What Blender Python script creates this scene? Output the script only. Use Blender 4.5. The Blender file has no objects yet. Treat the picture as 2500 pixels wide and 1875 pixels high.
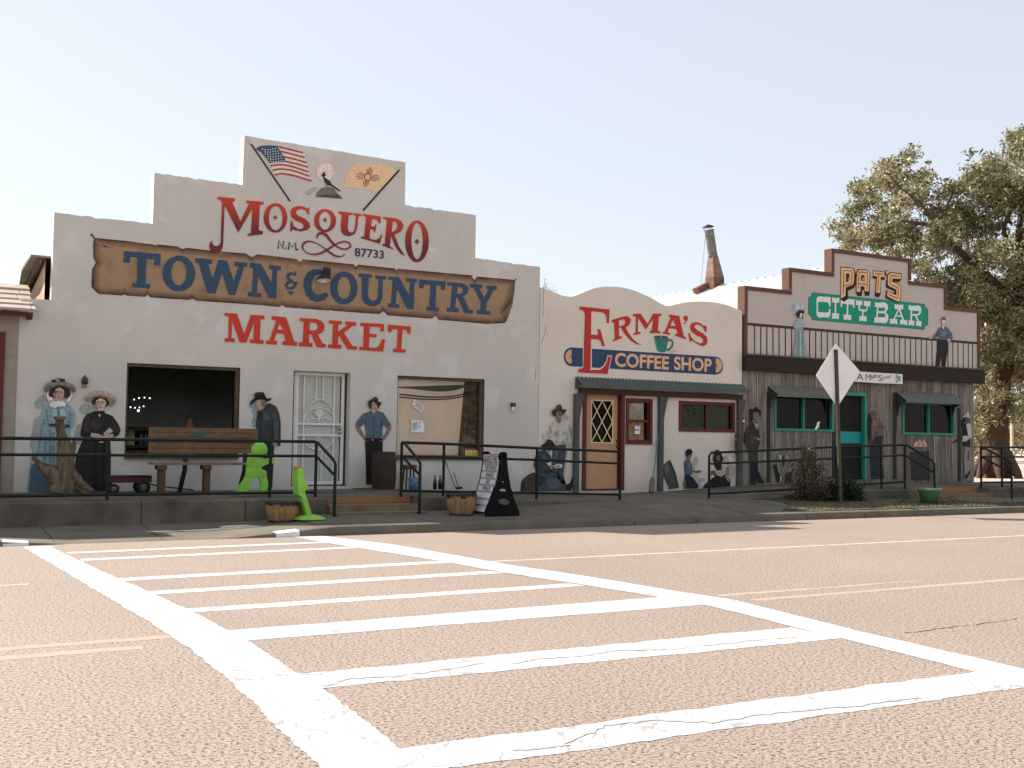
import bpy, bmesh, math, random
import numpy as np
from mathutils import Vector, Matrix
from mathutils.geometry import tessellate_polygon
random.seed(7); np.random.seed(7)
S = bpy.context.scene
COL = S.collection

# ---------------------------------------------------------------- camera
FPX, CX, CY = 2705.77, 1250.0, 937.5          # focal length and centre in photo pixels
YAW, PITCH, ROLL = math.radians(29.8708), math.radians(2.7782), math.radians(0.8267)
CAM = Vector((0, 0, 1.425))
_f = Vector((math.sin(YAW)*math.cos(PITCH), math.cos(YAW)*math.cos(PITCH), math.sin(PITCH)))
_r = Vector((math.cos(YAW), -math.sin(YAW), 0)); _u = _r.cross(_f)
AX_R = _r*math.cos(ROLL)+_u*math.sin(ROLL); AX_U = _u*math.cos(ROLL)-_r*math.sin(ROLL); AX_F = _f
cam = bpy.data.objects.new('camera', bpy.data.cameras.new('camera')); COL.objects.link(cam)
m = Matrix((AX_R, AX_U, -AX_F)).transposed().to_4x4(); m.translation = CAM; cam.matrix_world = m
cam.data.sensor_width = 36; cam.data.lens = 36*FPX/2500; cam.data.clip_end = 3000; cam.data.clip_start = .05
S.camera = cam
# ---------------------------------------------------------------- sky, sun, exposure
SUN_EL = math.radians(41.5); SUN_AZ = math.radians(36.5)      # azimuth from +Y towards -X
w = bpy.data.worlds.new('World'); S.world = w; w.use_nodes = True
nt = w.node_tree; nt.nodes.clear()
sky = nt.nodes.new('ShaderNodeTexSky'); sky.sky_type = 'NISHITA'; sky.sun_disc = False
sky.sun_elevation = SUN_EL; sky.sun_rotation = -SUN_AZ; sky.air_density = 1.0; sky.dust_density = .6; sky.ozone_density = 1.0
hs = nt.nodes.new('ShaderNodeHueSaturation'); hs.inputs['Saturation'].default_value = .55
wm = nt.nodes.new('ShaderNodeMix'); wm.data_type = 'RGBA'; wm.blend_type = 'MULTIPLY'; wm.inputs[0].default_value = 1
wm.inputs[7].default_value = (1.03, 1.0, .985, 1)
bg = nt.nodes.new('ShaderNodeBackground'); bg.inputs['Strength'].default_value = .105
wo = nt.nodes.new('ShaderNodeOutputWorld')
nt.links.new(sky.outputs[0], hs.inputs['Color']); nt.links.new(hs.outputs[0], wm.inputs[6])
sm_ = nt.nodes.new('ShaderNodeMix'); sm_.data_type = 'RGBA'; sm_.inputs[0].default_value = .62; sm_.inputs[7].default_value = (4.0, 4.32, 4.72, 1)
nt.links.new(wm.outputs[2], sm_.inputs[6]); nt.links.new(sm_.outputs[2], bg.inputs[0]); nt.links.new(bg.outputs[0], wo.inputs[0])
sd = Vector((-math.sin(SUN_AZ)*math.cos(SUN_EL), math.cos(SUN_AZ)*math.cos(SUN_EL), math.sin(SUN_EL)))
sl = bpy.data.lights.new('sun', 'SUN'); sl.energy = 5.0; sl.angle = math.radians(.53); sl.color = (1, .93, .84)
so = bpy.data.objects.new('sun', sl); COL.objects.link(so); so.rotation_euler = sd.to_track_quat('Z', 'Y').to_euler()
S.view_settings.view_transform = 'Standard'; S.view_settings.look = 'None'
S.view_settings.gamma = 1; S.view_settings.use_curve_mapping = False; S.view_settings.exposure = .92
S.cycles.max_bounces = 8; S.cycles.transparent_max_bounces = 12

# ---------------------------------------------------------------- photo pixel -> point on a real plane
D = 19.6                                       # distance of the shop fronts
REG = dict(P=(0,0,1),A=(0,300,640/2212),B=(500,310,640/2212),C=(900,560,480/2212),D=(0,850,480/1659),E=(400,850,480/1659),F=(840,880,480/1770),
 G=(1300,520,560/2212),H=(1280,900,560/2212),I=(1780,580,640/2212),J=(1780,880,640/2212),K=(2000,280,500/1659),L=(2200,780,300/957),
 M=(0,1200,1250/2212),N=(1250,1200,1250/2212),MK=(520,740,520/2212),TN=(210,560,560/2212),CN=(680,620,590/2212),PT=(2030,640,200/2212),
 CB=(1970,710,300/2212),EC=(1400,730,380/2212),W1=(60,900,250/1257),O1=(580,930,160/948),B1=(840,940,160/948),C1=(1260,970,180/1194),
 K1=(1620,1070,220/2212),S1=(1800,970,160/1062),PL=(2090,970,100/754),CW=(2320,980,180/1194),AF=(1150,1080,140/1161),MB=(970,1050,220/1659),
 RW=(960,900,300/2164),UL=(1900,720,100/976),UM=(2260,760,140/1452),BN=(2080,890,150/2212),LW=(300,880,320/1609),LL=(0,600,160/415))
def ray(r, x, y):
    a = REG[r]; px = a[0]+x*a[2]; py = a[1]+y*a[2]
    return AX_F + AX_R*((px-CX)/FPX) - AX_U*((py-CY)/FPX)
def at(r, x, y, Y=D):
    v = ray(r, x, y); return CAM + v*(Y/v.y)
def atz(r, x, y, z):
    v = ray(r, x, y); return CAM + v*((z-CAM.z)/v.z)
def atx(r, x, y, X):
    v = ray(r, x, y); return CAM + v*(X/v.x)
def ats(r, pts, Y=D): return [at(r, x, y, Y) for x, y in pts]

# ---------------------------------------------------------------- materials
def lin(c): return tuple((v/255/12.92 if v/255 <= .04045 else ((v/255+.055)/1.055)**2.4) for v in c)
_mc = {}
def mat(name, col, rough=.8, var=.1, scale=6, bump=0, bscale=80, metal=0, spec=.3, emit=None, detail=6):
    if name in _mc: return _mc[name]
    M_ = bpy.data.materials.new(name); M_.use_nodes = True; n = M_.node_tree; b = n.nodes['Principled BSDF']; _mc[name] = M_
    b.inputs['Roughness'].default_value = rough; b.inputs['Metallic'].default_value = metal; b.inputs['Specular IOR Level'].default_value = spec
    tc = n.nodes.new('ShaderNodeTexCoord'); no = n.nodes.new('ShaderNodeTexNoise'); no.inputs['Scale'].default_value = scale; no.inputs['Detail'].default_value = detail; no.inputs['Roughness'].default_value = .65
    n.links.new(tc.outputs['Object'], no.inputs['Vector'])
    mr = n.nodes.new('ShaderNodeMapRange'); mr.inputs[1].default_value = .25; mr.inputs[2].default_value = .75; mr.inputs[3].default_value = 1-var; mr.inputs[4].default_value = 1+var
    n.links.new(no.outputs['Fac'], mr.inputs[0])
    vm = n.nodes.new('ShaderNodeVectorMath'); vm.operation = 'SCALE'; vm.inputs[0].default_value = col[:3]
    n.links.new(mr.outputs[0], vm.inputs['Scale']); n.links.new(vm.outputs[0], b.inputs['Base Color'])
    if bump:
        n2 = n.nodes.new('ShaderNodeTexNoise'); n2.inputs['Scale'].default_value = bscale; n2.inputs['Detail'].default_value = 4
        n.links.new(tc.outputs['Object'], n2.inputs['Vector'])
        bp = n.nodes.new('ShaderNodeBump'); bp.inputs['Strength'].default_value = bump; bp.inputs['Distance'].default_value = .01
        n.links.new(n2.outputs['Fac'], bp.inputs['Height']); n.links.new(bp.outputs[0], b.inputs['Normal'])
    if emit: b.inputs['Emission Color'].default_value = (*emit[:3], 1); b.inputs['Emission Strength'].default_value = emit[3]
    return M_
FS = .86
def pc(*c):                                    # paint as it reads on the shaded shop front -> its own colour
    return tuple(min(.9, v/FS) for v in lin(c))
def paint(c, var=.12, scale=9):
    q = pc(*c); g = sum(q)/3
    return mat('paint_%02x%02x%02x' % tuple(int(v) for v in c), tuple((v*.84+g*.16)*k for v, k in zip(q, (.97, .94, .91))), .85, var, scale, .15, 60)
def nodes_of(name):
    M_ = bpy.data.materials.new(name); M_.use_nodes = True; n = M_.node_tree
    return M_, n, n.nodes['Principled BSDF']
def N(n, t, **k):
    x = n.nodes.new('ShaderNode'+t)
    for a, v in k.items(): setattr(x, a, v)
    return x
def math_(n, op, a, b=None, c=None):
    x = N(n, 'Math', operation=op)
    for i, v in enumerate((a, b, c)):
        if v is None: continue
        if isinstance(v, (int, float)): x.inputs[i].default_value = v
        else: n.links.new(v, x.inputs[i])
    return x.outputs[0]
def noise(n, vec, scale, detail=5, rough=.6):
    x = N(n, 'TexNoise'); x.inputs['Scale'].default_value = scale; x.inputs['Detail'].default_value = detail; x.inputs['Roughness'].default_value = rough
    n.links.new(vec, x.inputs['Vector']); return x.outputs['Fac']
def mixc(n, f, a, b):
    x = N(n, 'Mix', data_type='RGBA')
    for i, v in ((0, f), (6, a), (7, b)):
        if isinstance(v, (int, float)): x.inputs[i].default_value = v
        elif isinstance(v, tuple): x.inputs[i].default_value = (*v[:3], 1)
        else: n.links.new(v, x.inputs[i])
    return x.outputs[2]
def ramp(n, f, lo, hi):
    x = N(n, 'MapRange'); x.inputs[1].default_value = lo; x.inputs[2].default_value = hi; n.links.new(f, x.inputs[0]); return x.outputs[0]
def bump(n, b, h, s, d=.01):
    x = N(n, 'Bump'); x.inputs['Strength'].default_value = s; x.inputs['Distance'].default_value = d
    n.links.new(h, x.inputs['Height']); n.links.new(x.outputs[0], b.inputs['Normal'])
def pos(n): return N(n, 'NewGeometry').outputs['Position']
def sepxyz(n, v):
    s = N(n, 'SeparateXYZ'); n.links.new(v, s.inputs[0]); return s.outputs
def scalev(n, v, s):
    x = N(n, 'VectorMath', operation='MULTIPLY'); x.inputs[1].default_value = s; n.links.new(v, x.inputs[0]); return x.outputs[0]

def stucco(name, c, patch, amt=.5):
    M_, n, b = nodes_of(name); p = pos(n)
    base = mixc(n, ramp(n, noise(n, p, .8, 6), .3, .7), tuple(v*.93 for v in pc(*c)), tuple(min(.9, v*1.05) for v in pc(*c)))
    pt = math_(n, 'MULTIPLY', ramp(n, noise(n, p, 1.7, 4, .5), .58, .66), amt)
    c2 = mixc(n, pt, base, pc(*patch))
    gr = ramp(n, noise(n, p, 95, 3, .7), .2, .8)
    c3 = N(n, 'Mix', data_type='RGBA', blend_type='MULTIPLY'); c3.inputs[0].default_value = .26
    n.links.new(c2, c3.inputs[6]); n.links.new(gr, c3.inputs[7])
    st = ramp(n, noise(n, scalev(n, p, (6, 6, .5)), 1.0, 5), .62, .8)
    c4 = mixc(n, math_(n, 'MULTIPLY', st, .24), c3.outputs[2], tuple(v*.6 for v in pc(*c)))
    n.links.new(c4, b.inputs['Base Color']); b.inputs['Roughness'].default_value = .9; b.inputs['Specular IOR Level'].default_value = .2
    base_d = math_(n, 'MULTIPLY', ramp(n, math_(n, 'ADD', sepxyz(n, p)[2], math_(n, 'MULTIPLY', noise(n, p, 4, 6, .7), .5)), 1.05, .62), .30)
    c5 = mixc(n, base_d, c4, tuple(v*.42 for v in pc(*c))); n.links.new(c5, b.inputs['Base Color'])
    bump(n, b, noise(n, p, 38, 6, .75), .6, .014); return M_
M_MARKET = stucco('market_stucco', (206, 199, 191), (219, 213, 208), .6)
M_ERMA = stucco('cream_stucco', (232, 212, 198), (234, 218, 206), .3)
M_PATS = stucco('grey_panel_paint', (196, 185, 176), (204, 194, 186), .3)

def wood_planks(name, dark, light, width, axis='x'):
    M_, n, b = nodes_of(name); p = pos(n); s = sepxyz(n, p)
    u = math_(n, 'DIVIDE', s[0 if axis == 'x' else 2], width); fl = math_(n, 'FLOOR', u); fr = math_(n, 'FRACT', u)
    wn = N(n, 'TexWhiteNoise', noise_dimensions='1D'); n.links.new(fl, wn.inputs['W'])
    off = N(n, 'CombineXYZ'); n.links.new(math_(n, 'MULTIPLY', wn.outputs[0], 40), off.inputs[2])
    ad = N(n, 'VectorMath', operation='ADD'); n.links.new(p, ad.inputs[0]); n.links.new(off.outputs[0], ad.inputs[1])
    sc = (22, 22, 1.3) if axis == 'x' else (1.3, 22, 22)
    st = noise(n, scalev(n, ad.outputs[0], sc), 1, 7, .7)
    c = mixc(n, ramp(n, st, .3, .72), dark, light)
    tone = math_(n, 'ADD', math_(n, 'MULTIPLY', wn.outputs[0], .55), .7)
    vm = N(n, 'VectorMath', operation='SCALE'); n.links.new(c, vm.inputs[0]); n.links.new(tone, vm.inputs['Scale'])
    gap = math_(n, 'ADD', math_(n, 'LESS_THAN', fr, .035), math_(n, 'GREATER_THAN', fr, .965))
    hi = math_(n, 'MULTIPLY', math_(n, 'MULTIPLY', math_(n, 'LESS_THAN', math_(n, 'ABSOLUTE', math_(n, 'SUBTRACT', fr, .08)), .03), ramp(n, noise(n, scalev(n, ad.outputs[0], (1, 1, .6)), 1.2, 3), .52, .6)), .8)
    c2 = mixc(n, hi, vm.outputs[0], tuple(min(.9, v*2.0) for v in light))
    c3 = mixc(n, math_(n, 'MULTIPLY', gap, .85), c2, tuple(v*.25 for v in dark))
    kn = N(n, 'TexVoronoi'); kn.inputs['Scale'].default_value = 2.2; n.links.new(scalev(n, ad.outputs[0], (2.2, 1, 1)), kn.inputs['Vector'])
    c4 = mixc(n, math_(n, 'MULTIPLY', math_(n, 'LESS_THAN', kn.outputs['Distance'], .09), .7), c3, tuple(v*.35 for v in dark))
    n.links.new(c4, b.inputs['Base Color']); b.inputs['Roughness'].default_value = .9
    bump(n, b, math_(n, 'SUBTRACT', st, gap), .4, .006); return M_
M_PLANK = wood_planks('weathered_planks', pc(60, 55, 49), pc(150, 139, 126), .235)

def road_mat(name, c1, c2, c3):
    M_, n, b = nodes_of(name); p = pos(n)
    g = noise(n, p, 46, 4, .8); g2 = noise(n, p, 19, 4, .7); big = noise(n, p, .35, 5, .6)
    c = mixc(n, ramp(n, g, .405, .50), c1, c2)
    c = mixc(n, ramp(n, g, .56, .68), c, c3)
    c = mixc(n, math_(n, 'MULTIPLY', ramp(n, g2, .34, .2), .5), c, c1)
    tone = math_(n, 'ADD', math_(n, 'MULTIPLY', ramp(n, big, .3, .7), .14), .93)
    vm = N(n, 'VectorMath', operation='SCALE'); n.links.new(c, vm.inputs[0]); n.links.new(tone, vm.inputs['Scale'])
    n.links.new(vm.outputs[0], b.inputs['Base Color']); b.inputs['Roughness'].default_value = .62; b.inputs['Specular IOR Level'].default_value = .4
    bump(n, b, g, .8, .014); return M_
M_ROAD = road_mat('chip_seal', (.055, .040, .031), (.37, .288, .236), (.54, .435, .365))
def worn_paint(name, col, under, thr=.635):
    M_, n, b = nodes_of(name); p = pos(n)
    a = noise(n, p, 9, 8, .75); cr = N(n, 'TexVoronoi', feature='DISTANCE_TO_EDGE'); cr.inputs['Scale'].default_value = 1.1
    dv = N(n, 'VectorMath', operation='ADD'); nn = N(n, 'TexNoise'); nn.inputs['Scale'].default_value = 3; n.links.new(p, nn.inputs['Vector'])
    n.links.new(p, dv.inputs[0]); n.links.new(nn.outputs['Color'], dv.inputs[1]); n.links.new(dv.outputs[0], cr.inputs['Vector'])
    f = math_(n, 'MAXIMUM', math_(n, 'MULTIPLY', ramp(n, a, thr-.03, thr+.06), .6), math_(n, 'MULTIPLY', math_(n, 'LESS_THAN', cr.outputs['Distance'], .012), .45))
    n.links.new(mixc(n, f, col, under), b.inputs['Base Color']); b.inputs['Roughness'].default_value = .75
    bump(n, b, noise(n, p, 46, 5, .8), .9, .016); return M_
M_WHITE = worn_paint('road_paint_white', (.60, .585, .57), (.11, .095, .085))
M_EDGE = worn_paint('edge_line_worn', (.56, .51, .47), (.31, .25, .21), .5)
M_YEL = worn_paint('yellow_line_worn', (.50, .352, .27), (.41, .315, .258), .47)
def concrete(name, c, c2, scale=1.2, bs=.25):
    M_, n, b = nodes_of(name); p = pos(n)
    k = mixc(n, ramp(n, noise(n, p, scale, 7, .65), .32, .68), c, c2)
    k = mixc(n, math_(n, 'MULTIPLY', ramp(n, noise(n, p, 3.1, 6, .7), .6, .75), .5), k, tuple(v*.55 for v in c))
    k = mixc(n, math_(n, 'MULTIPLY', ramp(n, noise(n, p, 70, 2), .3, .7), .12), k, tuple(v*.5 for v in c))
    n.links.new(k, b.inputs['Base Color']); b.inputs['Roughness'].default_value = .92; b.inputs['Specular IOR Level'].default_value = .2
    bump(n, b, noise(n, p, 40, 5, .7), bs, .01); return M_
M_SIDE = concrete('sidewalk_concrete', (.12, .105, .083), (.18, .158, .127))
M_KERB = concrete('kerb_concrete', (.12, .10, .076), (.185, .155, .122), 2)
M_WALK = concrete('old_walkway_concrete', (.068, .056, .042), (.21, .177, .138), 1.0)
M_STEP = concrete('worn_orange_paint', (.36, .17, .075), (.27, .16, .09), 3)
M_DIRT = concrete('dry_dirt', (.40, .31, .24), (.50, .40, .32), .5)
def grassy():
    M_, n, b = nodes_of('dry_grass'); p = pos(n)
    k = mixc(n, ramp(n, noise(n, p, 5, 6, .7), .35, .65), (.055, .060, .025), (.16, .13, .07))
    n.links.new(k, b.inputs['Base Color']); b.inputs['Roughness'].default_value = .95; bump(n, b, noise(n, p, 50, 5), .8, .03); return M_
M_GRASS = grassy()
def glass(name, tint=(1, 1, 1), ior=1.35, rough=.02):
    M_, n, b = nodes_of(name); n.nodes.remove(b); out = n.nodes['Material Output']
    t = N(n, 'BsdfTransparent'); t.inputs[0].default_value = (*tint, 1); g = N(n, 'BsdfGlossy'); g.inputs['Roughness'].default_value = rough
    fr = N(n, 'Fresnel'); fr.inputs[0].default_value = ior; mx = N(n, 'MixShader')
    n.links.new(fr.outputs[0], mx.inputs[0]); n.links.new(t.outputs[0], mx.inputs[1]); n.links.new(g.outputs[0], mx.inputs[2]); n.links.new(mx.outputs[0], out.inputs[0]); return M_
M_GLASS = glass('window_glass', (1, 1, 1), 1.45)
M_GLASSD = glass('dark_window_glass', (.8, .84, .8), 1.45, .09)
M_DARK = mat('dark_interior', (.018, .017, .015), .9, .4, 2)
M_RAIL = mat('green_black_pipe', (.007, .014, .012), .6, .2, 8, spec=.25)
M_BARK = mat('bark', (.12, .085, .058), .95, .45, 9, .9, 30)

# ---------------------------------------------------------------- mesh builder
class MB:
    def __init__(s): s.v = []; s.f = []; s.mi = []; s.sm = []
    def add(s, vs, fs, mi=0, smooth=False):
        o = len(s.v); s.v += [Vector(v) for v in vs]
        for f in fs: s.f.append([i+o for i in f]); s.mi.append(mi); s.sm.append(smooth)
        return s
    def box(s, x0, x1, y0, y1, z0, z1, mi=0):
        vs = [(x, y, z) for z in (z0, z1) for y in (y0, y1) for x in (x0, x1)]
        return s.add(vs, [(0,2,3,1),(4,5,7,6),(0,1,5,4),(2,6,7,3),(0,4,6,2),(1,3,7,5)], mi)
    def bar(s, p, q, w, h, mi=0, up=(0, 0, 1)):          # square bar p->q, w across, h along 'up'
        p, q = Vector(p), Vector(q); d = (q-p).normalized(); up = Vector(up)
        if abs(d.dot(up)) > .98: up = Vector((0, 1, 0))
        a = d.cross(up).normalized(); c = a.cross(d).normalized()
        vs = [o+a*i*w/2+c*j*h/2 for o in (p, q) for i, j in ((-1,-1),(1,-1),(1,1),(-1,1))]
        return s.add(vs, [(3,2,1,0),(4,5,6,7),(0,1,5,4),(1,2,6,5),(2,3,7,6),(3,0,4,7)], mi)
    def tube(s, pts, r, n=8, mi=0, smooth=True, cap=True):
        pts = [Vector(p) for p in pts]; k = len(pts); r = r if isinstance(r, (list, tuple)) else [r]*k
        vs = []; ref = None
        for i, p in enumerate(pts):
            d = (pts[min(i+1, k-1)]-pts[max(i-1, 0)]).normalized()
            if ref is None: ref = d.orthogonal().normalized()
            a = (ref-d*ref.dot(d)).normalized(); ref = a; b = d.cross(a)
            vs += [p+(a*math.cos(t)+b*math.sin(t))*r[i] for t in (2*math.pi*j/n for j in range(n))]
        fs = [(i*n+j, i*n+(j+1) % n, (i+1)*n+(j+1) % n, (i+1)*n+j) for i in range(k-1) for j in range(n)]
        s.add(vs, fs, mi, smooth)
        if cap: s.add(vs[:n], [tuple(range(n))[::-1]], mi); s.add(vs[-n:], [tuple(range(n))], mi)
        return s
    def lathe(s, prof, c, n=24, mi=0, smooth=True, axis=None):
        c = Vector(c); ax = Vector(axis).normalized() if axis else Vector((0, 0, 1)); a = ax.orthogonal().normalized(); b = ax.cross(a)
        vs = [c+(a*math.cos(t)+b*math.sin(t))*r+ax*z for r, z in prof for t in (2*math.pi*j/n for j in range(n))]
        k = len(prof); fs = [(i*n+j, i*n+(j+1) % n, (i+1)*n+(j+1) % n, (i+1)*n+j) for i in range(k-1) for j in range(n)]
        return s.add(vs, fs, mi, smooth)
    def poly(s, outer, holes=(), mi=0, face=(0, -1, 0)):
        loops = [[Vector(p) for p in outer]]+[[Vector(p) for p in h] for h in holes]
        al = [p for l in loops for p in l]; tr = tessellate_polygon(loops); fs = []
        fv = Vector(face)
        for t in tr:
            nrm = (al[t[1]]-al[t[0]]).cross(al[t[2]]-al[t[0]])
            fs.append(tuple(t) if nrm.dot(fv) > 0 else tuple(t)[::-1])
        return s.add(al, fs, mi)
    def prism(s, outer, depth, holes=(), mi=0, side=None, d=(0, 1, 0)):   # outer: points of the front face; extruded along d
        side = mi if side is None else side; d = Vector(d)*depth
        outer = [Vector(p) for p in outer]; holes = [[Vector(p) for p in h] for h in holes]
        s.poly(outer, holes, mi, -d); s.poly([p+d for p in outer], [[p+d for p in h] for h in holes], mi, d)
        for li, l in enumerate([outer]+holes):
            n = len(l); area = sum((l[i].cross(l[(i+1) % n]) for i in range(n)), Vector()).dot(-d)
            ccw = (area > 0) != (li > 0)
            vs = l+[p+d for p in l]
            for i in range(n):
                j = (i+1) % n; q = (i, i+n, j+n, j)
                s.add([vs[k] for k in q], [(0, 1, 2, 3) if ccw else (3, 2, 1, 0)], side)
        return s
    def ribbon(s, pts, wd, mi=0):                     # flat painted stroke in the X-Z plane
        pts = [Vector(p) for p in pts]; k = len(pts); wd = wd if isinstance(wd, (list, tuple)) else [wd]*k; vs = []
        for i, p in enumerate(pts):
            d = pts[min(i+1, k-1)]-pts[max(i-1, 0)]; d.y = 0; d.normalize(); nrm = Vector((-d.z, 0, d.x))
            vs += [p+nrm*wd[i]/2, p-nrm*wd[i]/2]
        fs = [(2*i, 2*i+1, 2*i+3, 2*i+2) for i in range(k-1)]
        return s.add(vs, [f[::-1] if True else f for f in fs], mi)
    def build(s, name, mats, parent=None, smooth=None, origin=None):
        mats = mats if isinstance(mats, (list, tuple)) else [mats]
        if parent is not None: o0 = wl(parent)
        elif origin is not None: o0 = Vector(origin)
        else:
            xs = [v.x for v in s.v]; ys = [v.y for v in s.v]; zs = [v.z for v in s.v]
            o0 = Vector(((min(xs)+max(xs))/2, (min(ys)+max(ys))/2, min(zs)))
        me = bpy.data.meshes.new(name); me.from_pydata([v-o0 for v in s.v], [], s.f)
        for m_ in mats: me.materials.append(m_)
        me.polygons.foreach_set('material_index', s.mi); me.polygons.foreach_set('use_smooth', s.sm if smooth is None else [smooth]*len(s.f))
        me.update(); o = bpy.data.objects.new(name, me); COL.objects.link(o)
        if parent is not None: o.parent = parent
        else: o.location = o0
        return o
def wl(o):
    v = Vector()
    while o: v += o.location; o = o.parent
    return v
def tag(o, label=None, cat=None, group=None, kind=None):
    if label: o['label'] = label
    if cat: o['category'] = cat
    if group: o['group'] = group
    if kind: o['kind'] = kind
    return o
def thing(name, label, cat, loc, group=None):
    o = bpy.data.objects.new(name, None); COL.objects.link(o); o.location = loc; o.empty_display_size = .2
    return tag(o, label, cat, group)
def dup(root, loc, label=None):
    r = root.copy(); COL.objects.link(r); r.location = loc
    if label: r['label'] = label
    for ch in root.children:
        c = ch.copy(); COL.objects.link(c); c.parent = r
        for g in ch.children: d = g.copy(); COL.objects.link(d); d.parent = c
    return r
def ell(r, cx, cy, rx, ry, Y=D, n=36, t0=0, t1=360, rot=0):
    out = []; cr, sr = math.cos(math.radians(rot)), math.sin(math.radians(rot)); full = abs(t1-t0) >= 360
    for i in range(n if full else n+1):
        t = math.radians(t0+(t1-t0)*i/n); a, b = rx*math.cos(t), ry*math.sin(t); out.append(at(r, cx+a*cr-b*sr, cy+a*sr+b*cr, Y))
    return out
def px(r, X=None):                              # metres per region pixel at the shop front near a region
    a = at(r, 0, 0); b = at(r, 0, 100); return (b-a).length/100
_tx = {}
def text_mesh(txt, bold=0.0, res=4, shear=0):
    k = (txt, bold, shear)
    if k not in _tx:
        c = bpy.data.curves.new('t', 'FONT'); c.body = txt; c.offset = bold; c.resolution_u = res; c.shear = shear
        o = bpy.data.objects.new('t', c); COL.objects.link(o)
        dg = bpy.context.evaluated_depsgraph_get(); me = bpy.data.meshes.new_from_object(o.evaluated_get(dg))
        vs = np.array([v.co[:2] for v in me.vertices]); fs = [tuple(p.vertices) for p in me.polygons]
        bpy.data.objects.remove(o); bpy.data.curves.remove(c); bpy.data.meshes.remove(me)
        mn, mx = vs.min(0), vs.max(0); _tx[k] = ((vs-mn)/(mx-mn), fs)
    return _tx[k]
def text_on(mb, txt, quad, mi=0, bold=.0, flip=False):    # quad: TL,TR,BR,BL points in space
    uv, fs = text_mesh(txt, bold); tl, tr, br, bl = [Vector(q) for q in quad]
    vs = [(bl*(1-u)+br*u)*(1-v)+(tl*(1-u)+tr*u)*v for u, v in uv]
    nn = (br-bl).cross(tl-bl)
    out = []
    for f in fs:
        g = (vs[f[1]]-vs[f[0]]).cross(vs[f[2]]-vs[f[0]]); out.append(f if g.dot(nn) > 0 else f[::-1])
    mb.add(vs, out, mi)
def fig(name, parent, r, parts, Y=D, base=.006, label=None, step=.0025):   # painted picture, colour after colour
    mb = MB(); mats = []; idx = {}
    for i, (c, pts) in enumerate(parts):
        if c not in idx:
            idx[c] = len(mats); q = pc(*c); g = sum(q)/3
            mats.append(mat('mural_%02x%02x%02x' % c, tuple((v*.8+g*.2)*k for v, k in zip(q, (.97, .94, .91))), .9, .30, 15, .3, 45, detail=8))
        mb.poly(ats(r, pts, Y-base-step*i), (), idx[c])
    o = mb.build(name, mats, parent)
    if label: o['label'] = label
    return o

# ================================================================ THE SETTING
YK = 15.0                                          # kerb face
def sm(a, b, x): t = max(0, min(1, (x-a)/(b-a))); return t*t*(3-2*t)
def hk(x):                                         # kerb height, dropped at the crossing
    if x < 2.25: return .085*(1-max(0, min(1, (x-1.15)/1.05)))
    return .13*max(0, min(1, (x-4.15)/1.6))
def walk_z(x): return .425-.145*sm(7.9, 12.0, x)+.14*sm(14.2, 18.6, x)
def back_z(x): return .075+.1*sm(4.8, 6.8, x)+.105*sm(8.5, 12.0, x)-.09*sm(14.2, 17.5, x)
def side_z(x, y):
    if y <= YK+.16: return hk(x)
    t = (y-YK-.16)/(16.9-YK-.16)
    if t <= 1: return hk(x)*(1-t)+back_z(x)*t
    w_ = back_z(x); return w_+(walk_z(x)-.006-w_)*min(1, (y-16.9)/2.7)
def grid(name, xs, ys, zf, m_, kind='structure', skirt=None):
    mb = MB(); nx, ny = len(xs), len(ys)
    mb.add([(x, y, zf(x, y)) for y in ys for x in xs], [(j*nx+i, j*nx+i+1, (j+1)*nx+i+1, (j+1)*nx+i) for j in range(ny-1) for i in range(nx-1)], 0, True)
    return tag(mb.build(name, m_, None, origin=(0, 0, 0)), kind=kind)
def fr(a, b, s): n = max(1, int(round((b-a)/s))); return [a+(b-a)*i/n for i in range(n+1)]
# ground far and wide, road, sidewalk, kerb
g = MB(); g.add([(-700, -400, -.25), (900, -400, -.25), (900, 1200, -.25), (-700, 1200, -.25)], [(0, 1, 2, 3)]); tag(g.build('ground', M_DIRT, origin=(0, 0, 0)), kind='structure')
g = MB(); g.add([(-150, -14, 0), (250, -14, 0), (250, YK+.02, 0), (-150, YK+.02, 0)], [(0, 1, 2, 3)]); tag(g.build('road', M_ROAD, origin=(0, 0, 0)), kind='structure')
g = MB(); g.add([(-60, -40, .02), (120, -40, .02), (120, -14, .02), (-60, -14, .02)], [(0, 1, 2, 3)]); tag(g.build('far_verge', M_DIRT, origin=(0, 0, 0)), kind='structure')
grid('sidewalk', fr(-14, 22, .25)+fr(22.5, 60, 3), fr(YK+.16, 19.75, .2), side_z, M_SIDE)
# dirt lot beyond the last building
def lot_z(x, y): return .20+.05*math.sin(x*.4)*math.cos(y*.3)-.0*y
grid('dirt_lot', fr(25.4, 120, 2.5), fr(19.6, 140, 3), lot_z, M_DIRT)
grid('yard', [-40, 25.5], [19.7, 80], lambda x, y: .05, M_DIRT)
kb = MB(); xs = fr(-14, 46, .2)
vs = []
for x in xs:
    h = hk(x); j = .006*math.sin(x*3.1)+.004*math.sin(x*7.7)
    prof = [(YK+j, -.02), (YK+j+.012, h*.8), (YK+j+.045, h-.003), (YK+.165, h+.004 if h > .02 else h+.002)]
    vs += [(x, a, b) for a, b in prof]
kb.add(vs, [(i*4+k, (i+1)*4+k, (i+1)*4+k+1, i*4+k+1) for i in range(len(xs)-1) for k in range(3)], 0, True)
kb = tag(kb.build('kerb', M_KERB, origin=(0, 0, 0)), kind='structure')
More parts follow.
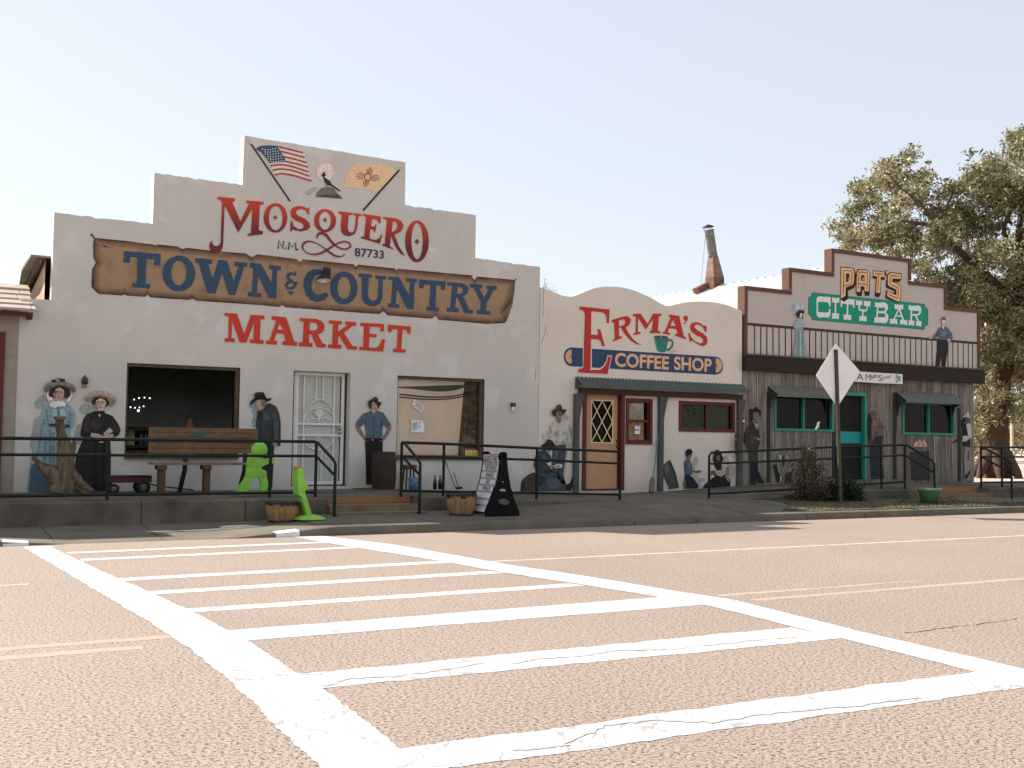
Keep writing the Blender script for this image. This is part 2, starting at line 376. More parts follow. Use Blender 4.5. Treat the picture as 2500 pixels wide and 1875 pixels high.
# dark joints in kerb and sidewalk
jm = mat('joint_dirt', (.035, .03, .026), .95)
j = MB()
def seam(a, b, wd):
    a, b = Vector(a), Vector(b); k = max(2, int((b-a).length/.12)); pts = []
    for i in range(k+1):
        p = a.lerp(b, i/k); p.x += random.uniform(-.008, .008); p.z = side_z(p.x, p.y)+.005; pts.append(p)
    d = (b-a).normalized().cross(Vector((0, 0, 1))); vs = []
    for p in pts:
        w_ = wd*random.uniform(.5, 1.3)/2; vs += [p-d*w_, p+d*w_]
    j.add(vs, [(2*i, 2*i+1, 2*i+3, 2*i+2) for i in range(k)])
for x in (2.05, 3.4, 5.6, 7.4, 9.6, 11.9, 13.6): seam((x, YK+.2, 0), (x+.05, 16.85, 0), .014)
for x in (5.35, 7.38, 9.42, 11.0, 12.3, 13.5, 14.9, 16.4, 17.95, 19.5, 21.1, 22.6, 24.1):
    h = hk(x); j.add([(x, YK-.004, 0), (x+.014, YK-.004, 0), (x+.02, YK+.02, h*.8), (x, YK+.02, h*.8), (x+.02, YK+.17, h+.008), (x, YK+.17, h+.008)], [(0, 1, 2, 3), (3, 2, 4, 5)])
seam((4.4, YK+.3, 0), (16.0, YK+.3, 0), .012); seam((9.0, 16.2, 0), (12.5, 16.5, 0), .01)
tag(j.build('pavement_joints', jm, origin=(0, 0, 0)), kind='structure')
kp = MB()
for x0, x1 in ((1.42, 1.72), (4.88, 5.22)):
    for i in range(6):
        a = x0+(x1-x0)*i/6; b = x0+(x1-x0)*(i+1)/6; ja = random.uniform(-.01, .01) if i == 0 else 0
        kp.add([(a+ja, YK-.01, .002), (b, YK-.01, .002), (b, YK+.008, hk(b)*.8+.004), (a, YK+.008, hk(a)*.8+.004), (b, YK+.045, hk(b)+.003), (a, YK+.045, hk(a)+.003), (b, YK+.17, hk(b)+.009), (a+ja, YK+.17, hk(a)+.009)], [(0, 1, 2, 3), (3, 2, 4, 5), (5, 4, 6, 7)])
tag(kp.build('kerb_paint', mat('kerb_white', (.72, .70, .68), .8, .12, 14, .3)), kind='structure')
# crosswalk ladder and lane lines on the road
def stripe(mb, a, b, c, d, z=.004, jit=.012, seg=.05):  # a-b one edge, d-c the other
    a, b, c, d = map(Vector, (a, b, c, d)); k = max(2, int((b-a).length/seg)); vs = []; q1 = q2 = 0
    for i in range(k+1):
        t = i/k; q1 = .7*q1+random.uniform(-jit, jit); q2 = .7*q2+random.uniform(-jit, jit); p = a.lerp(b, t); q = d.lerp(c, t); n_ = (q-p).normalized()
        p = p+n_*q1; q = q+n_*q2; vs += [(p.x, p.y, z), (q.x, q.y, z)]
    mb.add(vs, [(2*i, 2*i+1, 2*i+3, 2*i+2) for i in range(k)])
cw = MB()
G0 = lambda r, x, y: atz(r, x, y, 0)
def poly_stripe(mb, A_, B_, z, jit, seg=.05):           # band between two traced edges on the road
    def res(pts, n):
        d = [0]
        for a, b in zip(pts, pts[1:]): d.append(d[-1]+(b-a).length)
        out = []; k = 0
        for i in range(n+1):
            t = d[-1]*i/n
            while k < len(d)-2 and d[k+1] < t: k += 1
            out.append(pts[k].lerp(pts[k+1], (t-d[k])/(d[k+1]-d[k])))
        return out
    n = int(sum((b-a).length for a, b in zip(A_, A_[1:]))/seg); a, b = res(A_, n), res(B_, n); q1 = q2 = 0; vs = []
    for i in range(n+1):
        q1 = .6*q1+random.uniform(-jit, jit); q2 = .6*q2+random.uniform(-jit, jit); nn = (b[i]-a[i]).normalized(); p = a[i]+nn*q1; q = b[i]+nn*q2
        vs += [(p.x, p.y, z), (q.x, q.y, z)]
    mb.add(vs, [(2*i, 2*i+1, 2*i+3, 2*i+2) for i in range(n)])
gm = lambda *p: [G0('M', x, y) for x, y in p]; gn = lambda *p: [G0('N', x, y) for x, y in p]
poly_stripe(cw, gm((98, 240), (300, 360), (520, 492), (640, 562), (780, 652), (930, 768), (1080, 900), (1220, 1040), (1390, 1194), (1700, 1480)), gm((215, 238), (450, 350), (680, 450), (870, 540), (1000, 608), (1130, 682), (1290, 790), (1450, 895), (1560, 975), (1690, 1085), (1830, 1194), (2200, 1480)), .0038, .009, .03)
poly_stripe(cw, gm((1375, 190), (1700, 230), (2000, 282))+gn((0, 320), (350, 372), (760, 440), (960, 470), (1200, 530), (1500, 605), (2000, 720), (2212, 768), (2700, 880)), gm((1240, 192), (1500, 237), (1900, 300))+gn((0, 357), (240, 393), (640, 457), (830, 490), (1000, 530), (1210, 585), (1500, 655), (1700, 705), (1975, 775), (2212, 850), (2600, 960)), .0038, .006)
cw2 = MB()
for (ra, xa, ya), (rb, xb, yb), (rc, xc, yc), (rd, xd, yd), jt in (
    (('M', 285, 263), ('M', 1390, 217), ('M', 1420, 222), ('M', 300, 269), .006),
    (('M', 345, 292), ('M', 1520, 239), ('M', 1545, 245), ('M', 355, 300), .006),
    (('M', 500, 376), ('M', 1900, 300), ('M', 1960, 308), ('M', 525, 388), .006),
    (('M', 620, 433), ('M', 2110, 344), ('M', 2190, 352), ('M', 650, 447), .006),
    (('M', 790, 508), ('N', 250, 398), ('N', 320, 408), ('M', 830, 524), .007),
    (('M', 960, 603), ('N', 640, 457), ('N', 830, 490), ('M', 1070, 645), .007),
    (('M', 1260, 793), ('N', 1205, 588), ('N', 1430, 635), ('M', 1350, 855), .011),
    (('M', 1700, 1118), ('N', 2000, 778), ('N', 2350, 830), ('M', 1640, 1240), .013)):
    stripe(cw2, G0(ra, xa, ya), G0(rb, xb, yb), G0(rc, xc, yc), G0(rd, xd, yd), .0022, jt)
tag(cw.build('crosswalk_side_lines', M_WHITE, origin=(0, 0, 0)), kind='structure'); tag(cw2.build('crosswalk_rungs', M_WHITE, origin=(0, 0, 0)), kind='structure')
ck = MB()
def crack(r, pts, wd):
    q = []
    for a, b in zip(pts, pts[1:]):
        for i in range(8): t = i/8; q.append((a[0]*(1-t)+b[0]*t+random.uniform(-5, 5), a[1]*(1-t)+b[1]*t+random.uniform(-3, 3)))
    W_ = [G0(r, *v) for v in q]; vs = []
    for i, p in enumerate(W_):
        d = (W_[min(i+1, len(W_)-1)]-W_[max(i-1, 0)]).normalized(); nn = Vector((-d.y, d.x, 0))*wd*random.uniform(.15, 1)/2; vs += [(p.x+nn.x, p.y+nn.y, .0052), (p.x-nn.x, p.y-nn.y, .0052)]
    ck.add(vs, [(2*i, 2*i+1, 2*i+3, 2*i+2) for i in range(len(W_)-1)])
for r, pts, wd in (('M', [(1400, 845), (1500, 812), (1700, 800), (1900, 775), (2110, 738)], .05), ('M', [(980, 670), (1040, 730), (1075, 830)], .03), ('M', [(1130, 860), (1200, 905), (1235, 950)], .035), ('M', [(1350, 905), (1440, 895)], .05), ('M', [(1480, 1010), (1560, 1065), (1680, 1112)], .03), ('N', [(0, 748), (100, 727), (300, 712), (450, 690), (700, 682), (1000, 650), (1270, 627)], .035), ('N', [(230, 1092), (400, 1012), (600, 990), (860, 1000), (1100, 962), (1500, 925), (1800, 888)], .05), ('N', [(0, 1122), (150, 1108), (260, 1095)], .03)): crack(r, pts, wd)
tag(ck.build('paint_cracks', mat('crack_grey', (.40, .385, .375), .9, .4, 20), origin=(0, 0, 0)), kind='structure')
ck = MB()
for r, pts, wd in (('N', [(1700, 612), (1850, 590), (2000, 575), (2212, 545)], .03),): crack(r, pts, wd)
tag(ck.build('road_cracks', mat('road_crack_dark', (.29, .22, .18), .95), origin=(0, 0, 0)), kind='structure')
ln = MB(); yl = MB()
y0 = 11.25
stripe(ln, (-30, y0+.045, 0), (1.30, y0+.03, 0), (1.30, y0-.05, 0), (-30, y0-.04, 0), jit=.006, seg=.15, z=.0012)
stripe(ln, (6.1, y0+.03, 0), (90, y0-.25, 0), (90, y0-.36, 0), (6.1, y0-.06, 0), jit=.006, seg=.2, z=.0012)
tag(ln.build('edge_line', M_EDGE, origin=(0, 0, 0)), kind='structure')
for yy in (7.98, 7.66):
    stripe(yl, (-30, yy+.065, 0), (1.85 if yy > 7.8 else 1.6, yy+.065, 0), (1.85 if yy > 7.8 else 1.6, yy-.065, 0), (-30, yy-.065, 0), jit=.006, seg=.12, z=.0012)
stripe(yl, (6.9, 7.66, 0), (90, 7.5, 0), (90, 7.38, 0), (6.9, 7.56, 0), jit=.006, seg=.15, z=.0012)
stripe(yl, (6.8, 8.0, 0), (9.5, 7.98, 0), (9.5, 7.92, 0), (6.8, 7.92, 0), jit=.012, seg=.1, z=.0012)
tag(yl.build('centre_line', M_YEL, origin=(0, 0, 0)), kind='structure')
# raised walkway on the left (with a gap for steps) and on the right
def walkway(x0, x1, yf, stub=True):
    mb = MB(); xs = fr(x0, x1, .15); vs = []; n_ = len(xs)
    for i, x in enumerate(xs):
        e = .012*math.sin(x*5)+.01*math.sin(x*13.3); zt = walk_z(x)
        vs += [(x, yf+e, -.05), (x, yf+.6*e, zt-.03), (x, yf+.03, zt), (x, 19.62, zt)]
    mb.add(vs, [(i*4+k, (i+1)*4+k, (i+1)*4+k+1, i*4+k+1) for i in range(n_-1) for k in range(3)], 0)
    for s_ in (0, n_-1):
        q = [s_*4+k for k in range(4)]; mb.add([vs[k] for k in q]+[(vs[q[3]][0], 19.62, -.05)], [(0, 1, 2, 3, 4)])
    return mb
wk = walkway(-14, 6.35, 16.92)
for x in (3.45, 5.0): wk.box(x, x+.008, 16.905, 16.93, .05, .41, 1)
tag(wk.build('walkway', [M_WALK, mat('walk_joint', (.03, .026, .022), .95)], origin=(0, 0, 0)), kind='structure')
tag(walkway(7.95, 12.3, 16.92).build('walkway', M_WALK, origin=(0, 0, 0)), kind='structure')
tag(walkway(14.4, 20.3, 16.92).build('walkway', M_WALK, origin=(0, 0, 0)), kind='structure')
tag(walkway(22.62, 46, 16.92).build('walkway', M_WALK, origin=(0, 0, 0)), kind='structure')
def steps(x0, x1, label, lx=0):
    t = thing('concrete_steps', label, 'steps', ((x0+x1)/2, 17, .15))
    m1 = MB(); m1.box(x0, x1, 17.25, 19.62, .0, .424); m1.build('landing', M_WALK, t)
    m1 = MB(); m1.box(x0, x1, 17.238, 17.2495, .305, .421); m1.build('riser', M_STEP, t)
    m1 = MB(); m1.box(x0, x1+lx, 16.86, 17.2375, -.05, .30); m1.build('step', mat('step_brown', (.19, .14, .095), .9, .3, 4, .3, 30), t)
    m1 = MB(); m1.box(x0, x1+lx, 16.5, 16.857, -.05, .20); m1.build('step', mat('step_brown', (.19, .14, .095)), t)
    return t
steps(6.36, 7.94, 'worn orange painted steps leading up to the white security door')
steps(20.31, 22.61, 'worn orange painted steps beside the green flower pot by the bar')
# grass strip between kerb and walkway at the bar
gb = MB()
pts = [(14.6, 15.35), (15.5, 16.0), (15.8, 16.9), (21.2, 16.9), (20.6, 16.1), (22.5, 15.5), (22.4, 15.2), (15.2, 15.2)]
def inpoly(x, y, pl):
    c = False
    for i in range(len(pl)):
        (x1, y1), (x2, y2) = pl[i-1], pl[i]
        if (y1 > y) != (y2 > y) and x < (x2-x1)*(y-y1)/(y2-y1)+x1: c = not c
    return c
gb.poly([(x, y, side_z(x, y)+.012) for x, y in pts], (), 0, (0, 0, 1))
while len(gb.f) < 3500:
    x, y = random.uniform(14.6, 22.5), random.uniform(15.2, 16.9)
    if not inpoly(x, y, pts): continue
    z = side_z(x, y); h = random.uniform(.02, .07); a = random.uniform(0, 6.28); dx, dy = .012*math.cos(a), .012*math.sin(a); l = random.uniform(-.03, .03)
    gb.add([(x-dx, y-dy, z), (x+dx, y+dy, z), (x+l, y+l*.6, z+h)], [(0, 1, 2)], random.choice((0, 1)))
tag(gb.build('grass', [M_GRASS, mat('grass_blade', (.07, .08, .03), .9, .3)], origin=(0, 0, 0)), kind='stuff', label='short dry grass strip between kerb and walkway')

# ================================================================ MARKET
def w(x, z, y=D): return Vector((x, y, z))
M_FRAMEW = mat('weathered_frame_wood', pc(92, 80, 64), .9, .3, 7, .4, 40)
M_WHITEMETAL = mat('white_door_metal', pc(214, 210, 206), .5, .05, 5, spec=.4)
M_DOORPANEL = mat('door_panel_grey', pc(178, 178, 172), .7, .08, 5)
M_REVEAL = mat('dark_reveal', pc(62, 58, 50), .9, .25, 6)
mk = thing('market_building', 'pale stucco market with stepped parapet and large painted town and country sign', 'building', (7, D, .4))
random.seed(11)
def ragged(a, b, n, j=.007, chip=.016):
    out = []
    for i in range(n):
        p = a.lerp(b, i/n)
        if i: p = p+Vector((0, 0, random.uniform(-j, j)-(chip if random.random() < .07 else 0)))
        out.append(p)
    return out
O = []
seq = [w(1.98, .0), w(1.98, 3.58), w(2.455, 3.59), w(2.46, 5.05), w(4.045, 5.03), w(4.05, 5.92), w(5.60, 5.91), w(5.61, 6.81), w(8.79, 6.76), w(8.80, 5.92), w(10.36, 5.90), w(10.36, 5.03), w(11.89, 4.98), w(11.90, .0)]
for i, p in enumerate(seq):
    q = seq[(i+1) % len(seq)]
    if p.z > 3 and q.z > 3 and abs(p.x-q.x) > 1: O += ragged(p, q, 22)
    elif p.z > 3 and q.z > 3: O += [p, p.lerp(q, .33)+Vector((random.uniform(-.008, .008), 0, 0)), p.lerp(q, .66)+Vector((random.uniform(-.008, .008), 0, 0))]
    else: O.append(p)
WL = [at('LW', 58, 28), at('LW', 1445, 90), at('LW', 1412, 1212), at('LW', 8, 1205)]
WR = [at('RW', 80, 116), at('RW', 1635, 190), at('F', 1242, 896), at('F', 468, 893)]
DR = [at('E', 1092, 188), at('E', 1582, 208), at('E', 1552, 1172), at('E', 1076, 1160)]
for q in (WL, WR, DR):                                # square the openings up
    x0 = (q[0].x+q[3].x)/2; x1 = (q[1].x+q[2].x)/2; z1 = (q[0].z+q[1].z)/2; z0 = (q[2].z+q[3].z)/2
    q[:] = [w(x0, z1), w(x1, z1), w(x1, z0), w(x0, z0)]
f = MB(); f.prism(O, .23, [WL, WR, DR]); f.build('front_wall', M_MARKET, mk)
# body behind: side walls, sloped tin roof with a boarded gable on the left
b = MB()
b.box(2.36, 2.45, D+.23, 34, 0, 3.2); b.box(11.80, 11.89, D+.23, 34, 0, 4.3); b.box(2.45, 11.8, 33.9, 34, 0, 3.2)
b.box(2.46, 11.8, D+.24, 33.8, .05, .38)
b.build('side_wall', M_MARKET, mk)
b = MB(); zr0, zr1 = 4.33, 2.2
b.poly([(2.38, D+.24, 3.2), (2.38, D+.24, zr0-.05), (2.38, 34, zr1-.05), (2.38, 34, 2.1)], (), 0, (-1, 0, 0))
b.build('gable_boards', wood_planks('cream_boards', (.42, .30, .18), (.62, .47, .31), .42, 'x'), mk)
M_TIN = mat('old_tin', (.24, .22, .19), .6, .35, 5, metal=.3)
b = MB()
n_ = 30; vs = []
for i in range(n_+1):
    y = D+.24+(34-D-.24)*i/n_; z = zr0+(zr1-zr0)*i/n_; e = 2.15+random.uniform(-.05, .04)
    vs += [(e, y, z+.02+.02*math.sin(i)), (e, y, z-.012), (11.8, y, z+.02), (11.8, y, z-.012)]
b.add(vs, [(i*4+a, (i+1)*4+a, (i+1)*4+c, i*4+c) for i in range(n_) for a, c in ((0, 2), (1, 3), (0, 1))]+[(0, 2, 3, 1)])
rf = b.build('roof', M_TIN, mk)
b = MB(); b.bar((2.3, D+.26, zr0-.07), (2.3, 30, zr0-.07-(30-D-.26)*(zr0-zr1)/(34-D-.24)), .05, .09); b.build('rake_board', M_FRAMEW, rf)
# windows
def big_window(q, name_label, mull=()):
    x0, x1, z0, z1 = q[0].x, q[1].x, q[2].z, q[0].z
    fr_ = MB(); t = .055; ya, yb = D+.06, D+.2
    fr_.box(x0, x1, ya, yb, z1-t, z1); fr_.box(x0, x1, ya-.1, yb, z0, z0+t+.03); fr_.box(x0, x0+t*.7, ya, yb, z0+t+.03, z1-t); fr_.box(x1-t, x1, ya, yb, z0+t+.03, z1-t)
    fr_.box(x1-.004, x1+.02, D+.004, D+.22, z0, z1)
    wn = fr_.build('window', M_FRAMEW, mk); wn['label'] = name_label
    p = MB(); p.add([(x0+t*.6, D+.15, z0+t), (x1-t*.9, D+.15, z0+t), (x1-t*.9, D+.15, z1-t*.9), (x0+t*.6, D+.15, z1-t*.9)], [(0, 1, 2, 3)])
    return wn, p
wn, p = big_window(WL, 'wide shop window with a dark interior'); p.build('pane', M_GLASSD, wn)
wn2, p = big_window(WR, 'shop window with a tan sheet and striped cloth behind the glass'); p.build('pane', M_GLASS, wn2)
# interiors (dark room, shelf, tan backing sheet with sagging stripes)
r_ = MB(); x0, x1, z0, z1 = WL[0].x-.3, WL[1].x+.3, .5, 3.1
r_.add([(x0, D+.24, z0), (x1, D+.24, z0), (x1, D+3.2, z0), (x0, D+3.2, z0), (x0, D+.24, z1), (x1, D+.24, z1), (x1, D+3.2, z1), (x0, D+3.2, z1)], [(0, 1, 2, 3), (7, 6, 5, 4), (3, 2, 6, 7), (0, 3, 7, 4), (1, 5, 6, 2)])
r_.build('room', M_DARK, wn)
r_ = MB(); r_.box(WL[0].x+.05, WL[1].x-.05, D+.22, D+.55, 1.46, 1.495); r_.box(WL[0].x+.05, WL[0].x+.5, D+.3, D+.6, 1.16, 1.2)
r_.build('shelf', mat('shelf_wood', (.09, .055, .03), .8, .3), wn)
r_ = MB(); r_.box(WL[0].x+.11, WL[0].x+.24, D+.4, D+.5, 1.202, 1.46); r_.build('carton', mat('pale_carton', (.55, .48, .36), .8, .6, 22), wn)
for xq in (.36, .44, .55): r_ = MB(); r_.lathe([(0, 0), (.035, 0), (.035, .16), (.02, .2), (.02, .23), (0, .23)], (WL[0].x+xq, D+.45, 1.202), 12); r_.build('jar', mat('jar_grey', (.16, .2, .2), .3, .3), wn)
r_ = MB(); r_.box(WL[0].x+.06, WL[0].x+.6, D+.3, D+.36, 2.72, 2.735); r_.build('curtain_rod', mat('rod_tan', (.6, .45, .3), .7), wn)
def rw(x, y, Y=D+.185): return at('RW', x, y, Y)
tb = MB(); tb.add([rw(30, 40), rw(1270, 60), rw(1120, 1700), rw(30, 1700)], [(3, 2, 1, 0)])
tan = mat('tan_sheet', pc(244, 210, 190), .95, .09, 2.5, .2, 12)
tb.build('backing_sheet', tan, wn2)
tb = MB(); tb.add([rw(1260, 40, D+.195), rw(1680, 40, D+.195), rw(1680, 1700, D+.195), rw(1090, 1700, D+.195)], [(3, 2, 1, 0)]); tb.build('side_curtain', mat('brown_curtain', pc(96, 80, 60), .95, .6, 7, .4, 14), wn2)
cl = MB(); K = D+.178
cl.poly([rw(85, 315, K), rw(300, 315, K), rw(700, 300, K), rw(1100, 285, K), rw(1440, 285, K), rw(1300, 320, K), rw(1100, 380, K), rw(960, 400, K), rw(780, 405, K), rw(560, 385, K), rw(300, 352, K), rw(85, 340, K)], (), 0)
def sag(ys, wd):
    pts = [rw(x, y, K-.004) for x, y in ys]; cl.ribbon(pts, wd*px('RW'), 1)
sag([(110, 452), (300, 470), (500, 492), (700, 502), (900, 500), (1100, 478), (1300, 430), (1540, 388)], 24)
sag([(110, 502), (300, 518), (500, 535), (700, 543), (900, 538), (1100, 515), (1300, 475), (1540, 430)], 22)
cl.build('striped_cloth', [paint((82, 88, 78)), paint((58, 52, 38))], wn2)
# white security door
dx0, dx1, dz1, dz0 = DR[0].x, DR[1].x, DR[0].z, DR[3].z
dr = MB(); yd = D+.19
dr.box(dx0+.02, dx1-.12, yd+.035, yd+.06, dz0+.03, dz1-.03)
door = dr.build('door', M_DOORPANEL, mk); door['label'] = 'white ornamental security door'
sb = MB(); sb.box(dx1-.10, dx1-.0, yd-.0, yd+.05, dz0, dz1); sb.box(dx0-.0, dx1, yd-.08, yd+.06, dz0-.02, dz0+.02); sb.box(dx0, dx0+.02, yd-.1, yd+.05, dz0+.02, dz1); sb.build('door_jamb', M_REVEAL, door)
sb = MB()
def E_(x, y): return at('E', x, y, yd)
xl, xr, zt, zb = E_(1115, 200).x, E_(1525, 200).x, E_(1300, 208).z, E_(1300, 1150).z
tk = .055
sb.box(xl, xl+tk, yd-.02, yd+.02, zb, zt); sb.box(xr-tk, xr, yd-.02, yd+.02, zb, zt); sb.box(xl+tk, xr-tk, yd-.02, yd+.02, zt-tk, zt); sb.box(xl+tk, xr-tk, yd-.02, yd+.02, zb, zb+tk)
for yy in (640, 735): z = E_(1300, yy).z; sb.box(xl+tk, xr-tk, yd-.018, yd+.018, z-.02, z+.02)
sb.box(xl-.035, xl-.008, yd-.03, yd+.03, zb, zt+.02); sb.box(xl-.035, xr+.02, yd-.03, yd+.03, zt+.008, zt+.03)
for x in (1185, 1440): sb.box(E_(x, 300).x-.012, E_(x, 300).x+.012, yd-.012, yd+.012, zb+tk, zt-tk)
for x in (1287, 1345): sb.box(E_(x, 300).x-.01, E_(x, 300).x+.01, yd-.012, yd+.012, E_(x, 432).z, zt-tk)
for x in (1330,): sb.box(E_(x, 900).x-.01, E_(x, 900).x+.01, yd-.012, yd+.012, zb+tk, E_(x, 870).z)
def arc(cx, cy, rx, ry, a0, a1, r=.011): sb.tube([E_(cx+rx*math.cos(math.radians(a)), cy-ry*math.sin(math.radians(a))) for a in np.linspace(a0, a1, 18)], r, 6)
arc(1315, 600, 128, 165, 0, 180); arc(1315, 610, 126, 105, 8, 172); arc(1305, 740, 125, 120, 180, 360)
for a in np.linspace(20, 160, 9): sb.tube([E_(1310, 590), E_(1310+48*math.cos(math.radians(a)), 560-48*math.sin(math.radians(a)))], [.006, .012], 5)
for cx, cy in ((1295, 607), (1325, 607), (1200, 612), (1418, 612), (1200, 752), (1415, 752), (1290, 765), (1320, 765)): arc(cx, cy, 13, 14, -60, 250, .009)
sb.tube([E_(1345, 590), E_(1380, 595), E_(1405, 610)], .009, 5); sb.tube([E_(1275, 590), E_(1240, 595), E_(1212, 610)], .009, 5)
sb.build('grille', M_WHITEMETAL, door)
hd = MB(); hp = at('E', 1485, 708, yd-.03); hd.lathe([(0, .0), (.03, .005), (.034, .03), (.02, .05), (0, .052)], hp, 14, axis=(0, -1, 0)); hp = at('E', 1485, 672, yd-.03); hd.tube([hp, hp+Vector((-.07, -.03, .01))], .012, 6); hd.lathe([(0, 0), (.028, .0), (.02, .02), (0, .022)], hp, 12, axis=(0, -1, 0))
hd.build('handle', mat('steel', (.55, .53, .5), .3, .1, metal=.9), door)

# ---- painted banner
BROWN_D, BROWN_L = pc(48, 33, 25), pc(152, 122, 94)
M_, n, bs = nodes_of('banner_paint'); p = pos(n); vc = N(n, 'VertexColor', layer_name='tone'); sx = sepxyz(n, vc.outputs[0])
tt = math_(n, 'ADD', sx[0], math_(n, 'MULTIPLY', math_(n, 'SUBTRACT', noise(n, p, 5, 6, .7), .5), .55))
cc = mixc(n, ramp(n, tt, .0, .85), BROWN_D, BROWN_L); cc = mixc(n, ramp(n, noise(n, p, 2.2, 6, .7), .5, .72), cc, pc(124, 98, 75))
cc = mixc(n, math_(n, 'MULTIPLY', ramp(n, noise(n, p, 7, 8, .8), .62, .7), .4), cc, pc(92, 66, 48))
n.links.new(cc, bs.inputs['Base Color']); bs.inputs['Roughness'].default_value = .9; bump(n, bs, noise(n, p, 45, 5, .7), .3, .01); M_BANNER = M_
top = [('TN', *q) for q in ((75, 80), (230, 96), (400, 112), (520, 130), (650, 145), (670, 155), (690, 145), (790, 155), (880, 165), (930, 190), (970, 178), (1080, 190), (1200, 205), (1370, 218), (1540, 232), (1600, 268), (1650, 240), (1840, 262), (2030, 285), (2065, 315), (2090, 288))]
top += [('CN', *q) for q in ((450, 70), (690, 95), (705, 120), (730, 97), (900, 115), (1065, 132), (1078, 152), (1095, 135), (1320, 155), (1540, 175), (1765, 195), (1792, 240), (1820, 207), (2000, 222), (2165, 238))]
rgt = [('CN', *q) for q in ((2160, 340), (2125, 450), (2052, 540), (2092, 580), (2085, 620))]
bot = [('CN', *q) for q in ((2070, 632), (1900, 640), (1680, 620), (1465, 602), (1438, 562), (1420, 580), (1400, 592), (1200, 577), (1000, 562), (958, 522), (925, 550), (700, 535), (500, 520), (477, 512), (460, 518), (260, 503), (65, 488), (35, 467), (10, 485))]
bot += [('TN', *q) for q in ((1700, 732), (1480, 716), (1270, 702), (1060, 688), (1025, 665), (995, 680), (800, 668), (620, 655), (592, 625), (570, 650), (390, 638), (370, 625), (350, 637), (120, 622))]
lft = [('TN', *q) for q in ((55, 560), (52, 510), (60, 380), (95, 322), (70, 270), (68, 150))]
yb_ = D-.005; outl = [at(*q, yb_) for q in top+rgt+bot+lft]
def inset(q, side):
    k = 62 if q[0] == 'TN' else 58
    dx, dy = {'t': (0, 1.35), 'b': (0, -1.35), 'l': (1.6, 0), 'r': (-1.6, 0)}[side]; return at(q[0], q[1]+dx*k, q[2]+dy*k, yb_)
inn = [inset(q, 't') for q in top]+[inset(q, 'r') for q in rgt]+[inset(q, 'b') for q in bot]+[inset(q, 'l') for q in lft]
nT, nR, nB, nL = len(top), len(rgt), len(bot), len(lft)
inn[0] = at('TN', 165, 165, yb_); inn[nT-1] = at('CN', 2085, 300, yb_); inn[nT+nR-1] = at('CN', 2010, 560, yb_); inn[nT+nR] = at('CN', 1995, 565, yb_); inn[nT+nR+nB-1] = at('TN', 175, 545, yb_); inn[nT+nR+nB] = at('TN', 150, 520, yb_)
inn[nT+2] = at('CN', 1995, 510, yb_); inn[nT+3] = at('CN', 2015, 535, yb_)
bm_ = MB(); k = len(outl); bm_.add(outl+inn, [((i+1) % k, i, i+k, (i+1) % k+k) for i in range(k)]); ring_n = len(bm_.v)
bm_.poly(inn, (), 0)
bo = bm_.build('painted_banner', M_BANNER, mk)
ca = bo.data.color_attributes.new('tone', 'FLOAT_COLOR', 'POINT')
for i in range(len(bo.data.vertices)): t = 0 if i < k else 1; ca.data[i].color = (t, t, t, 1)
cu = MB(); cu.poly(ats('CN', [(2160, 345), (2140, 470), (2088, 618), (2093, 580), (2057, 540), (2125, 450)], D-.006), (), 0); cu.build('banner_curl', paint((120, 92, 70), .3), bo)
for r, pts in (('TN', [(75, 82), (62, 55), (45, 48)]), ('CN', [(2165, 238), (2176, 228)])): nl = MB(); nl.ribbon(ats(r, pts, D-.007), [.03, .022, .05][:len(pts)]); nl.build('painted_nail', paint((60, 52, 48)), bo)
# ---- lettering
def letters(name, parent, r, polys, m_, Y=D-.012):
    mb = MB()
    for o in polys:
        if isinstance(o, tuple): mb.poly(o[0] if isinstance(o[0][0], Vector) else ats(r, o[0], Y), [h if isinstance(h[0], Vector) else ats(r, h, Y) for h in o[1]])
        else: mb.poly(ats(r, o, Y))
    return mb.build(name, m_, parent)
YL = D-.012
BLUE = mat('sign_blue', pc(54, 74, 95), .85, .16, 14, .2, 60)
letters('town_lettering', mk, 'TN', [
 [(365,207),(720,238),(715,348),(655,345),(660,290),(585,280),(575,523),(620,527),(617,570),(443,555),(448,515),(490,518),(495,272),(430,262),(422,322),(360,315)],
 (ell('TN',896,425,159,173,YL), [ell('TN',895,420,73,120,YL)]),
 [(1052,275),(1218,290),(1213,332),(1178,332),(1222,475),(1275,295),(1360,302),(1425,497),(1470,358),(1432,355),(1435,310),(1558,320),(1553,362),(1525,362),(1440,633),(1375,630),(1312,420),(1248,620),(1170,612),(1085,322),(1055,318)],
 [(1580,322),(1690,330),(1790,520),(1800,388),(1765,385),(1768,342),(1880,352),(1877,395),(1842,393),(1835,668),(1768,665),(1660,450),(1648,612),(1690,618),(1685,658),(1560,645),(1563,600),(1597,605),(1612,372),(1577,368)],
 [(1940,595),(2012,598),(1975,635)]], BLUE)
mb = MB(); s_ = px('TN')
mb.ribbon(ats('TN', [(2022,402),(2018,440),(1990,425),(1960,430),(1945,455),(1958,485),(1990,497)], YL), [22*s_,26*s_,30*s_,34*s_,36*s_,32*s_,26*s_])
mb.ribbon(ats('TN', [(1990,500),(1950,510),(1928,540),(1945,568),(1985,570),(2012,548),(2020,512)], YL-.001), [22*s_,32*s_,36*s_,32*s_,28*s_,30*s_,34*s_]); mb.ribbon(ats('TN', [(1990,512),(2040,518)], YL-.002), 26*s_)
mb.build('ampersand', BLUE, mk)
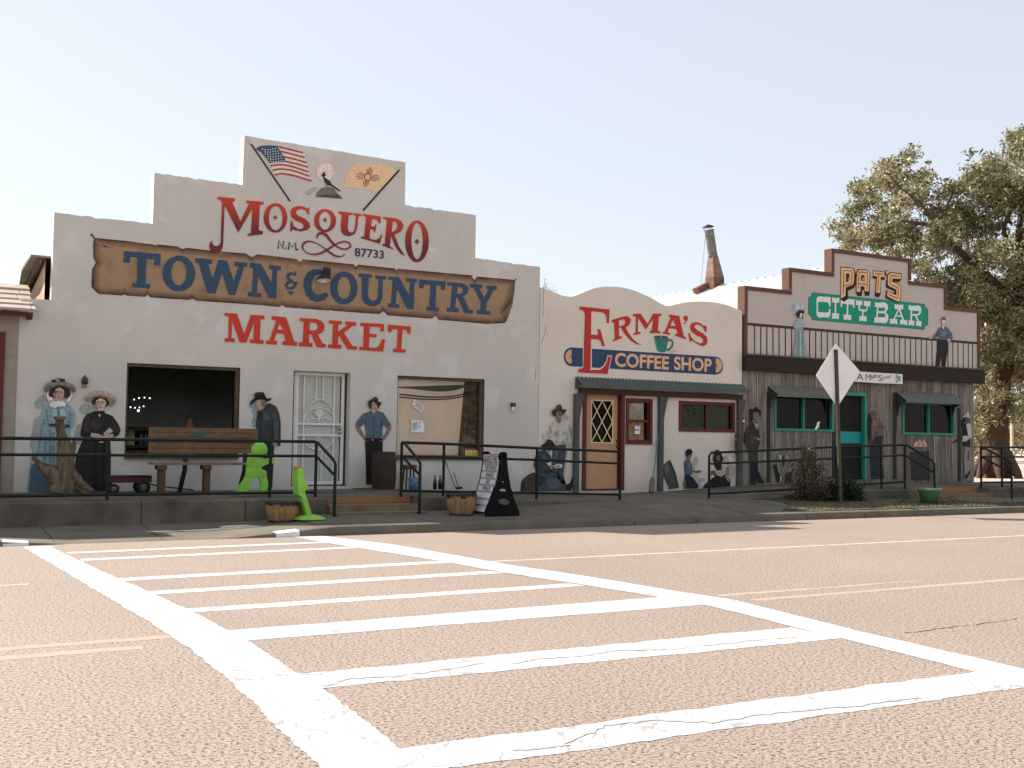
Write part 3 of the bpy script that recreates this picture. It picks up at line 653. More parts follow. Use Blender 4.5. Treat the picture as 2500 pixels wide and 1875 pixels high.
letters('country_lettering', mk, 'CN', [
 [(443,355),(458,380),(425,420),(360,440),(295,422),(250,372),(228,300),(232,230),(262,172),(310,142),(370,138),(415,155),(462,150),(458,222),(428,220),(405,195),(370,183),(332,200),(307,245),(300,290),(312,340),(345,372),(385,372),(420,352)],
 (ell('CN',598,311,126,151,YL), [ell('CN',600,310,60,103,YL)]),
 [(732,178),(855,187),(853,220),(825,218),(820,380),(835,415),(865,430),(895,420),(910,385),(917,230),(885,228),(887,195),(985,203),(983,235),(955,233),(950,400),(930,455),(885,478),(830,475),(785,450),(762,400),(762,212),(733,210)],
 [(1005,205),(1105,212),(1195,375),(1205,252),(1170,250),(1172,220),(1272,228),(1270,260),(1245,260),(1238,508),(1178,503),(1085,320),(1072,455),(1105,460),(1103,495),(1000,487),(1003,450),(1030,453),(1045,240),(1005,237)],
 [(1290,232),(1530,252),(1525,328),(1485,325),(1487,290),(1445,285),(1435,488),(1468,490),(1465,525),(1350,517),(1353,482),(1380,483),(1392,282),(1332,275),(1325,315),(1287,312)],
 ([(1545,258),(1665,265),(1705,275),(1732,300),(1740,335),(1725,370),(1690,385),(1745,510),(1783,513),(1778,545),(1700,540),(1640,400),(1626,400),(1618,492),(1650,495),(1648,535),(1540,527),(1543,490),(1572,490),(1590,292),(1545,288)], [[(1640,300),(1670,303),(1690,325),(1685,350),(1660,365),(1635,362)]]),
 [(1750,272),(1868,282),(1865,312),(1838,312),(1885,400),(1925,320),(1902,318),(1903,290),(2000,296),(1997,328),(1972,328),(1905,450),(1900,520),(1938,522),(1935,557),(1815,547),(1818,512),(1845,515),(1852,440),(1785,308),(1750,302)]], BLUE)
RED = mat('sign_red', pc(186, 62, 44), .85, .14, 9, .2, 60)
letters('market_lettering', mk, 'MK', [
 [(120,100),(250,108),(325,320),(395,120),(535,130),(532,168),(495,168),(487,380),(528,385),(523,425),(382,412),(385,375),(418,378),(428,195),(348,410),(278,408),(200,185),(192,365),(228,368),(225,405),(122,400),(125,362),(160,365),(163,135),(120,132)],
 ([(610,135),(760,145),(845,400),(875,402),(872,445),(722,432),(725,395),(752,397),(738,320),(660,312),(635,388),(665,390),(663,432),(550,425),(553,385),(585,387),(658,180),(610,172)], [[(695,205),(727,278),(668,272)]]),
 ([(903,155),(1080,165),(1130,185),(1158,225),(1155,280),(1130,310),(1090,325),(1140,420),(1173,422),(1170,463),(1080,458),(1020,320),(1000,320),(998,410),(1035,412),(1033,455),(890,445),(893,405),(932,407),(943,192),(903,188)], [[(1008,198),(1070,205),(1090,235),(1080,270),(1050,285),(1003,282)]]),
 [(1205,178),(1340,188),(1338,220),(1305,220),(1298,300),(1400,225),(1373,223),(1375,190),(1488,198),(1485,235),(1450,235),(1360,310),(1450,445),(1498,450),(1495,485),(1400,478),(1305,330),(1298,430),(1335,433),(1333,475),(1193,465),(1197,428),(1238,430),(1248,215),(1205,212)],
 [(1530,202),(1778,217),(1775,295),(1738,293),(1740,250),(1630,243),(1625,318),(1700,322),(1698,355),(1625,352),(1620,462),(1690,465),(1725,445),(1755,375),(1788,378),(1768,502),(1518,487),(1520,450),(1560,453),(1568,240),(1532,236)],
 [(1818,223),(2055,242),(2052,317),(2018,314),(2018,280),(1970,275),(1955,478),(2000,480),(1998,515),(1870,507),(1873,470),(1908,473),(1920,272),(1860,267),(1853,303),(1817,300)]], RED)
# town name: letters painted from red at the top to maroon at the foot
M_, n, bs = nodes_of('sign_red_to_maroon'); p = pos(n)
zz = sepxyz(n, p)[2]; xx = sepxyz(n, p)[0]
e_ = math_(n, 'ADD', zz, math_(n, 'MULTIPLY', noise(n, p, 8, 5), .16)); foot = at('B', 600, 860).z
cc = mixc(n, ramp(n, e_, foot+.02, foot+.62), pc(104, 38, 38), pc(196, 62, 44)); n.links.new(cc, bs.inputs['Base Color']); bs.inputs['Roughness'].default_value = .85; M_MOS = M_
di = lambda x, y, a=18, b=21: [(x, y-b), (x+a, y), (x, y+b), (x-a, y)]
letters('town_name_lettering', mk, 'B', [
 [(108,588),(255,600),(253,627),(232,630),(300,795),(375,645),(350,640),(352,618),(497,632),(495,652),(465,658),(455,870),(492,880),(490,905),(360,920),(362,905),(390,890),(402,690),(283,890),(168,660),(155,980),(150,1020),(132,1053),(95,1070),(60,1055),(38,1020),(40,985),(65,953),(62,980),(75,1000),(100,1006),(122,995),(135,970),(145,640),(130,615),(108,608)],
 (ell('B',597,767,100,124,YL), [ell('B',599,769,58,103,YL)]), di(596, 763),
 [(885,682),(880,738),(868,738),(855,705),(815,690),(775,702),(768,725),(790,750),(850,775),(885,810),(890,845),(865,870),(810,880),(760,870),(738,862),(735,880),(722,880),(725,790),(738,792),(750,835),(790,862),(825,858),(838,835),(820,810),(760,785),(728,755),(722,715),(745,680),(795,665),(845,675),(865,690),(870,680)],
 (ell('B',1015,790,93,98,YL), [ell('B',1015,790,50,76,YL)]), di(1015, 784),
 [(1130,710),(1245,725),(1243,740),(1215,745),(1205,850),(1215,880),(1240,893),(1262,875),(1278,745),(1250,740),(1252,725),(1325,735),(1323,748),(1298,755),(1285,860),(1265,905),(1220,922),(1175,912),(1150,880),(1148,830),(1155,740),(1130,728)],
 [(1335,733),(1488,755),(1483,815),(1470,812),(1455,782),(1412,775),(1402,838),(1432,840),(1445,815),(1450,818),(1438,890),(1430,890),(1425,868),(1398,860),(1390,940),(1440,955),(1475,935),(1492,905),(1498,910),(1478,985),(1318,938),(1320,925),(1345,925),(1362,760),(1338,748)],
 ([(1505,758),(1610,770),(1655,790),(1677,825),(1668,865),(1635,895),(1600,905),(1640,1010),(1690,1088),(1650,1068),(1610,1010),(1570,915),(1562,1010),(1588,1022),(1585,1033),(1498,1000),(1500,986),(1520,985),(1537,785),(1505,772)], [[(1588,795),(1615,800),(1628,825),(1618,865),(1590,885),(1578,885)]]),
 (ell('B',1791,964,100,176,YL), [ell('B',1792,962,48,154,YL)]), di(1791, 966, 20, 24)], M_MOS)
def smooth(pts, k=6):                                   # Catmull-Rom
    P_ = [pts[0]]+list(pts)+[pts[-1]]; out = []
    for i in range(1, len(P_)-2):
        a, b_, c, d_ = [np.array(q, float) for q in P_[i-1:i+3]]
        for j in range(k):
            t = j/k; out.append(tuple(.5*((2*b_)+(c-a)*t+(2*a-5*b_+4*c-d_)*t*t+(3*b_-a-3*c+d_)*t**3)))
    out.append(tuple(pts[-1])); return out
mb = MB(); s_ = px('B')
q = smooth([(948,940),(955,908),(985,896),(1020,908),(1050,945),(1085,985),(1110,1000)]); mb.ribbon(ats('B', q, YL-.001), [s_*(12+14*math.sin(math.pi*i/(len(q)-1))) for i in range(len(q))])
q = smooth([(1100,990),(1000,1055),(930,1075),(870,1065),(830,1030),(830,990),(870,966),(930,975),(1000,1015),(1060,1062),(1110,1090),(1160,1090),(1182,1070)]); mb.ribbon(ats('B', q, YL-.003), [s_*(14+5*math.sin(i*.25)) for i in range(len(q))])
q = smooth([(1040,1035),(1090,1000),(1140,975),(1190,968),(1225,985),(1228,1010),(1195,1030),(1150,1025),(1098,998)]); mb.ribbon(ats('B', q, YL-.005), [s_*14]*len(q))
mb.build('letter_flourish', paint((124, 44, 42)), mk)
mb = MB(); qd = lambda r, Y, *c: [at(r, x, y, Y) for x, y in c]
s9 = px('B')*12
for pl in ([(618,1027),(625,957),(660,1025),(667,962)], [(705,1035),(714,968),(736,1015),(766,975),(770,1040)]): mb.ribbon(ats('B', pl, YL), s9)
for x, y in ((681, 1023), (783, 1034)): mb.poly(ell('B', x, y, 7, 7, YL, 8))
mb.build('state_lettering', paint((44, 52, 72)), mk); mb = MB()
text_on(mb, '87733', qd('B', YL, (1265, 1018), (1513, 1043), (1511, 1112), (1266, 1092)), 0, .012)
mb.build('post_code_lettering', paint((44, 52, 72)), mk)
# ---- flags, bird
mb = MB(); Y = D-.006
st = [paint((214, 204, 198)), paint((172, 62, 54)), paint((62, 82, 108)), paint((232, 228, 224)), paint((40, 38, 38)), paint((190, 180, 172))]
mb.poly(ats('B', smooth([(600, 155), (720, 180), (830, 212), (860, 300), (905, 462)], 3)+smooth([(880, 455), (780, 420), (700, 402), (600, 408), (540, 300)], 3), Y), (), 0)
sw = px('B')*15
for a in ([(605,162),(720,190),(830,217)], [(640,205),(740,230),(845,258)], [(662,250),(760,272),(860,300)], [(690,293),(780,312),(872,340)], [(555,328),(640,318),(740,335),(877,380)], [(572,365),(650,355),(750,370),(885,416)], [(592,403),(660,394),(760,412),(902,455)]):
    q = smooth(a, 6); mb.ribbon(ats('B', q, Y-.003), sw, 1)
mb.poly(ats('B', [(430, 185), (452, 168), (480, 158), (540, 155), (600, 157), (630, 190), (692, 295), (620, 296), (548, 305), (520, 265), (478, 215)], Y-.005), (), 2)
for i in range(6):
    for k_ in range(6):
        u = (k_+.5+.45*(i % 2))/6.6; v = (i+.5)/6
        x = 470+145*u+72*v; y = 172+8*u+122*v+8*math.sin(u*5)
        mb.poly(ell('B', x, y, 5.2, 5.2, Y-.007, 5), (), 3)
mb.ribbon(ats('B', [(392, 145), (720, 627)], Y-.005), px('B')*14, 4); mb.poly(ell('B', 385, 130, 16, 18, Y-.004, 12), (), 5)
mb.build('painted_flag', st, mk)['label'] = 'painted stars and stripes flag on a black pole'
mb = MB(); st = [paint((234, 192, 146)), paint((150, 54, 44)), paint((40, 38, 38)), paint((190, 180, 172))]
mb.poly(ats('B', smooth([(1175, 505), (1200, 400), (1240, 330), (1300, 302), (1360, 318), (1430, 310), (1500, 312), (1612, 378), (1480, 520), (1432, 552), (1390, 525), (1290, 520), (1175, 505)], 3)[:-1], Y), (), 0)
mb.poly(ell('B', 1375, 422, 32, 33, Y-.003), [ell('B', 1375, 422, 23, 24, Y-.003)], 1)
ax, ay = (1, .14), (.28, -.96)
for k_ in range(4):
    o_ = (-24, -8, 8, 24)[k_]; ln_ = (82, 100, 100, 82)[k_]; wr = px('B')*6.5
    for sg in (-1, 1):
        mb.ribbon(ats('B', [(1375+ax[0]*33*sg+ay[0]*o_, 422+ax[1]*33*sg+ay[1]*o_*-1*-1), (1375+ax[0]*ln_*sg+ay[0]*o_, 422+ax[1]*ln_*sg+ay[1]*o_)], Y-.003-.0004*k_), wr, 1)
        mb.ribbon(ats('B', [(1375+ay[0]*33*sg+ax[0]*o_*.8, 422+ay[1]*33*sg+ax[1]*o_*.8), (1375+ay[0]*(ln_-14)*sg+ax[0]*o_*.8, 422+ay[1]*(ln_-14)*sg+ax[1]*o_*.8)], Y-.005-.0004*k_), wr, 1)
mb.ribbon(ats('B', [(1642, 362), (1335, 705)], Y-.005), px('B')*16, 2); mb.poly(ell('B', 1645, 352, 16, 18, Y-.004, 12), (), 3)
mb.build('painted_flag', st, mk)['label'] = 'painted yellow flag with a red sun sign'
fig('painted_bird', mk, 'B', [((226, 206, 190), [(1018+72*math.cos(t), 378+78*math.sin(t)) for t in np.linspace(0, 6.1, 24)]), ((172, 162, 150), [(845, 560), (862, 540), (920, 505), (955, 510), (880, 577)]),
 ((118, 110, 100), [(935, 588), (945, 550), (985, 515), (1040, 503), (1090, 518), (1120, 560), (1165, 605)]), ((82, 76, 70), [(935, 588), (1000, 570), (1100, 570), (1130, 568), (1165, 605)]), ((66, 62, 56), [(1020, 502), (1026, 488), (1030, 488), (1026, 502)]),
 ((52, 52, 48), [(980, 402), (998, 395), (995, 376), (1014, 385), (1020, 410), (1008, 422), (1055, 455), (1075, 485), (1146, 537), (1140, 545), (1060, 494), (1035, 492), (1010, 460), (998, 425)])], label='painted roadrunner on a boulder before a pale sun')
# weeds on the wall top and conduit marks are small: left to the plants below
# ---- painted people on the market wall
SHD = (150, 155, 154)
fig('painted_person', mk, 'W1', [
 (SHD, [(240,305),(160,360),(110,430),(140,490),(215,500),(190,570),(125,610),(95,760),(70,860),(65,950),(95,1000),(60,1200),(20,1525),(140,1525),(300,900),(300,420)]),
 ((132,164,176), [(250,430),(330,420),(500,420),(570,460),(620,540),(635,640),(600,720),(565,740),(560,1000),(600,1525),(40,1525),(75,1180),(95,1000),(190,800),(200,700),(210,520)]),
 ((74,100,116), [(42,1525),(78,1180),(200,1150),(390,1190),(420,1525)]),
 ((104,138,152), [(205,730),(230,620),(260,620),(225,740),(180,1000),(150,1150),(130,1150),(160,980)]), ((104,138,152), [(255,500),(280,500),(300,660),(280,680)]), ((104,138,152), [(545,520),(570,540),(560,690),(535,690)]),
 ((104,138,152), [(300,740),(320,740),(330,1150),(300,1150)]), ((152,180,190), [(330,500),(400,500),(400,660),(340,660)]), ((152,180,190), [(430,500),(500,500),(510,660),(440,660)]), ((92,126,142), [(398,480),(412,480),(412,580),(398,580)]),
 ((92,126,142), [(250,780),(262,780),(250,1140),(236,1140)]), ((92,126,142), [(345,780),(357,780),(360,1160),(346,1160)]),
 ((50,64,72), [(295,672),(560,688),(555,722),(300,706)]),
 ((222,220,216), [(300,440),(345,400),(470,395),(510,440),(495,468),(470,458),(440,470),(410,462),(375,488),(350,470),(320,470)]),
 ((222,220,218), [(285,280),(300,350),(352,362),(340,390),(290,392),(272,350),(275,300)]), ((216,214,210), [(560,290),(592,330),(560,392),(515,412),(540,350)]),
 ((56,44,42), [(360,220),(460,200),(550,250),(568,330),(520,362),(480,350),(360,350),(300,335),(305,270)]),
 ((190,152,138), [(380,250),(430,230),(480,260),(490,320),(460,370),(422,392),(380,385),(362,345),(350,310),(362,298)]),
 ((150,112,100), [(362,298),(380,260),(392,300),(385,380),(364,345)]), ((78,56,50), [(378,280),(410,276),(412,290),(382,294)]), ((78,56,50), [(432,280),(466,284),(464,296),(434,294)]), ((120,66,58), [(402,346),(440,348),(436,358),(406,357)]), ((160,122,108), [(416,292),(424,292),(428,328),(408,328)]),
 ((132,122,110), [(235,230),(270,180),(350,160),(500,160),(590,190),(632,240),(620,290),(590,300),(540,240),(430,206),(330,240),(270,300),(240,282)]), ((104,96,86), [(235,240),(300,210),(430,188),(560,215),(632,250),(620,290),(590,300),(540,240),(430,206),(330,240),(270,300),(240,282)]),
 ((48,44,44), [(330,140),(420,115),(495,130),(500,160),(330,166)]), ((200,196,190), [(375,132),(385,128),(412,160),(402,160)]), ((200,196,190), [(400,125),(410,122),(435,158),(426,160)])], label='painted woman in a blue dress and wide hat')
fig('painted_person', mk, 'W1', [
 (SHD, [(690,445),(750,435),(860,450),(870,520),(740,570),(690,540),(665,500)]), (SHD, [(715,650),(640,700),(600,860),(570,1000),(690,900)]),
 ((46,40,42), [(870,520),(980,520),(990,545),(1080,580),(1150,680),(1180,750),(1160,810),(1110,840),(1050,850),(1060,1060),(1055,1340),(1000,1500),(880,1510),(720,1410),(640,1320),(612,1240),(630,1080),(700,900),(740,850),(690,830),(683,790),(720,620),(760,560)]),
 ((62,54,56), [(760,600),(800,580),(790,760),(740,800),(720,740)]), ((62,54,56), [(1060,600),(1120,690),(1130,770),(1080,800),(1090,700)]), ((60,54,56), [(800,640),(900,620),(960,700),(900,760),(810,740)]), ((34,30,32), [(860,900),(880,900),(890,1480),(850,1460)]), ((34,30,32), [(960,900),(980,900),(985,1490),(950,1480)]),
 ((172,170,164), [(965,800),(1045,722),(1087,770),(1000,832)]), ((190,156,142), [(820,788),(900,800),(980,830),(965,850),(880,852),(808,832)]), ((190,156,142), [(970,830),(1080,798),(1102,832),(1040,852),(965,852)]),
 ((58,44,42), [(820,390),(860,350),(930,345),(1000,360),(1040,400),(1035,440),(990,475),(1005,430),(980,380),(930,365),(890,385),(865,445),(830,435)]),
 ((202,172,158), [(880,390),(930,360),(985,385),(1003,420),(985,470),(960,505),(920,520),(890,505),(868,450)]), ((170,138,126), [(868,450),(885,400),(900,440),(905,505),(890,505)]), ((70,52,48), [(890,402),(918,400),(918,414),(892,416)]), ((70,52,48), [(945,402),(978,408),(975,420),(946,416)]), ((128,80,72), [(915,474),(950,474),(945,484),(920,484)]), ((172,138,124), [(928,420),(936,420),(942,455),(922,455)]),
 ((170,150,132), [(735,350),(800,290),(870,268),(980,272),(1060,310),(1115,350),(1127,400),(1080,460),(1030,465),(1045,410),(1000,360),(930,340),(860,350),(820,402),(760,402),(738,385)]), ((138,118,102), [(740,372),(850,335),(930,318),(1010,335),(1125,395),(1080,460),(1030,465),(1045,410),(1000,360),(930,340),(860,350),(820,402),(760,402)]),
 ((200,180,160), [(760,330),(780,320),(775,345)]), ((200,180,160), [(830,300),(850,285),(850,310)]), ((200,180,160), [(900,290),(925,282),(915,305)]), ((200,180,160), [(990,300),(1010,305),(995,320)]), ((200,180,160), [(1060,340),(1085,350),(1065,362)]),
 ((196,192,188), [(914,555),(928,555),(926,568),(936,570),(934,580),(926,580),(924,595),(914,595),(916,580),(906,578),(908,568),(914,568)]), ((190,186,180), [(912,896),(970,898),(965,908),(918,907)])], label='painted woman in a black dress and straw hat')
fig('painted_person', mk, 'O1', [
 ((136,150,156), [(230,250),(160,382),(210,385),(205,440),(238,490),(205,580),(215,665),(280,665),(290,440),(270,340)]),
 ((40,44,50), [(285,840),(530,840),(530,960),(518,1240),(500,1555),(430,1570),(420,1300),(330,1260),(300,1000)]),
 ((166,142,128), [(505,895),(572,895),(578,950),(530,962)]),
 ((58,63,66), [(290,430),(330,425),(390,390),(430,330),(470,322),(560,370),(600,460),(625,600),(622,942),(580,942),(575,890),(500,890),(480,890),(285,860),(265,700),(262,580),(285,500)]),
 ((74,80,84), [(500,480),(560,450),(590,600),(590,860),(530,850),(520,640)]), ((42,46,50), [(500,520),(520,640),(515,850),(500,850),(490,640)]), ((44,48,50), [(335,430),(350,440),(345,850),(330,850)]), ((78,84,88), [(365,470),(440,450),(470,560),(380,580)]), ((42,46,50), [(290,430),(330,425),(360,500),(330,560),(290,520)]), ((46,50,54), [(390,390),(430,330),(470,322),(480,345),(440,370),(405,410)]),
 ((170,146,132), [(255,300),(300,275),(420,285),(410,350),(370,400),(320,425),(302,415),(295,395),(280,370),(268,345)]), ((120,96,84), [(330,290),(420,285),(410,350),(385,380),(350,350)]), ((132,106,94), [(262,310),(290,312),(290,322),(264,322)]), ((120,86,76), [(298,385),(320,388),(318,395),(298,394)]),
 ((36,33,33), [(245,180),(290,162),(380,165),(400,215),(430,255),(500,248),(470,285),(430,300),(370,270),(300,272),(240,298),(210,340),(178,346),(185,300),(245,250)]), ((56,52,50), [(260,190),(300,176),(370,180),(360,200),(290,200)])], label='painted man in a black hat and dark jacket')
fig('painted_person', mk, 'B1', [
 ((30,31,32), [(308,765),(552,765),(562,830),(556,960),(560,1440),(320,1440),(310,1000),(298,800)]),
 ((140,108,98), [(158,570),(230,610),(300,740),(350,762),(362,800),(350,822),(338,795),(330,824),(312,822),(300,800),(250,740),(178,650)]), ((140,108,98), [(620,618),(678,572),(687,620),(640,720),(560,822),(540,824),(530,800),(512,822),(500,808),(512,770),(560,750),(600,690)]),
 ((76,98,116), [(390,375),(430,430),(480,368),(570,400),(640,510),(678,572),(620,622),(565,570),(550,690),(562,740),(480,772),(320,762),(305,600),(300,555),(230,612),(162,560),(200,500),(280,410)]),
 ((62,82,98), [(420,440),(436,440),(440,760),(424,760)]), ((62,82,98), [(300,480),(320,470),(330,620),(305,600)]), ((88,110,128), [(460,480),(530,480),(520,560),(465,560)]), ((62,82,98), [(530,500),(560,480),(565,570),(545,640)]),
 ((40,34,32), [(310,765),(552,765),(552,800),(310,802)]), ((176,160,140), [(405,782),(420,778),(422,806),(406,806)]),
 ((188,148,128), [(392,260),(420,235),(492,260),(502,290),(480,350),(470,372),(436,415),(398,378),(388,320)]), ((150,110,96), [(392,265),(410,250),(415,300),(408,370),(392,350)]), ((92,64,56), [(425,280),(448,282),(446,292),(426,290)]), ((92,64,56), [(465,285),(486,288),(484,297),(466,295)]), ((140,84,74), [(440,328),(472,328),(466,338),(444,338)]),
 ((54,44,42), [(350,240),(370,215),(398,210),(430,178),(460,168),(486,190),(497,235),(525,250),(550,240),(520,300),(492,345),(485,285),(425,235),(398,262),(392,350),(360,320),(345,275)]), ((74,62,58), [(408,205),(435,185),(465,182),(478,205),(440,215)])], label='painted man in a blue shirt with hands on hips')

# ================================================================ COFFEE SHOP
er = thing('coffee_shop_building', 'cream stucco coffee shop with a wavy parapet and red lettering', 'building', (14.6, D, .3))
DKRED = mat('dark_red_paint', pc(88, 40, 36), .6, .15, 8, .2, 40)
TANDOOR = mat('tan_door_paint', pc(180, 138, 104), .6, .08, 4, .1, 30)
POSTW = mat('grey_green_post_wood', pc(78, 80, 78), .9, .25, 10, .5, 30)
PALE = mat('cream_trim', pc(226, 196, 160), .7, .08)
X0, X1 = 11.905, 17.40
wave = smooth([(80,715),(130,735),(200,760),(270,790),(330,805),(380,803),(440,785),(520,750),(600,725),(680,712),(760,709),(840,715),(920,730),(1000,755),(1080,790),(1150,822),(1230,870)], 3)+smooth([(1292,898),(1340,890),(1400,876),(1480,862),(1560,855),(1640,854),(1720,858),(1800,870),(1880,890),(1960,920),(2030,950),(2085,975)], 3)
wp = ats('G', wave); wp = [w(max(X0, min(X1, p.x)), p.z) for p in wp]; wp[0].x = X0; wp[-1].x = X1
def rect(r, c, Y=D):
    q = ats(r, c, Y); x0 = (q[0].x+q[3].x)/2; x1 = (q[1].x+q[2].x)/2; z1 = (q[0].z+q[1].z)/2; z0 = (q[2].z+q[3].z)/2
    return [w(x0, z1), w(x1, z1), w(x1, z0), w(x0, z0)]
ED = rect('H', [(565, 208), (967, 212), (955, 1172), (552, 1172)]); EW1 = rect('H', [(980, 283), (1236, 292), (1228, 733), (974, 729)]); EW2 = rect('H', [(1490, 308), (2028, 330), (2023, 615), (1488, 606)])
f = MB(); f.prism([w(X0, 0)]+wp+[w(X1, 0)], .22, [ED, EW1, EW2]); f.build('front_wall', M_ERMA, er)
b = MB(); b.box(11.93, 17.38, D+.23, 31, 3.85, 3.95); b.box(11.93, 17.38, 30.9, 31, 0, 3.85); b.box(11.93, 17.38, D+.23, 30.9, .2, .32); b.build('roof', M_TIN, er)
b = MB(); b.box(17.3, 17.39, D+.23, 31, 0, 3.84); b.box(11.91, 11.99, D+.23, 31, 0, 3.84); b.build('side_wall', M_ERMA, er)
cr = MB(); rr = random.Random(3)
for pts in ([(105, 720), (110, 760), (100, 800), (108, 850), (100, 920), (108, 960), (95, 1010)], [(130, 1060), (128, 1120), (120, 1170), (100, 1220), (88, 1260)], [(25, 1500), (30, 1560), (24, 1620)]): cr = MB(); cr.ribbon(ats('G', pts, D-.003), [.006, .012, .007, .01, .006, .008, .005][:len(pts)]); cr.build('wall_crack', mat('crack_dark', (.16, .13, .11), .95), er)
def frame_rect(mb, q, t, y0, y1, tb=None, mi=0):
    x0, x1, z0, z1 = q[0].x, q[1].x, q[2].z, q[0].z; tb = t if tb is None else tb
    mb.box(x0, x1, y0, y1, z1-t, z1, mi); mb.box(x0, x1, y0, y1, z0, z0+tb, mi); mb.box(x0, x0+t, y0, y1, z0+tb, z1-t, mi); mb.box(x1-t, x1, y0, y1, z0+tb, z1-t, mi)
# door
dr = MB(); frame_rect(dr, ED, .09, D-.03, D+.16, .03)
dr.box(ED[1].x-.13, ED[1].x-.09, D+.06, D+.16, ED[2].z+.03, ED[0].z-.09)
dfr = dr.build('door', DKRED, er); dfr['label'] = 'tan coffee shop door with a diamond lattice window in a dark red frame'
g_ = rect('H', [(640, 300), (858, 305), (850, 722), (636, 718)], D+.07)
yd = D+.07; sl_ = MB(); q = [w(ED[0].x+.09, ED[0].z-.09, yd), w(ED[1].x-.13, ED[0].z-.09, yd), w(ED[1].x-.13, ED[2].z+.03, yd), w(ED[0].x+.09, ED[2].z+.03, yd)]
sl_.prism(q, .045, [[w(p.x, p.z, yd) for p in g_]]); sl_.build('door_leaf', TANDOOR, dfr)
tm = MB(); gq = [w(p.x, p.z, yd) for p in g_]; frame_rect(tm, gq, .022, yd-.016, yd-.002)
gx0, gx1, gz0, gz1 = gq[0].x+.02, gq[1].x-.02, gq[2].z+.02, gq[0].z-.02
def lat(mb, x0, x1, z0, z1, y, nx, nz, r):
    dx, dz = (x1-x0)/nx, (z1-z0)/nz
    for i in range(nx):
        for k_ in range(nz):
            mx_, mz_ = x0+dx*(i+.5), z0+dz*(k_+.5)
            for a, b_ in (((x0+dx*i, mz_), (mx_, z0+dz*(k_+1))), ((mx_, z0+dz*(k_+1)), (x0+dx*(i+1), mz_)), ((x0+dx*(i+1), mz_), (mx_, z0+dz*k_)), ((mx_, z0+dz*k_), (x0+dx*i, mz_))):
                pass
    for i in range(-nz, nx+1):
        for sgn in (1, -1):
            pts = []
            for t in np.linspace(0, 1, 60):
                z = z0+(z1-z0)*t; x = x0+dx*(i+.5)+sgn*dx*nz*(t if sgn > 0 else t)
                if x0-1e-6 <= x <= x1+1e-6: pts.append((x, y+(0 if sgn > 0 else .004), z))
            if len(pts) > 1: mb.bar(pts[0], pts[-1], .018, .012, 0, (0, 1, 0))
for i, (a, b_) in enumerate((((645, 405), (695, 305)), ((645, 515), (755, 305)), ((645, 715), (850, 312)), ((742, 718), (850, 512)), ((795, 715), (850, 612)),
    ((645, 405), (800, 715)), ((645, 505), (745, 718)), ((695, 610), (645, 515)), ((700, 305), (850, 620)), ((750, 308), (850, 520)), ((800, 308), (850, 410)))):
    pass
h_, wz = (gz1-gz0), (gx1-gx0)
for k_ in range(-1, 3):
    for sgn in (1, -1):
        pass
DZ = h_/2.0                                            # two diamonds high, two wide
segs = [((0, .0), (1, 1)), ((0, .5), (.5, 1)), ((.5, 0), (1, .5)), ((0, 1), (1, 0)), ((0, .5), (.5, 0)), ((.5, 1), (1, .5))]
for i, (a, b_) in enumerate(segs): tm.bar((gx0+wz*a[0], yd-.01-.003*(i // 3), gz0+h_*a[1]), (gx0+wz*b_[0], yd-.01-.003*(i // 3), gz0+h_*b_[1]), .02, .008, 0, (0, 1, 0))
tm.build('lattice', PALE, dfr)
p = MB(); p.add([w(gx0-.01, gz0-.01, yd+.02), w(gx1+.01, gz0-.01, yd+.02), w(gx1+.01, gz1+.01, yd+.02), w(gx0-.01, gz1+.01, yd+.02)], [(0, 1, 2, 3)]); p.build('pane', M_GLASSD, dfr)
for (x, y, r_) in ((895, 750, .035), (893, 695, .026)):
    kn = MB(); c = at('H', x, y, yd); kn.lathe([(0, 0), (r_, .0), (r_, .012), (r_*.5, .02), (r_*.8, .045), (r_*.6, .06), (0, .062)], c, 14, axis=(0, -1, 0)); kn.build('door_knob', mat('aged_brass', (.14, .09, .05), .4, .2, metal=.8), dfr)
# windows
wf = MB(); frame_rect(wf, EW1, .075, D-.025, D+.12); frame_rect(wf, [w(EW1[0].x+.075, EW1[0].z-.075), w(EW1[1].x-.075, EW1[0].z-.075), w(EW1[1].x-.075, EW1[2].z+.075), w(EW1[0].x+.075, EW1[2].z+.075)], .022, D+.03, D+.1)
zm = at('H', 1100, 505).z; wf.box(EW1[0].x+.097, EW1[1].x-.097, D+.02, D+.09, zm-.025, zm+.025)
wn = wf.build('window', DKRED, er); wn['label'] = 'narrow sash window with curtains in a dark red frame'
p = MB(); x0, x1, z0, z1 = EW1[0].x+.07, EW1[1].x-.07, EW1[2].z+.07, EW1[0].z-.07
p.add([w(x0, z0, D+.06), w(x1, z0, D+.06), w(x1, z1, D+.06), w(x0, z1, D+.06)], [(0, 1, 2, 3)]); p.build('pane', M_GLASS, wn)
p = MB(); n_ = 26; vs = []
for i in range(n_+1):
    x = x0+(x1-x0)*.84*i/n_; y = D+.10+.012*math.sin(i*1.9); vs += [(x, y, z0), (x, y, zm-.03), (x, y, z1)]
p.add(vs, [(i*3, i*3+3, i*3+4, i*3+1) for i in range(n_)], 0, True); p.add(vs, [(i*3+1, i*3+4, i*3+5, i*3+2) for i in range(n_)], 1, True)
p.build('curtain', [mat('tan_curtain', pc(176, 140, 96), .9, .25, 8), mat('pale_curtain', pc(168, 172, 150), .9, .3, 6)], wn)
wf = MB(); frame_rect(wf, EW2, .075, D-.025, D+.1); xm = at('H', 1762, 460).x; wf.box(xm-.022, xm+.022, D+.01, D+.08, EW2[2].z+.075, EW2[0].z-.075)
wn = wf.build('window', DKRED, er); wn['label'] = 'wide low window of two panes in a dark red frame'
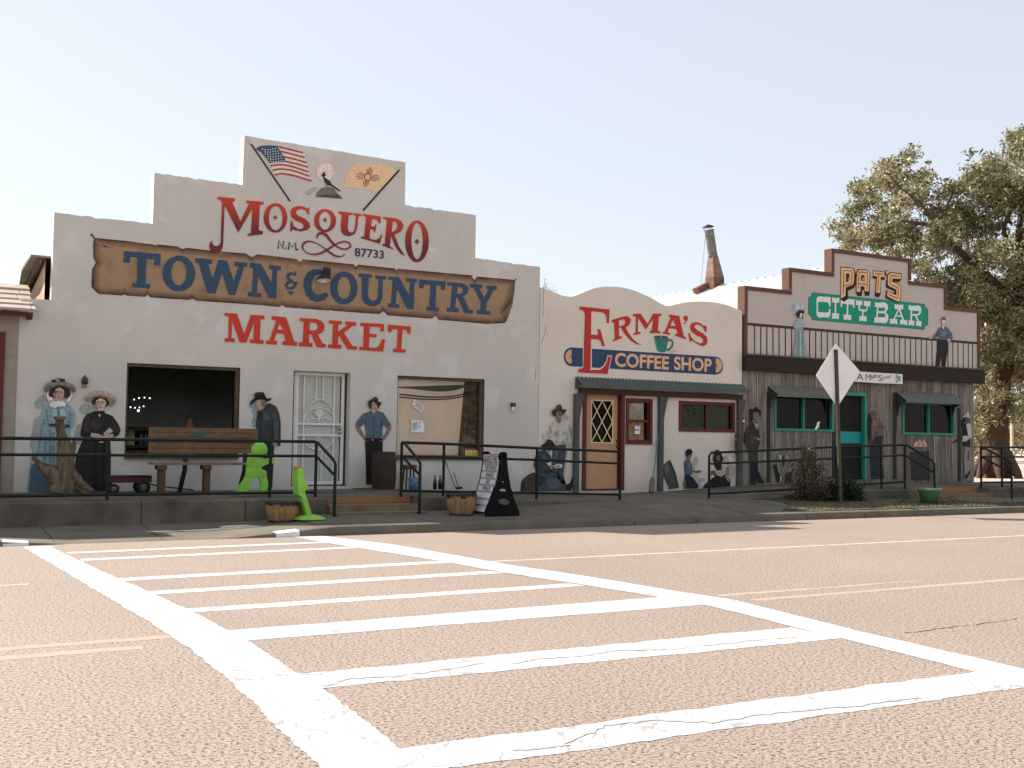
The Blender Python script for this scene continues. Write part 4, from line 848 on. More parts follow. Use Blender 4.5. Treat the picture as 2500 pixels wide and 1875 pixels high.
p = MB(); x0, x1, z0, z1 = EW2[0].x+.07, EW2[1].x-.07, EW2[2].z+.07, EW2[0].z-.07
p.add([w(x0, z0, D+.05), w(x1, z0, D+.05), w(x1, z1, D+.05), w(x0, z1, D+.05)], [(0, 1, 2, 3)]); p.build('pane', glass('greenish_glass', (.75, .8, .6), 1.3), wn)
p = MB(); p.add([w(x0, z0, D+.13), w(x1, z0, D+.13), w(x1, z1, D+.13), w(x0, z1, D+.13)], [(0, 1, 2, 3)])
p.build('pane_backing', mat('olive_backing', pc(70, 70, 48), .9, .7, 14, .3, 20), wn)  # mottled olive sheet added close behind the panes
# corrugated awning on posts
def corrugated(mb, a, b, c, d, nwave, amp, mi=0, per=4):   # a-b wall edge, d-c outer edge
    a, b, c, d = map(Vector, (a, b, c, d)); k = nwave*per; nrm = (b-a).cross(d-a).normalized(); vs = []
    for i in range(k+1):
        t = i/k; o = nrm*amp*math.sin(2*math.pi*i/per); vs += [a.lerp(b, t)+o, d.lerp(c, t)+o, d.lerp(c, t)+o-Vector((0, 0, .008))-nrm*.0, a.lerp(b, t)+o-Vector((0, 0, .008))]
    fs = [(i*4+u, (i+1)*4+u, (i+1)*4+v, i*4+v) for i in range(k) for u, v in ((0, 1), (1, 2), (2, 3))]
    return mb.add(vs, fs, mi, False)
GRNTIN = mat('green_grey_tin', pc(80, 90, 84), .7, .2, 10); GRYTIN = mat('grey_tin', pc(110, 110, 104), .65, .25, 12)
PR = .24
aw = MB(); a_, b_ = at('H', 492, 82), at('H', 2108, 148); c_, d_ = at('H', 2150, 212, D-PR), at('H', 548, 158, D-PR)
a_.z = b_.z = (a_.z+b_.z)/2; c_.z = d_.z = (c_.z+d_.z)/2; a_.y = b_.y = D-.01; a_.x = d_.x = (a_.x+d_.x)/2; b_.x = c_.x = 17.42
corrugated(aw, a_, b_, c_, d_, 48, .016)
aw.box(a_.x, c_.x, D-PR+.004, D-PR+.022, c_.z-.045, c_.z-.012, 0)
awn = aw.build('awning', [GRNTIN], er)
bb = MB(); z = c_.z; bb.box(a_.x+.08, 17.35, D-.10, D-.0, z-.19, z-.07); bb.build('awning_beam', mat('dark_brown_beam', pc(66, 52, 44), .9, .2, 9, .4, 30), awn)
bk = MB(); bk.poly([(a_.x, D-.005, a_.z-.02), (a_.x, D-PR+.01, d_.z-.02), (a_.x, D-.005, d_.z-.1)], (), 0, (-1, 0, 0)); bk.poly([(a_.x+.02, D-.005, a_.z-.02), (a_.x+.02, D-PR+.01, d_.z-.02), (a_.x+.02, D-.005, d_.z-.1)], (), 0, (1, 0, 0)); bk.build('awning_bracket', POSTW, awn)
for xa, xb, sd_ in ((490, 533, 1), (1306, 1346, 1), (2068, 2100, 1)):
    p0, p1 = at('H', xa, 700, D-.1), at('H', xb, 700, D-.1); ps = MB(); zb_ = walk_z(p0.x)-.01
    ps.box(p0.x, p1.x, D-.1, D-.02, zb_, z-.192)
    tz = z-.195
    ps.prism([w(p1.x+.002, tz, D-.09), w(p1.x+.002+.13*sd_, tz, D-.09), w(p1.x+.09, tz-.12, D-.09), w(p1.x+.045, tz-.3, D-.09), w(p1.x+.002, tz-.55, D-.09)], .06)
    ps.build('awning_post', POSTW, er)
# painted sign
Y1 = D-.004
bd = MB(); bd.poly(ats('G', smooth([(370,1295),(1060,1340),(1770,1385)], 2)+smooth([(1770,1385),(1812,1405),(1838,1470),(1822,1535),(1770,1560)], 3)[1:]+[(1060, 1520)]+smooth([(370,1478),(325,1455),(301,1388),(320,1322),(370,1295)], 3)[:-1], Y1))
bd.build('painted_sign_band', mat('navy_band', pc(52, 70, 98), .85, .16, 14, .2, 60), er)
E_POLY = [(90,105),(515,148),(505,343),(472,340),(475,270),(455,215),(410,188),(255,172),(250,505),(345,512),(352,475),(335,428),(382,432),(448,668),(400,668),(395,610),(365,575),(250,565),(243,1010),(380,1005),(440,960),(480,880),(495,812),(537,815),(487,1065),(70,1045),(72,990),(120,990),(140,965),(165,220),(150,175),(125,155),(90,155)]
ol = MB(); ol.poly(ats('EC', [(136,660),(262,660),(260,1000),(365,990),(428,945),(468,870),(484,798),(550,803),(518,960),(500,1078),(55,1056),(58,978),(118,978),(132,950)], Y1-.003)); ol.build('letter_outline', M_ERMA, er)
RED2 = mat('coffee_red', pc(180, 52, 46), .85, .14, 9, .2, 60)
letters('shop_name_lettering', er, 'EC', [E_POLY,
 ([(543,297),(740,240),(790,252),(815,290),(805,350),(770,390),(742,402),(780,480),(850,570),(920,630),(990,655),(900,640),(820,595),(740,510),(672,402),(646,412),(650,530),(690,530),(693,550),(565,605),(563,580),(590,565),(578,330),(545,330)], [[(645,305),(715,285),(735,305),(738,340),(715,372),(650,392)]]),
 [(845,215),(955,205),(1055,355),(1135,205),(1253,210),(1250,240),(1215,245),(1200,450),(1238,458),(1235,488),(1085,482),(1085,458),(1112,450),(1138,270),(1030,437),(922,265),(915,465),(955,470),(953,495),(855,515),(852,492),(885,478),(890,245),(847,245)],
 ([(1360,220),(1505,240),(1570,530),(1605,548),(1603,572),(1445,520),(1447,497),(1480,500),(1468,428),(1358,415),(1340,480),(1380,485),(1378,507),(1268,490),(1270,470),(1300,462),(1385,260),(1360,248)], [[(1415,290),(1460,388),(1377,375)]]),
 [(1560,265),(1580,238),(1610,235),(1630,260),(1625,300),(1575,362),(1568,350),(1600,310),(1575,305)],
 [(1870,375),(1890,378),(1892,470),(1875,468),(1840,400),(1780,360),(1730,365),(1720,400),(1760,440),(1840,485),(1895,535),(1910,590),(1890,645),(1850,668),(1800,660),(1720,610),(1675,585),(1670,610),(1655,605),(1635,485),(1650,478),(1670,535),(1720,590),(1790,630),(1840,620),(1850,580),(1820,545),(1740,510),(1680,460),(1655,400),(1675,350),(1730,328),(1800,340),(1855,385)]], RED2, Y1-.007)
mb = MB(); text_on(mb, 'COFFEE', qd('EC', Y1-.004, (590, 758), (1362, 815), (1355, 1008), (590, 962)), 0, .028); text_on(mb, 'SHOP', qd('EC', Y1-.004, (1430, 813), (1967, 848), (1962, 1040), (1430, 1008)), 0, .028)
mb.build('coffee_shop_lettering', mat('letter_tan', pc(216, 168, 128), .85, .1), er)
for cx, cy, a0, a1, R_ in ((382, 1385, 95, 265, 68), (1766, 1470, -88, 88, 68)):
    mb = MB(); k = 9
    for i in range(k):
        t0 = a0+(a1-a0)*(i+.06)/k; t1 = a0+(a1-a0)*(i+.94)/k; pts = [(cx+8*math.cos(math.radians((t0+t1)/2)), cy-8*math.sin(math.radians((t0+t1)/2)))]
        for t, rr_ in ((t0, .55), (t0, .92), ((t0+t1)/2, 1.0), (t1, .92), (t1, .55)): pts.append((cx+R_*.98*rr_*math.cos(math.radians(t)), cy-R_*1.08*rr_*math.sin(math.radians(t))))
        mb.poly(ats('G', pts, Y1-.004))
    mb.build('painted_shell', mat('letter_tan', ()), er)
fig('painted_cup', er, 'EC', [((198, 176, 158), [(1400+70*math.cos(t), 742+20*math.sin(t)) for t in np.linspace(0, 6.0, 18)]), ((30, 128, 118), smooth([(1143,525),(1250,520),(1350,545),(1345,590),(1325,690),(1308,750),(1260,757),(1210,745),(1185,710),(1155,600)], 2)),
  ((60, 150, 138), [(1146,530),(1165,528),(1200,745),(1188,712),(1157,600)]), ((86, 76, 68), [(1250+92*math.cos(t), 541+20*math.sin(t)) for t in np.linspace(0, 6.0, 18)])], Y=D, label='painted turquoise coffee cup')
mb = MB(); mb.ribbon(ats('EC', smooth([(1335,592),(1385,580),(1412,615),(1405,665),(1370,710),(1325,725)]), D-.02), px('EC')*26); mb.build('painted_cup_handle', paint((24, 118, 108)), er)
mb = MB(); mb.ribbon(ats('EC', smooth([(1236,460),(1250,490),(1240,520),(1254,552)], 4), D-.021), px('EC')*9); mb.build('painted_steam', paint((222, 216, 208)), er)
# painted people and tub on the coffee shop wall
SH2 = (168, 168, 156)
fig('painted_person', er, 'C1', [
 (SH2, [(770,285),(800,270),(862,320),(850,372),(750,375)]), (SH2, [(820,430),(900,480),(940,560),(940,740),(900,830),(840,835),(785,1350),(760,1200),(760,700)]),
 ((66,76,86), [(600,770),(805,758),(812,900),(782,1100),(762,1250),(800,1400),(560,1400),(580,1000)]), ((50,58,68), [(690,900),(705,900),(690,1250),(670,1250)]), ((82,92,100), [(620,820),(680,810),(670,1000),(610,1000)]),
 ((192,186,178), [(530,640),(560,560),(500,620),(512,680),(460,692),(428,600),(500,560),(545,470),(600,405),(640,370),(660,360),(692,422),(732,385),(790,378),(850,440),(900,520),(937,620),(905,740),(830,762),(850,620),(818,580),(800,700),(790,762),(640,778),(540,690)]),
 ((160,154,146), [(620,560),(660,520),(690,580),(670,640),(620,640)]), ((160,154,146), [(760,560),(800,540),(800,590),(760,620)]), ((150,144,136), [(850,470),(905,540),(930,640),(890,680),(870,560)]), ((150,144,136), [(545,470),(570,480),(570,580),(548,560)]), ((150,144,136), [(640,700),(700,740),(640,745)]), ((150,144,136), [(740,720),(780,690),(790,745),(700,760)]), ((212,206,198), [(702,430),(716,430),(722,740),(706,740)]),
 ((132,106,96), [(655,310),(735,320),(728,390),(700,414),(662,380)]), ((146,118,106), [(640,235),(740,235),(752,280),(735,330),(700,342),(660,310)]), ((70,56,52), [(690,268),(740,270),(735,285),(700,290),(680,285)]), ((96,74,66), [(660,240),(690,242),(690,250),(662,250)]), ((96,74,66), [(710,242),(735,242),(734,250),(712,250)]),
 ((50,50,48), [(575,240),(600,200),(640,190),(660,140),(690,114),(720,118),(742,150),(750,195),(800,190),(816,212),(780,270),(750,288),(745,240),(700,225),(640,238),(655,308),(600,302)]), ((74,74,70), [(665,150),(690,130),(715,135),(705,190),(665,200)])], label='painted standing cowboy in a white shirt')
fig('painted_person', er, 'C1', [
 ((74,62,56), [(72,1500),(80,1380),(110,1320),(200,1250),(280,1215),(335,1220),(335,1522),(72,1522)]), ((58,50,46), [(72,1500),(80,1380),(110,1320),(150,1400),(160,1522),(72,1522)]), ((66,76,84), [(340,1180),(600,1150),(760,1280),(815,1400),(825,1522),(330,1522)]), ((82,92,100), [(500,1330),(660,1300),(740,1400),(700,1480),(520,1480)]), ((46,54,62), [(340,1250),(500,1300),(420,1420),(340,1440)]),
 ((38,40,42), [(810,1420),(880,1380),(910,1290),(930,1283),(938,1330),(925,1400),(880,1522),(812,1505)]),
 ((54,64,74), [(380,860),(470,850),(560,950),(580,1010),(500,1100),(600,1170),(560,1205),(330,1210),(288,1100),(300,980)]), ((70,80,90), [(400,930),(480,920),(520,1000),(430,1040)]), ((40,48,56), [(440,1190),(560,1180),(590,1210),(480,1230)]),
 ((218,208,198), [(490,1065),(567,1058),(562,1100),(540,1112)]), ((198,196,192), [(595,1110),(680,1075),(752,1090),(742,1140),(640,1148)]), ((120,116,112), [(630,1115),(700,1100),(720,1125),(650,1132)]), ((150,114,102), [(545,1110),(600,1090),(600,1160),(550,1170)]),
 ((150,120,108), [(470,850),(572,852),(550,892),(500,902)]), ((208,196,184), [(545,900),(575,870),(570,960),(545,930)]),
 ((42,40,38), [(405,782),(480,730),(500,690),(540,678),(590,700),(612,750),(650,775),(600,812),(560,842),(420,832)]), ((60,56,52), [(505,705),(545,690),(580,712),(560,750),(505,750)])], label='painted cowboy sitting on the ground reading')
fig('painted_person', er, 'K1', [
 (SH2, [(780,445),(850,490),(860,600),(800,680),(770,760),(830,860),(870,990),(1010,975),(1012,1050),(900,1090),(960,1205),(860,1215),(720,950),(712,560)]), ((122,88,80), [(700,790),(830,790),(900,778),(937,800),(890,852),(700,842)]),
 ((34,38,44), [(520,880),(640,900),(720,960),(862,1160),(850,1232),(560,1242),(510,1000)]), ((96,98,94), [(480,1050),(550,1038),(550,1245),(488,1245)]), ((74,94,116), [(550,510),(600,495),(640,530),(700,640),(712,780),(692,900),(640,905),(525,880),(508,700),(508,580)]), ((92,112,132), [(600,560),(650,600),(680,720),(640,760),(600,660)]), ((56,74,96), [(515,600),(550,600),(560,860),(530,860)]),
 ((136,106,96), [(580,420),(685,385),(692,440),(662,522),(620,512),(560,490)]), ((38,34,34), [(542,330),(570,280),(630,252),(690,280),(718,340),(685,402),(640,410),(600,440),(558,462),(545,400)])], label='painted dark haired child kneeling in a blue shirt')
fig('painted_person', er, 'K1', [
 (SH2, [(1460,470),(1490,425),(1560,428),(1620,560),(1640,640),(1720,660),(1752,800),(1700,930),(1660,1075),(1600,1000),(1620,700),(1470,600)]), ((150,116,108), [(1540,690),(1622,690),(1625,850),(1592,935),(1528,872)]), ((104,80,74), [(1160,800),(1260,788),(1300,930),(1230,995),(1160,900)]), ((206,196,182), [(1160,960),(1200,890),(1265,945),(1240,990)]), ((206,196,182), [(1180,690),(1250,690),(1250,775),(1185,770)]),
 ((30,34,36), [(1090,1060),(1300,900),(1420,945),(1520,868),(1645,1070),(1635,1182),(955,1225),(1000,1150)]), ((160,164,162), [(1265,790),(1330,790),(1420,770),(1440,670),(1520,668),(1532,780),(1500,880),(1420,945),(1310,905),(1288,870)]), ((190,186,180), [(1505,920),(1525,915),(1605,1050),(1590,1065)]),
 ((36,38,38), [(1255,320),(1290,285),(1345,284),(1390,320),(1432,400),(1472,510),(1430,620),(1422,775),(1330,792),(1260,700),(1240,580),(1206,520),(1230,420)]), ((118,92,84), [(1300,420),(1380,420),(1388,530),(1340,575),(1298,520)])], label='painted seated girl with long dark hair')
fig('painted_tub', er, 'K1', [((72,74,74), [(-60,700),(10,640),(140,522),(178,560),(300,850),(382,1212),(140,1262),(30,1000),(-40,860)]), ((48,50,50), [(140,522),(178,560),(300,850),(382,1212),(350,1200),(260,860),(160,640)]), ((96,98,98), [(0,700),(110,600),(140,800),(60,900)])], label='painted tin tub leaning on a post')

# ================================================================ BAR
pt = thing('bar_building', 'weathered plank bar with a stepped sign front and painted balcony', 'building', (21.5, D, .4))
TEAL = mat('teal_frame', pc(44, 134, 112), .6, .12, 8, .15, 40); BRTRIM = mat('brown_trim', pc(92, 66, 54), .85, .2, 8, .4, 30); BEAM = mat('dark_beam', pc(48, 40, 34), .9, .3, 7, .4, 30)
xL, xR, ZB = 17.47, 25.78, 3.42
O2 = [w(xL, ZB), w(xL, 5.02), w(18.86, 5.02), w(18.86, 5.57), w(20.27, 5.57), w(20.27, 6.17), w(23.08, 6.17), w(23.08, 5.60), w(24.45, 5.60), w(24.45, 5.04), w(xR, 5.04), w(xR, ZB)]
f = MB(); f.prism(O2, .2); f.build('sign_front', M_PATS, pt)
tr = MB(); t = .075; y0_, y1_ = D-.03, D+.215
steps_ = O2[1:-1]
for i in range(len(O2)-1):
    a, b_ = O2[i], O2[i+1]
    if i == len(O2)-1: continue
    if abs(a.x-b_.x) < .01:
        up = b_.z > a.z; x = a.x; zlo, zhi = min(a.z, b_.z), max(a.z, b_.z)
        if up: tr.box(x-.02, x+t, y0_, y1_, zlo+(.0 if i == 0 else t*.6), zhi-t+.004)
        else: tr.box(x-t, x+.02, y0_, y1_, zlo+(.0 if i == len(O2)-2 else t*.6), zhi-t+.004)
    else: tr.box(a.x-.02 if a.x < 21 else a.x-t, b_.x+t if b_.x < 21.5 else b_.x+.02, y0_-.003, y1_+.003, a.z-t+.005, a.z+.022)
tr.build('trim', BRTRIM, pt)
sm2 = MB()
for pts in ([(880, 205), (960, 215), (1060, 232)], [(625, 285), (628, 480)], [(1255, 180), (1257, 250)], [(1535, 400), (1535, 560)], [(1535, 700), (1535, 800)], [(1150, 235), (1210, 245), (1300, 262)]): sm2 = MB(); sm2.ribbon(ats('I', pts, D-.003), .008); sm2.build('panel_seam', mat('seam_grey', pc(150, 140, 132), .9), pt)
bm2 = MB(); bm2.box(17.41, 25.84, D-.14, D+.1, 3.06, 3.412); bm2.build('beam', BEAM, pt)
bm2 = MB(); bm2.box(17.41, 25.84, D-.16, D+.0, 3.414, 3.45); bm2.build('ledge', BRTRIM, pt)
PX0, PX1 = 17.42, 25.55
BW1 = rect('J', [(380, 280), (878, 298), (873, 598), (378, 595)]); BW2 = rect('J', [(1460, 345), (1898, 362), (1898, 634), (1460, 622)]); BD = rect('J', [(895, 268), (1157, 275), (1155, 1010), (895, 1012)])
f = MB(); f.prism([w(PX0, 0), w(PX0, 3.1), w(PX1, 3.1), w(PX1, 0)], .18, [BW1, BW2, BD]); f.build('plank_wall', M_PLANK, pt)
dk = MB()
for x, y0p, y1p in ((100, 300, 1040), (335, 260, 1030), (885, 600, 990), (1395, 270, 1000), (1940, 400, 1015)):
    p0, p1 = at('J', x, y0p, D-.012), at('J', x, y1p, D-.012); dk = MB(); dk.box(p0.x-.05, p0.x+.05, D-.02, D-.001, p1.z, p0.z); dk.build('painted_post', paint((52, 50, 48), .3), pt)
b = MB(); b.box(17.45, 17.55, D+.2, 40, 0, 3.6); b.box(25.45, 25.55, D+.19, 40, 0, 3.6); b.box(17.5, 25.5, 39.9, 40, 0, 3.6); b.box(17.55, 25.45, D+.2, 39.9, .2, .3); b.build('side_wall', M_PLANK, pt)
WTIN = mat('white_roof_tin', (.50, .49, .48), .55, .08, 3, .1, 20, metal=.1)
rf = MB(); corrugated(rf, (21.65, 39.8, 6.05), (21.65, D+.22, 6.05), (17.2, D+.22, 3.72), (17.2, 39.8, 3.72), 60, .03); corrugated(rf, (21.65, D+.22, 6.05), (21.65, 39.8, 6.05), (26.1, 39.8, 3.72), (26.1, D+.22, 3.72), 60, .012)
roof = rf.build('roof', WTIN, pt)
sx_ = MB(); u_ = Vector((21.65-17.2, 0, 6.05-3.72)); rr = random.Random(5)
vs = []
for i in range(200):
    a = Vector((17.2, D+.4+i*.09, 3.72))+u_*.62+Vector((-.014, 0, .03)); l = rr.uniform(.002, .022); vs += [a, a+u_.normalized()*l]
sx_.add(vs, [(2*i, 2*i+1, 2*i+3, 2*i+2) for i in range(199)])
sx_.build('sheet_seam', mat('seam_dark', (.1, .09, .08)), roof)
# windows, door
def bar_window(q, xm, label):
    x0, x1, z0, z1 = q[0].x, q[1].x, q[2].z, q[0].z; m1 = MB(); frame_rect(m1, q, .055, D-.03, D+.09); m1.box(xm-.022, xm+.022, D-.02, D+.08, z0+.055, z1-.055)
    wn = m1.build('window', TEAL, pt); wn['label'] = label
    p = MB(); p.add([w(x0, z0, D+.05), w(x1, z0, D+.05), w(x1, z1, D+.05), w(x0, z1, D+.05)], [(0, 1, 2, 3)]); p.build('pane', glass('bar_window_glass', (.6, .65, .6), 1.22), wn)
    p = MB(); p.add([w(x0, z0, D+.16), w(x1, z0, D+.16), w(x1, z1, D+.16), w(x0, z1, D+.16)], [(0, 1, 2, 3)]); p.build('screen', M_DARK, wn)
bar_window(BW1, at('J', 628, 440).x, 'teal framed bar window left of the door'); bar_window(BW2, at('J', 1683, 480).x, 'teal framed bar window right of the door')
m1 = MB(); frame_rect(m1, BD, .075, D-.03, D+.08, .01); dd = m1.build('door', TEAL, pt); dd['label'] = 'teal framed screen door of the bar'
zk1, zk0 = at('J', 1030, 600).z, at('J', 1030, 700).z
m1 = MB(); m1.box(BD[0].x+.08, BD[1].x-.08, D+.09, D+.12, zk0, zk1); m1.build('kick_panel', mat('turquoise_panel', pc(30, 140, 134), .6, .1), dd)
m1 = MB(); m1.box(BD[0].x+.08, BD[1].x-.08, D+.10, D+.13, zk1+.002, BD[0].z-.08); m1.box(BD[0].x+.08, BD[1].x-.08, D+.10, D+.13, BD[2].z+.012, zk0-.002); m1.build('screen', M_DARK, dd)
def bar_awning(tl, tr_, br, bl, k):
    a, b_, c, d = at('J', *tl), at('J', *tr_), at('J', *br, D-.34), at('J', *bl, D-.34); a.z = b_.z = (a.z+b_.z)/2; c.z = d.z = (c.z+d.z)/2; a.x = d.x = (a.x+d.x)/2; b_.x = c.x = (b_.x+c.x)/2; a.y = b_.y = D-.005
    m1 = MB(); corrugated(m1, a, b_, c, d, k, .016); m1.box(d.x, c.x, D-.335, D-.315, c.z-.045, c.z-.012); o = m1.build('awning', GRYTIN, pt)
    for x in (a.x+.01, b_.x-.05):
        m1 = MB(); m1.prism([(x, D-.02, a.z-.03), (x, D-.31, d.z-.03), (x, D-.1, d.z-.12), (x, D-.02, d.z-.4)], .04, (), 0, None, (1, 0, 0)); m1.build('bracket', paint((58, 56, 54), .3), o)
bar_awning((345, 212), (885, 238), (905, 306), (395, 288), 28); bar_awning((1430, 262), (1890, 286), (1975, 352), (1472, 340), 28)
# painted balustrade
Y = D-.004; mb = MB()
zt_ = (at('I', 185, 735).z+at('I', 2090, 890).z)/2; mb.add([w(17.55, zt_-.03, Y-.002), w(25.7, zt_-.03, Y-.002), w(25.7, zt_+.035, Y-.002), w(17.55, zt_+.035, Y-.002)], [(0, 1, 2, 3)])
for x in [215,266,318,370,422,474,527,577,628,678,729,778,829,877,925,971,1020,1068,1116,1162,1209,1255,1300,1346,1392,1438,1484,1529,1575,1620,1665,1712,1755,1800,1845,1887,1930,1975,2017,2053]:
    xx_ = at('I', x, 880).x; j = random.uniform(-.006, .006); mb.add([w(xx_-.018, 3.45, Y), w(xx_+.018, 3.45, Y), w(xx_+.018+j, zt_-.03, Y), w(xx_-.018+j, zt_-.03, Y)], [(0, 1, 2, 3)])
mb.build('painted_balustrade', paint((74, 54, 46), .2), pt)
# sign boards
mb = MB(); cbp = [(108,35),(2110,240),(2118,285),(2172,330),(2168,605),(2118,630),(2098,690),(108,522),(85,455),(35,418),(40,125),(88,98)]; cc_ = (1100, 365)
mb.poly(ats('CB', [(cc_[0]+(x-cc_[0])*1.006+(-8 if x < 1100 else 8)*.6, cc_[1]+(y-cc_[1])*1.03+(0)) for x, y in cbp], D-.005), (), 0); mb.poly(ats('CB', cbp, D-.007), (), 1)
mb.build('painted_sign_board', [paint((110, 50, 46)), mat('sign_green', pc(24, 138, 112), .8, .14, 12, .2, 60)], pt)
letters('city_bar_lettering', pt, 'CB', [
 [(200,105),(255,98),(305,108),(360,108),(430,115),(425,280),(400,280),(395,235),(370,205),(215,195),(200,215),(200,365),(215,385),(370,392),(395,370),(400,325),(425,325),(420,440),(390,485),(300,472),(220,485),(175,440),(172,140)],
 [(455,118),(520,132),(585,128),(583,215),(528,213),(525,405),(578,408),(575,512),(512,498),(450,500),(455,402),(500,404),(503,212),(455,208)],
 [(608,165),(672,190),(740,148),(858,158),(855,312),(835,310),(830,255),(745,240),(742,430),(797,435),(795,530),(725,515),(660,520),(663,425),(715,428),(718,238),(635,230),(630,290),(610,290)],
 [(885,165),(940,180),(998,175),(995,262),(955,262),(955,330),(1070,340),(1075,275),(1025,270),(1028,178),(1085,192),(1143,185),(1140,282),(1095,280),(1088,350),(1070,372),(1020,372),(1018,455),(1075,460),(1072,553),(1005,538),(942,545),(945,452),(993,455),(995,370),(945,360),(928,330),(925,258),(885,255)],
 ([(1225,200),(1270,212),(1400,208),(1455,250),(1460,320),(1420,385),(1465,440),(1465,530),(1420,585),(1265,568),(1212,570),(1215,475),(1250,475),(1258,292),(1222,288)], [[(1282,300),(1395,305),(1420,335),(1380,370),(1280,362)], [(1278,400),(1390,405),(1420,445),(1395,480),(1275,475)]]),
 ([(1580,240),(1655,252),(1735,248),(1732,335),(1680,333),(1750,525),(1805,530),(1802,620),(1740,600),(1675,605),(1680,520),(1720,522),(1700,470),(1605,460),(1580,508),(1628,512),(1625,605),(1560,588),(1493,595),(1497,505),(1555,508),(1640,332),(1580,328)], [[(1655,350),(1690,445),(1615,438)]]),
 ([(1830,255),(1880,272),(2010,265),(2055,300),(2058,390),(2020,440),(1975,450),(2020,545),(2063,550),(2060,645),(2010,628),(1962,632),(1968,545),(1990,545),(1945,450),(1895,445),(1890,535),(1935,540),(1930,630),(1880,615),(1828,620),(1833,532),(1862,533),(1868,350),(1830,345)], [[(1895,358),(2005,362),(2020,390),(1990,420),(1892,415)]])], paint((226, 218, 216), .06), D-.010)
letters('letter_shade', pt, 'PT', [
 ([(252,122),(430,132),(590,150),(628,210),(668,340),(655,620),(600,705),(445,772),(447,992),(340,1072),(248,990)], [[(452,378),(475,372),(470,500),(442,520)]]),
 ([(680,260),(720,187),(960,197),(1050,285),(1030,905),(910,905),(885,752),(832,752),(825,910),(710,920),(656,810)], [[(842,405),(890,415),(885,505),(832,490)]]),
 [(1130,218),(1455,258),(1432,482),(1338,472),(1332,852),(1280,952),(1170,922),(1208,460),(1112,432)], [(1452,222),(1546,226),(1512,362),(1482,384),(1456,330)],
 [(1580,272),(1894,298),(1892,462),(1832,538),(1690,532),(1840,588),(1888,680),(1874,1042),(1800,1104),(1456,970),(1478,758),(1690,842),(1700,782),(1488,692),(1468,640),(1480,500),(1528,330)]], paint((38, 34, 32)), D-.014)
letters('owner_name_lettering', pt, 'PT', [
 ([(265,145),(560,165),(600,215),(615,300),(605,540),(575,610),(385,685),(380,905),(258,985)], [[(395,300),(460,305),(490,340),(485,440),(460,515),(390,550)]]),
 ([(690,300),(740,210),(960,220),(1030,290),(1010,790),(900,780),(890,660),(790,640),(780,800),(675,805)], [[(800,350),(890,350),(895,520),(795,500)]]),
 [(1140,240),(1435,275),(1425,405),(1330,395),(1315,835),(1200,815),(1230,385),(1130,365)], [(1470,242),(1534,240),(1508,342),(1484,330)],
 [(1590,295),(1880,320),(1870,455),(1650,440),(1635,530),(1820,600),(1870,660),(1860,1040),(1800,1070),(1500,920),(1510,785),(1740,890),(1760,860),(1750,740),(1560,650),(1520,600),(1530,360)]], paint((236, 178, 118)), D-.017)
s_ = px('PT')*24
for i, grp in enumerate(([[(318,860),(335,222),(530,235),(556,275),(545,560),(515,600),(335,640)]], [[(725,715),(740,290),(770,265),(960,282),(975,315),(958,715)], [(735,580),(955,600)]], [[(1175,300),(1385,326)], [(1270,322),(1255,760)]], [[(1835,380),(1620,362),(1592,395),(1587,580),(1620,622),(1770,680),(1808,730),(1798,955),(1770,972),(1545,865)]])):
    mb = MB()
    for k_, pl in enumerate(grp): mb.ribbon(ats('PT', pl, D-.019-.0005*k_), s_)
    mb.build('letter_inline', paint((120, 44, 32)), pt)
# painted figures on the bar
fig('painted_person', pt, 'UL', [((176,190,204), smooth([(285,385),(330,280),(430,182),(510,165),(590,230),(605,300),(560,332),(430,372)], 3)), ((152,170,190), [(330,280),(430,182),(425,260),(410,360),(380,380),(340,385)]), ((152,170,190), [(510,165),(540,185),(560,332),(530,340)]), ((198,180,166), [(380,760),(400,670),(420,700),(430,830),(400,830)]), ((198,180,166), [(600,680),(632,680),(634,760),(590,775)]),
 ((158,172,176), [(440,560),(600,570),(630,690),(600,780),(430,780),(408,690)]), ((132,156,164), [(435,780),(600,790),(640,1150),(705,1505),(338,1490),(400,1100)]), ((108,134,144), [(480,860),(500,860),(480,1490),(455,1490)]), ((108,134,144), [(560,860),(575,860),(610,1495),(585,1495)]), ((160,180,186), [(510,870),(545,870),(560,1490),(510,1490)]),
 ((210,190,174), [(505,460),(560,430),(577,480),(550,542),(510,535)]), ((40,38,38), [(412,440),(480,402),(500,358),(540,358),(556,385),(615,348),(622,410),(600,462),(560,420),(520,442),(505,550),(460,530),(440,480)]), ((40,38,38), [(572,462),(588,480),(586,568),(562,560)])], base=.012, label='painted small woman with a pale parasol on the balcony')
fig('painted_person', pt, 'UM', [((46,42,38), [(310,725),(560,735),(575,900),(545,1080),(492,1442),(400,1442),(398,1130),(345,1442),(245,1422),(290,900)]), ((84,102,122), [(340,410),(400,390),(445,462),(500,372),(580,430),(670,560),(686,680),(650,742),(590,690),(540,722),(330,712),(330,630),(240,690),(170,702),(172,640),(250,560)]), ((66,82,102), [(560,560),(590,600),(560,700),(540,650)]), ((66,82,102), [(300,480),(330,500),(330,620),(280,640)]), ((104,122,142), [(380,500),(500,480),(520,600),(400,640)]),
 ((190,158,140), [(75,690),(110,640),(172,640),(172,692),(120,700)]), ((190,158,140), [(535,720),(590,690),(640,720),(620,770),(560,775)]), ((224,220,214), [(412,402),(472,402),(448,455)]), ((212,184,166), [(412,215),(500,228),(492,350),(450,392),(418,370)]), ((168,130,112), [(430,310),(468,312),(462,326),(432,324)]), ((98,86,76), [(375,208),(420,178),(440,138),(490,145),(517,245),(490,222),(430,202),(392,228)])], base=.012, label='painted man in a cap leaning on the balcony rail')
DKS = (44, 42, 40)
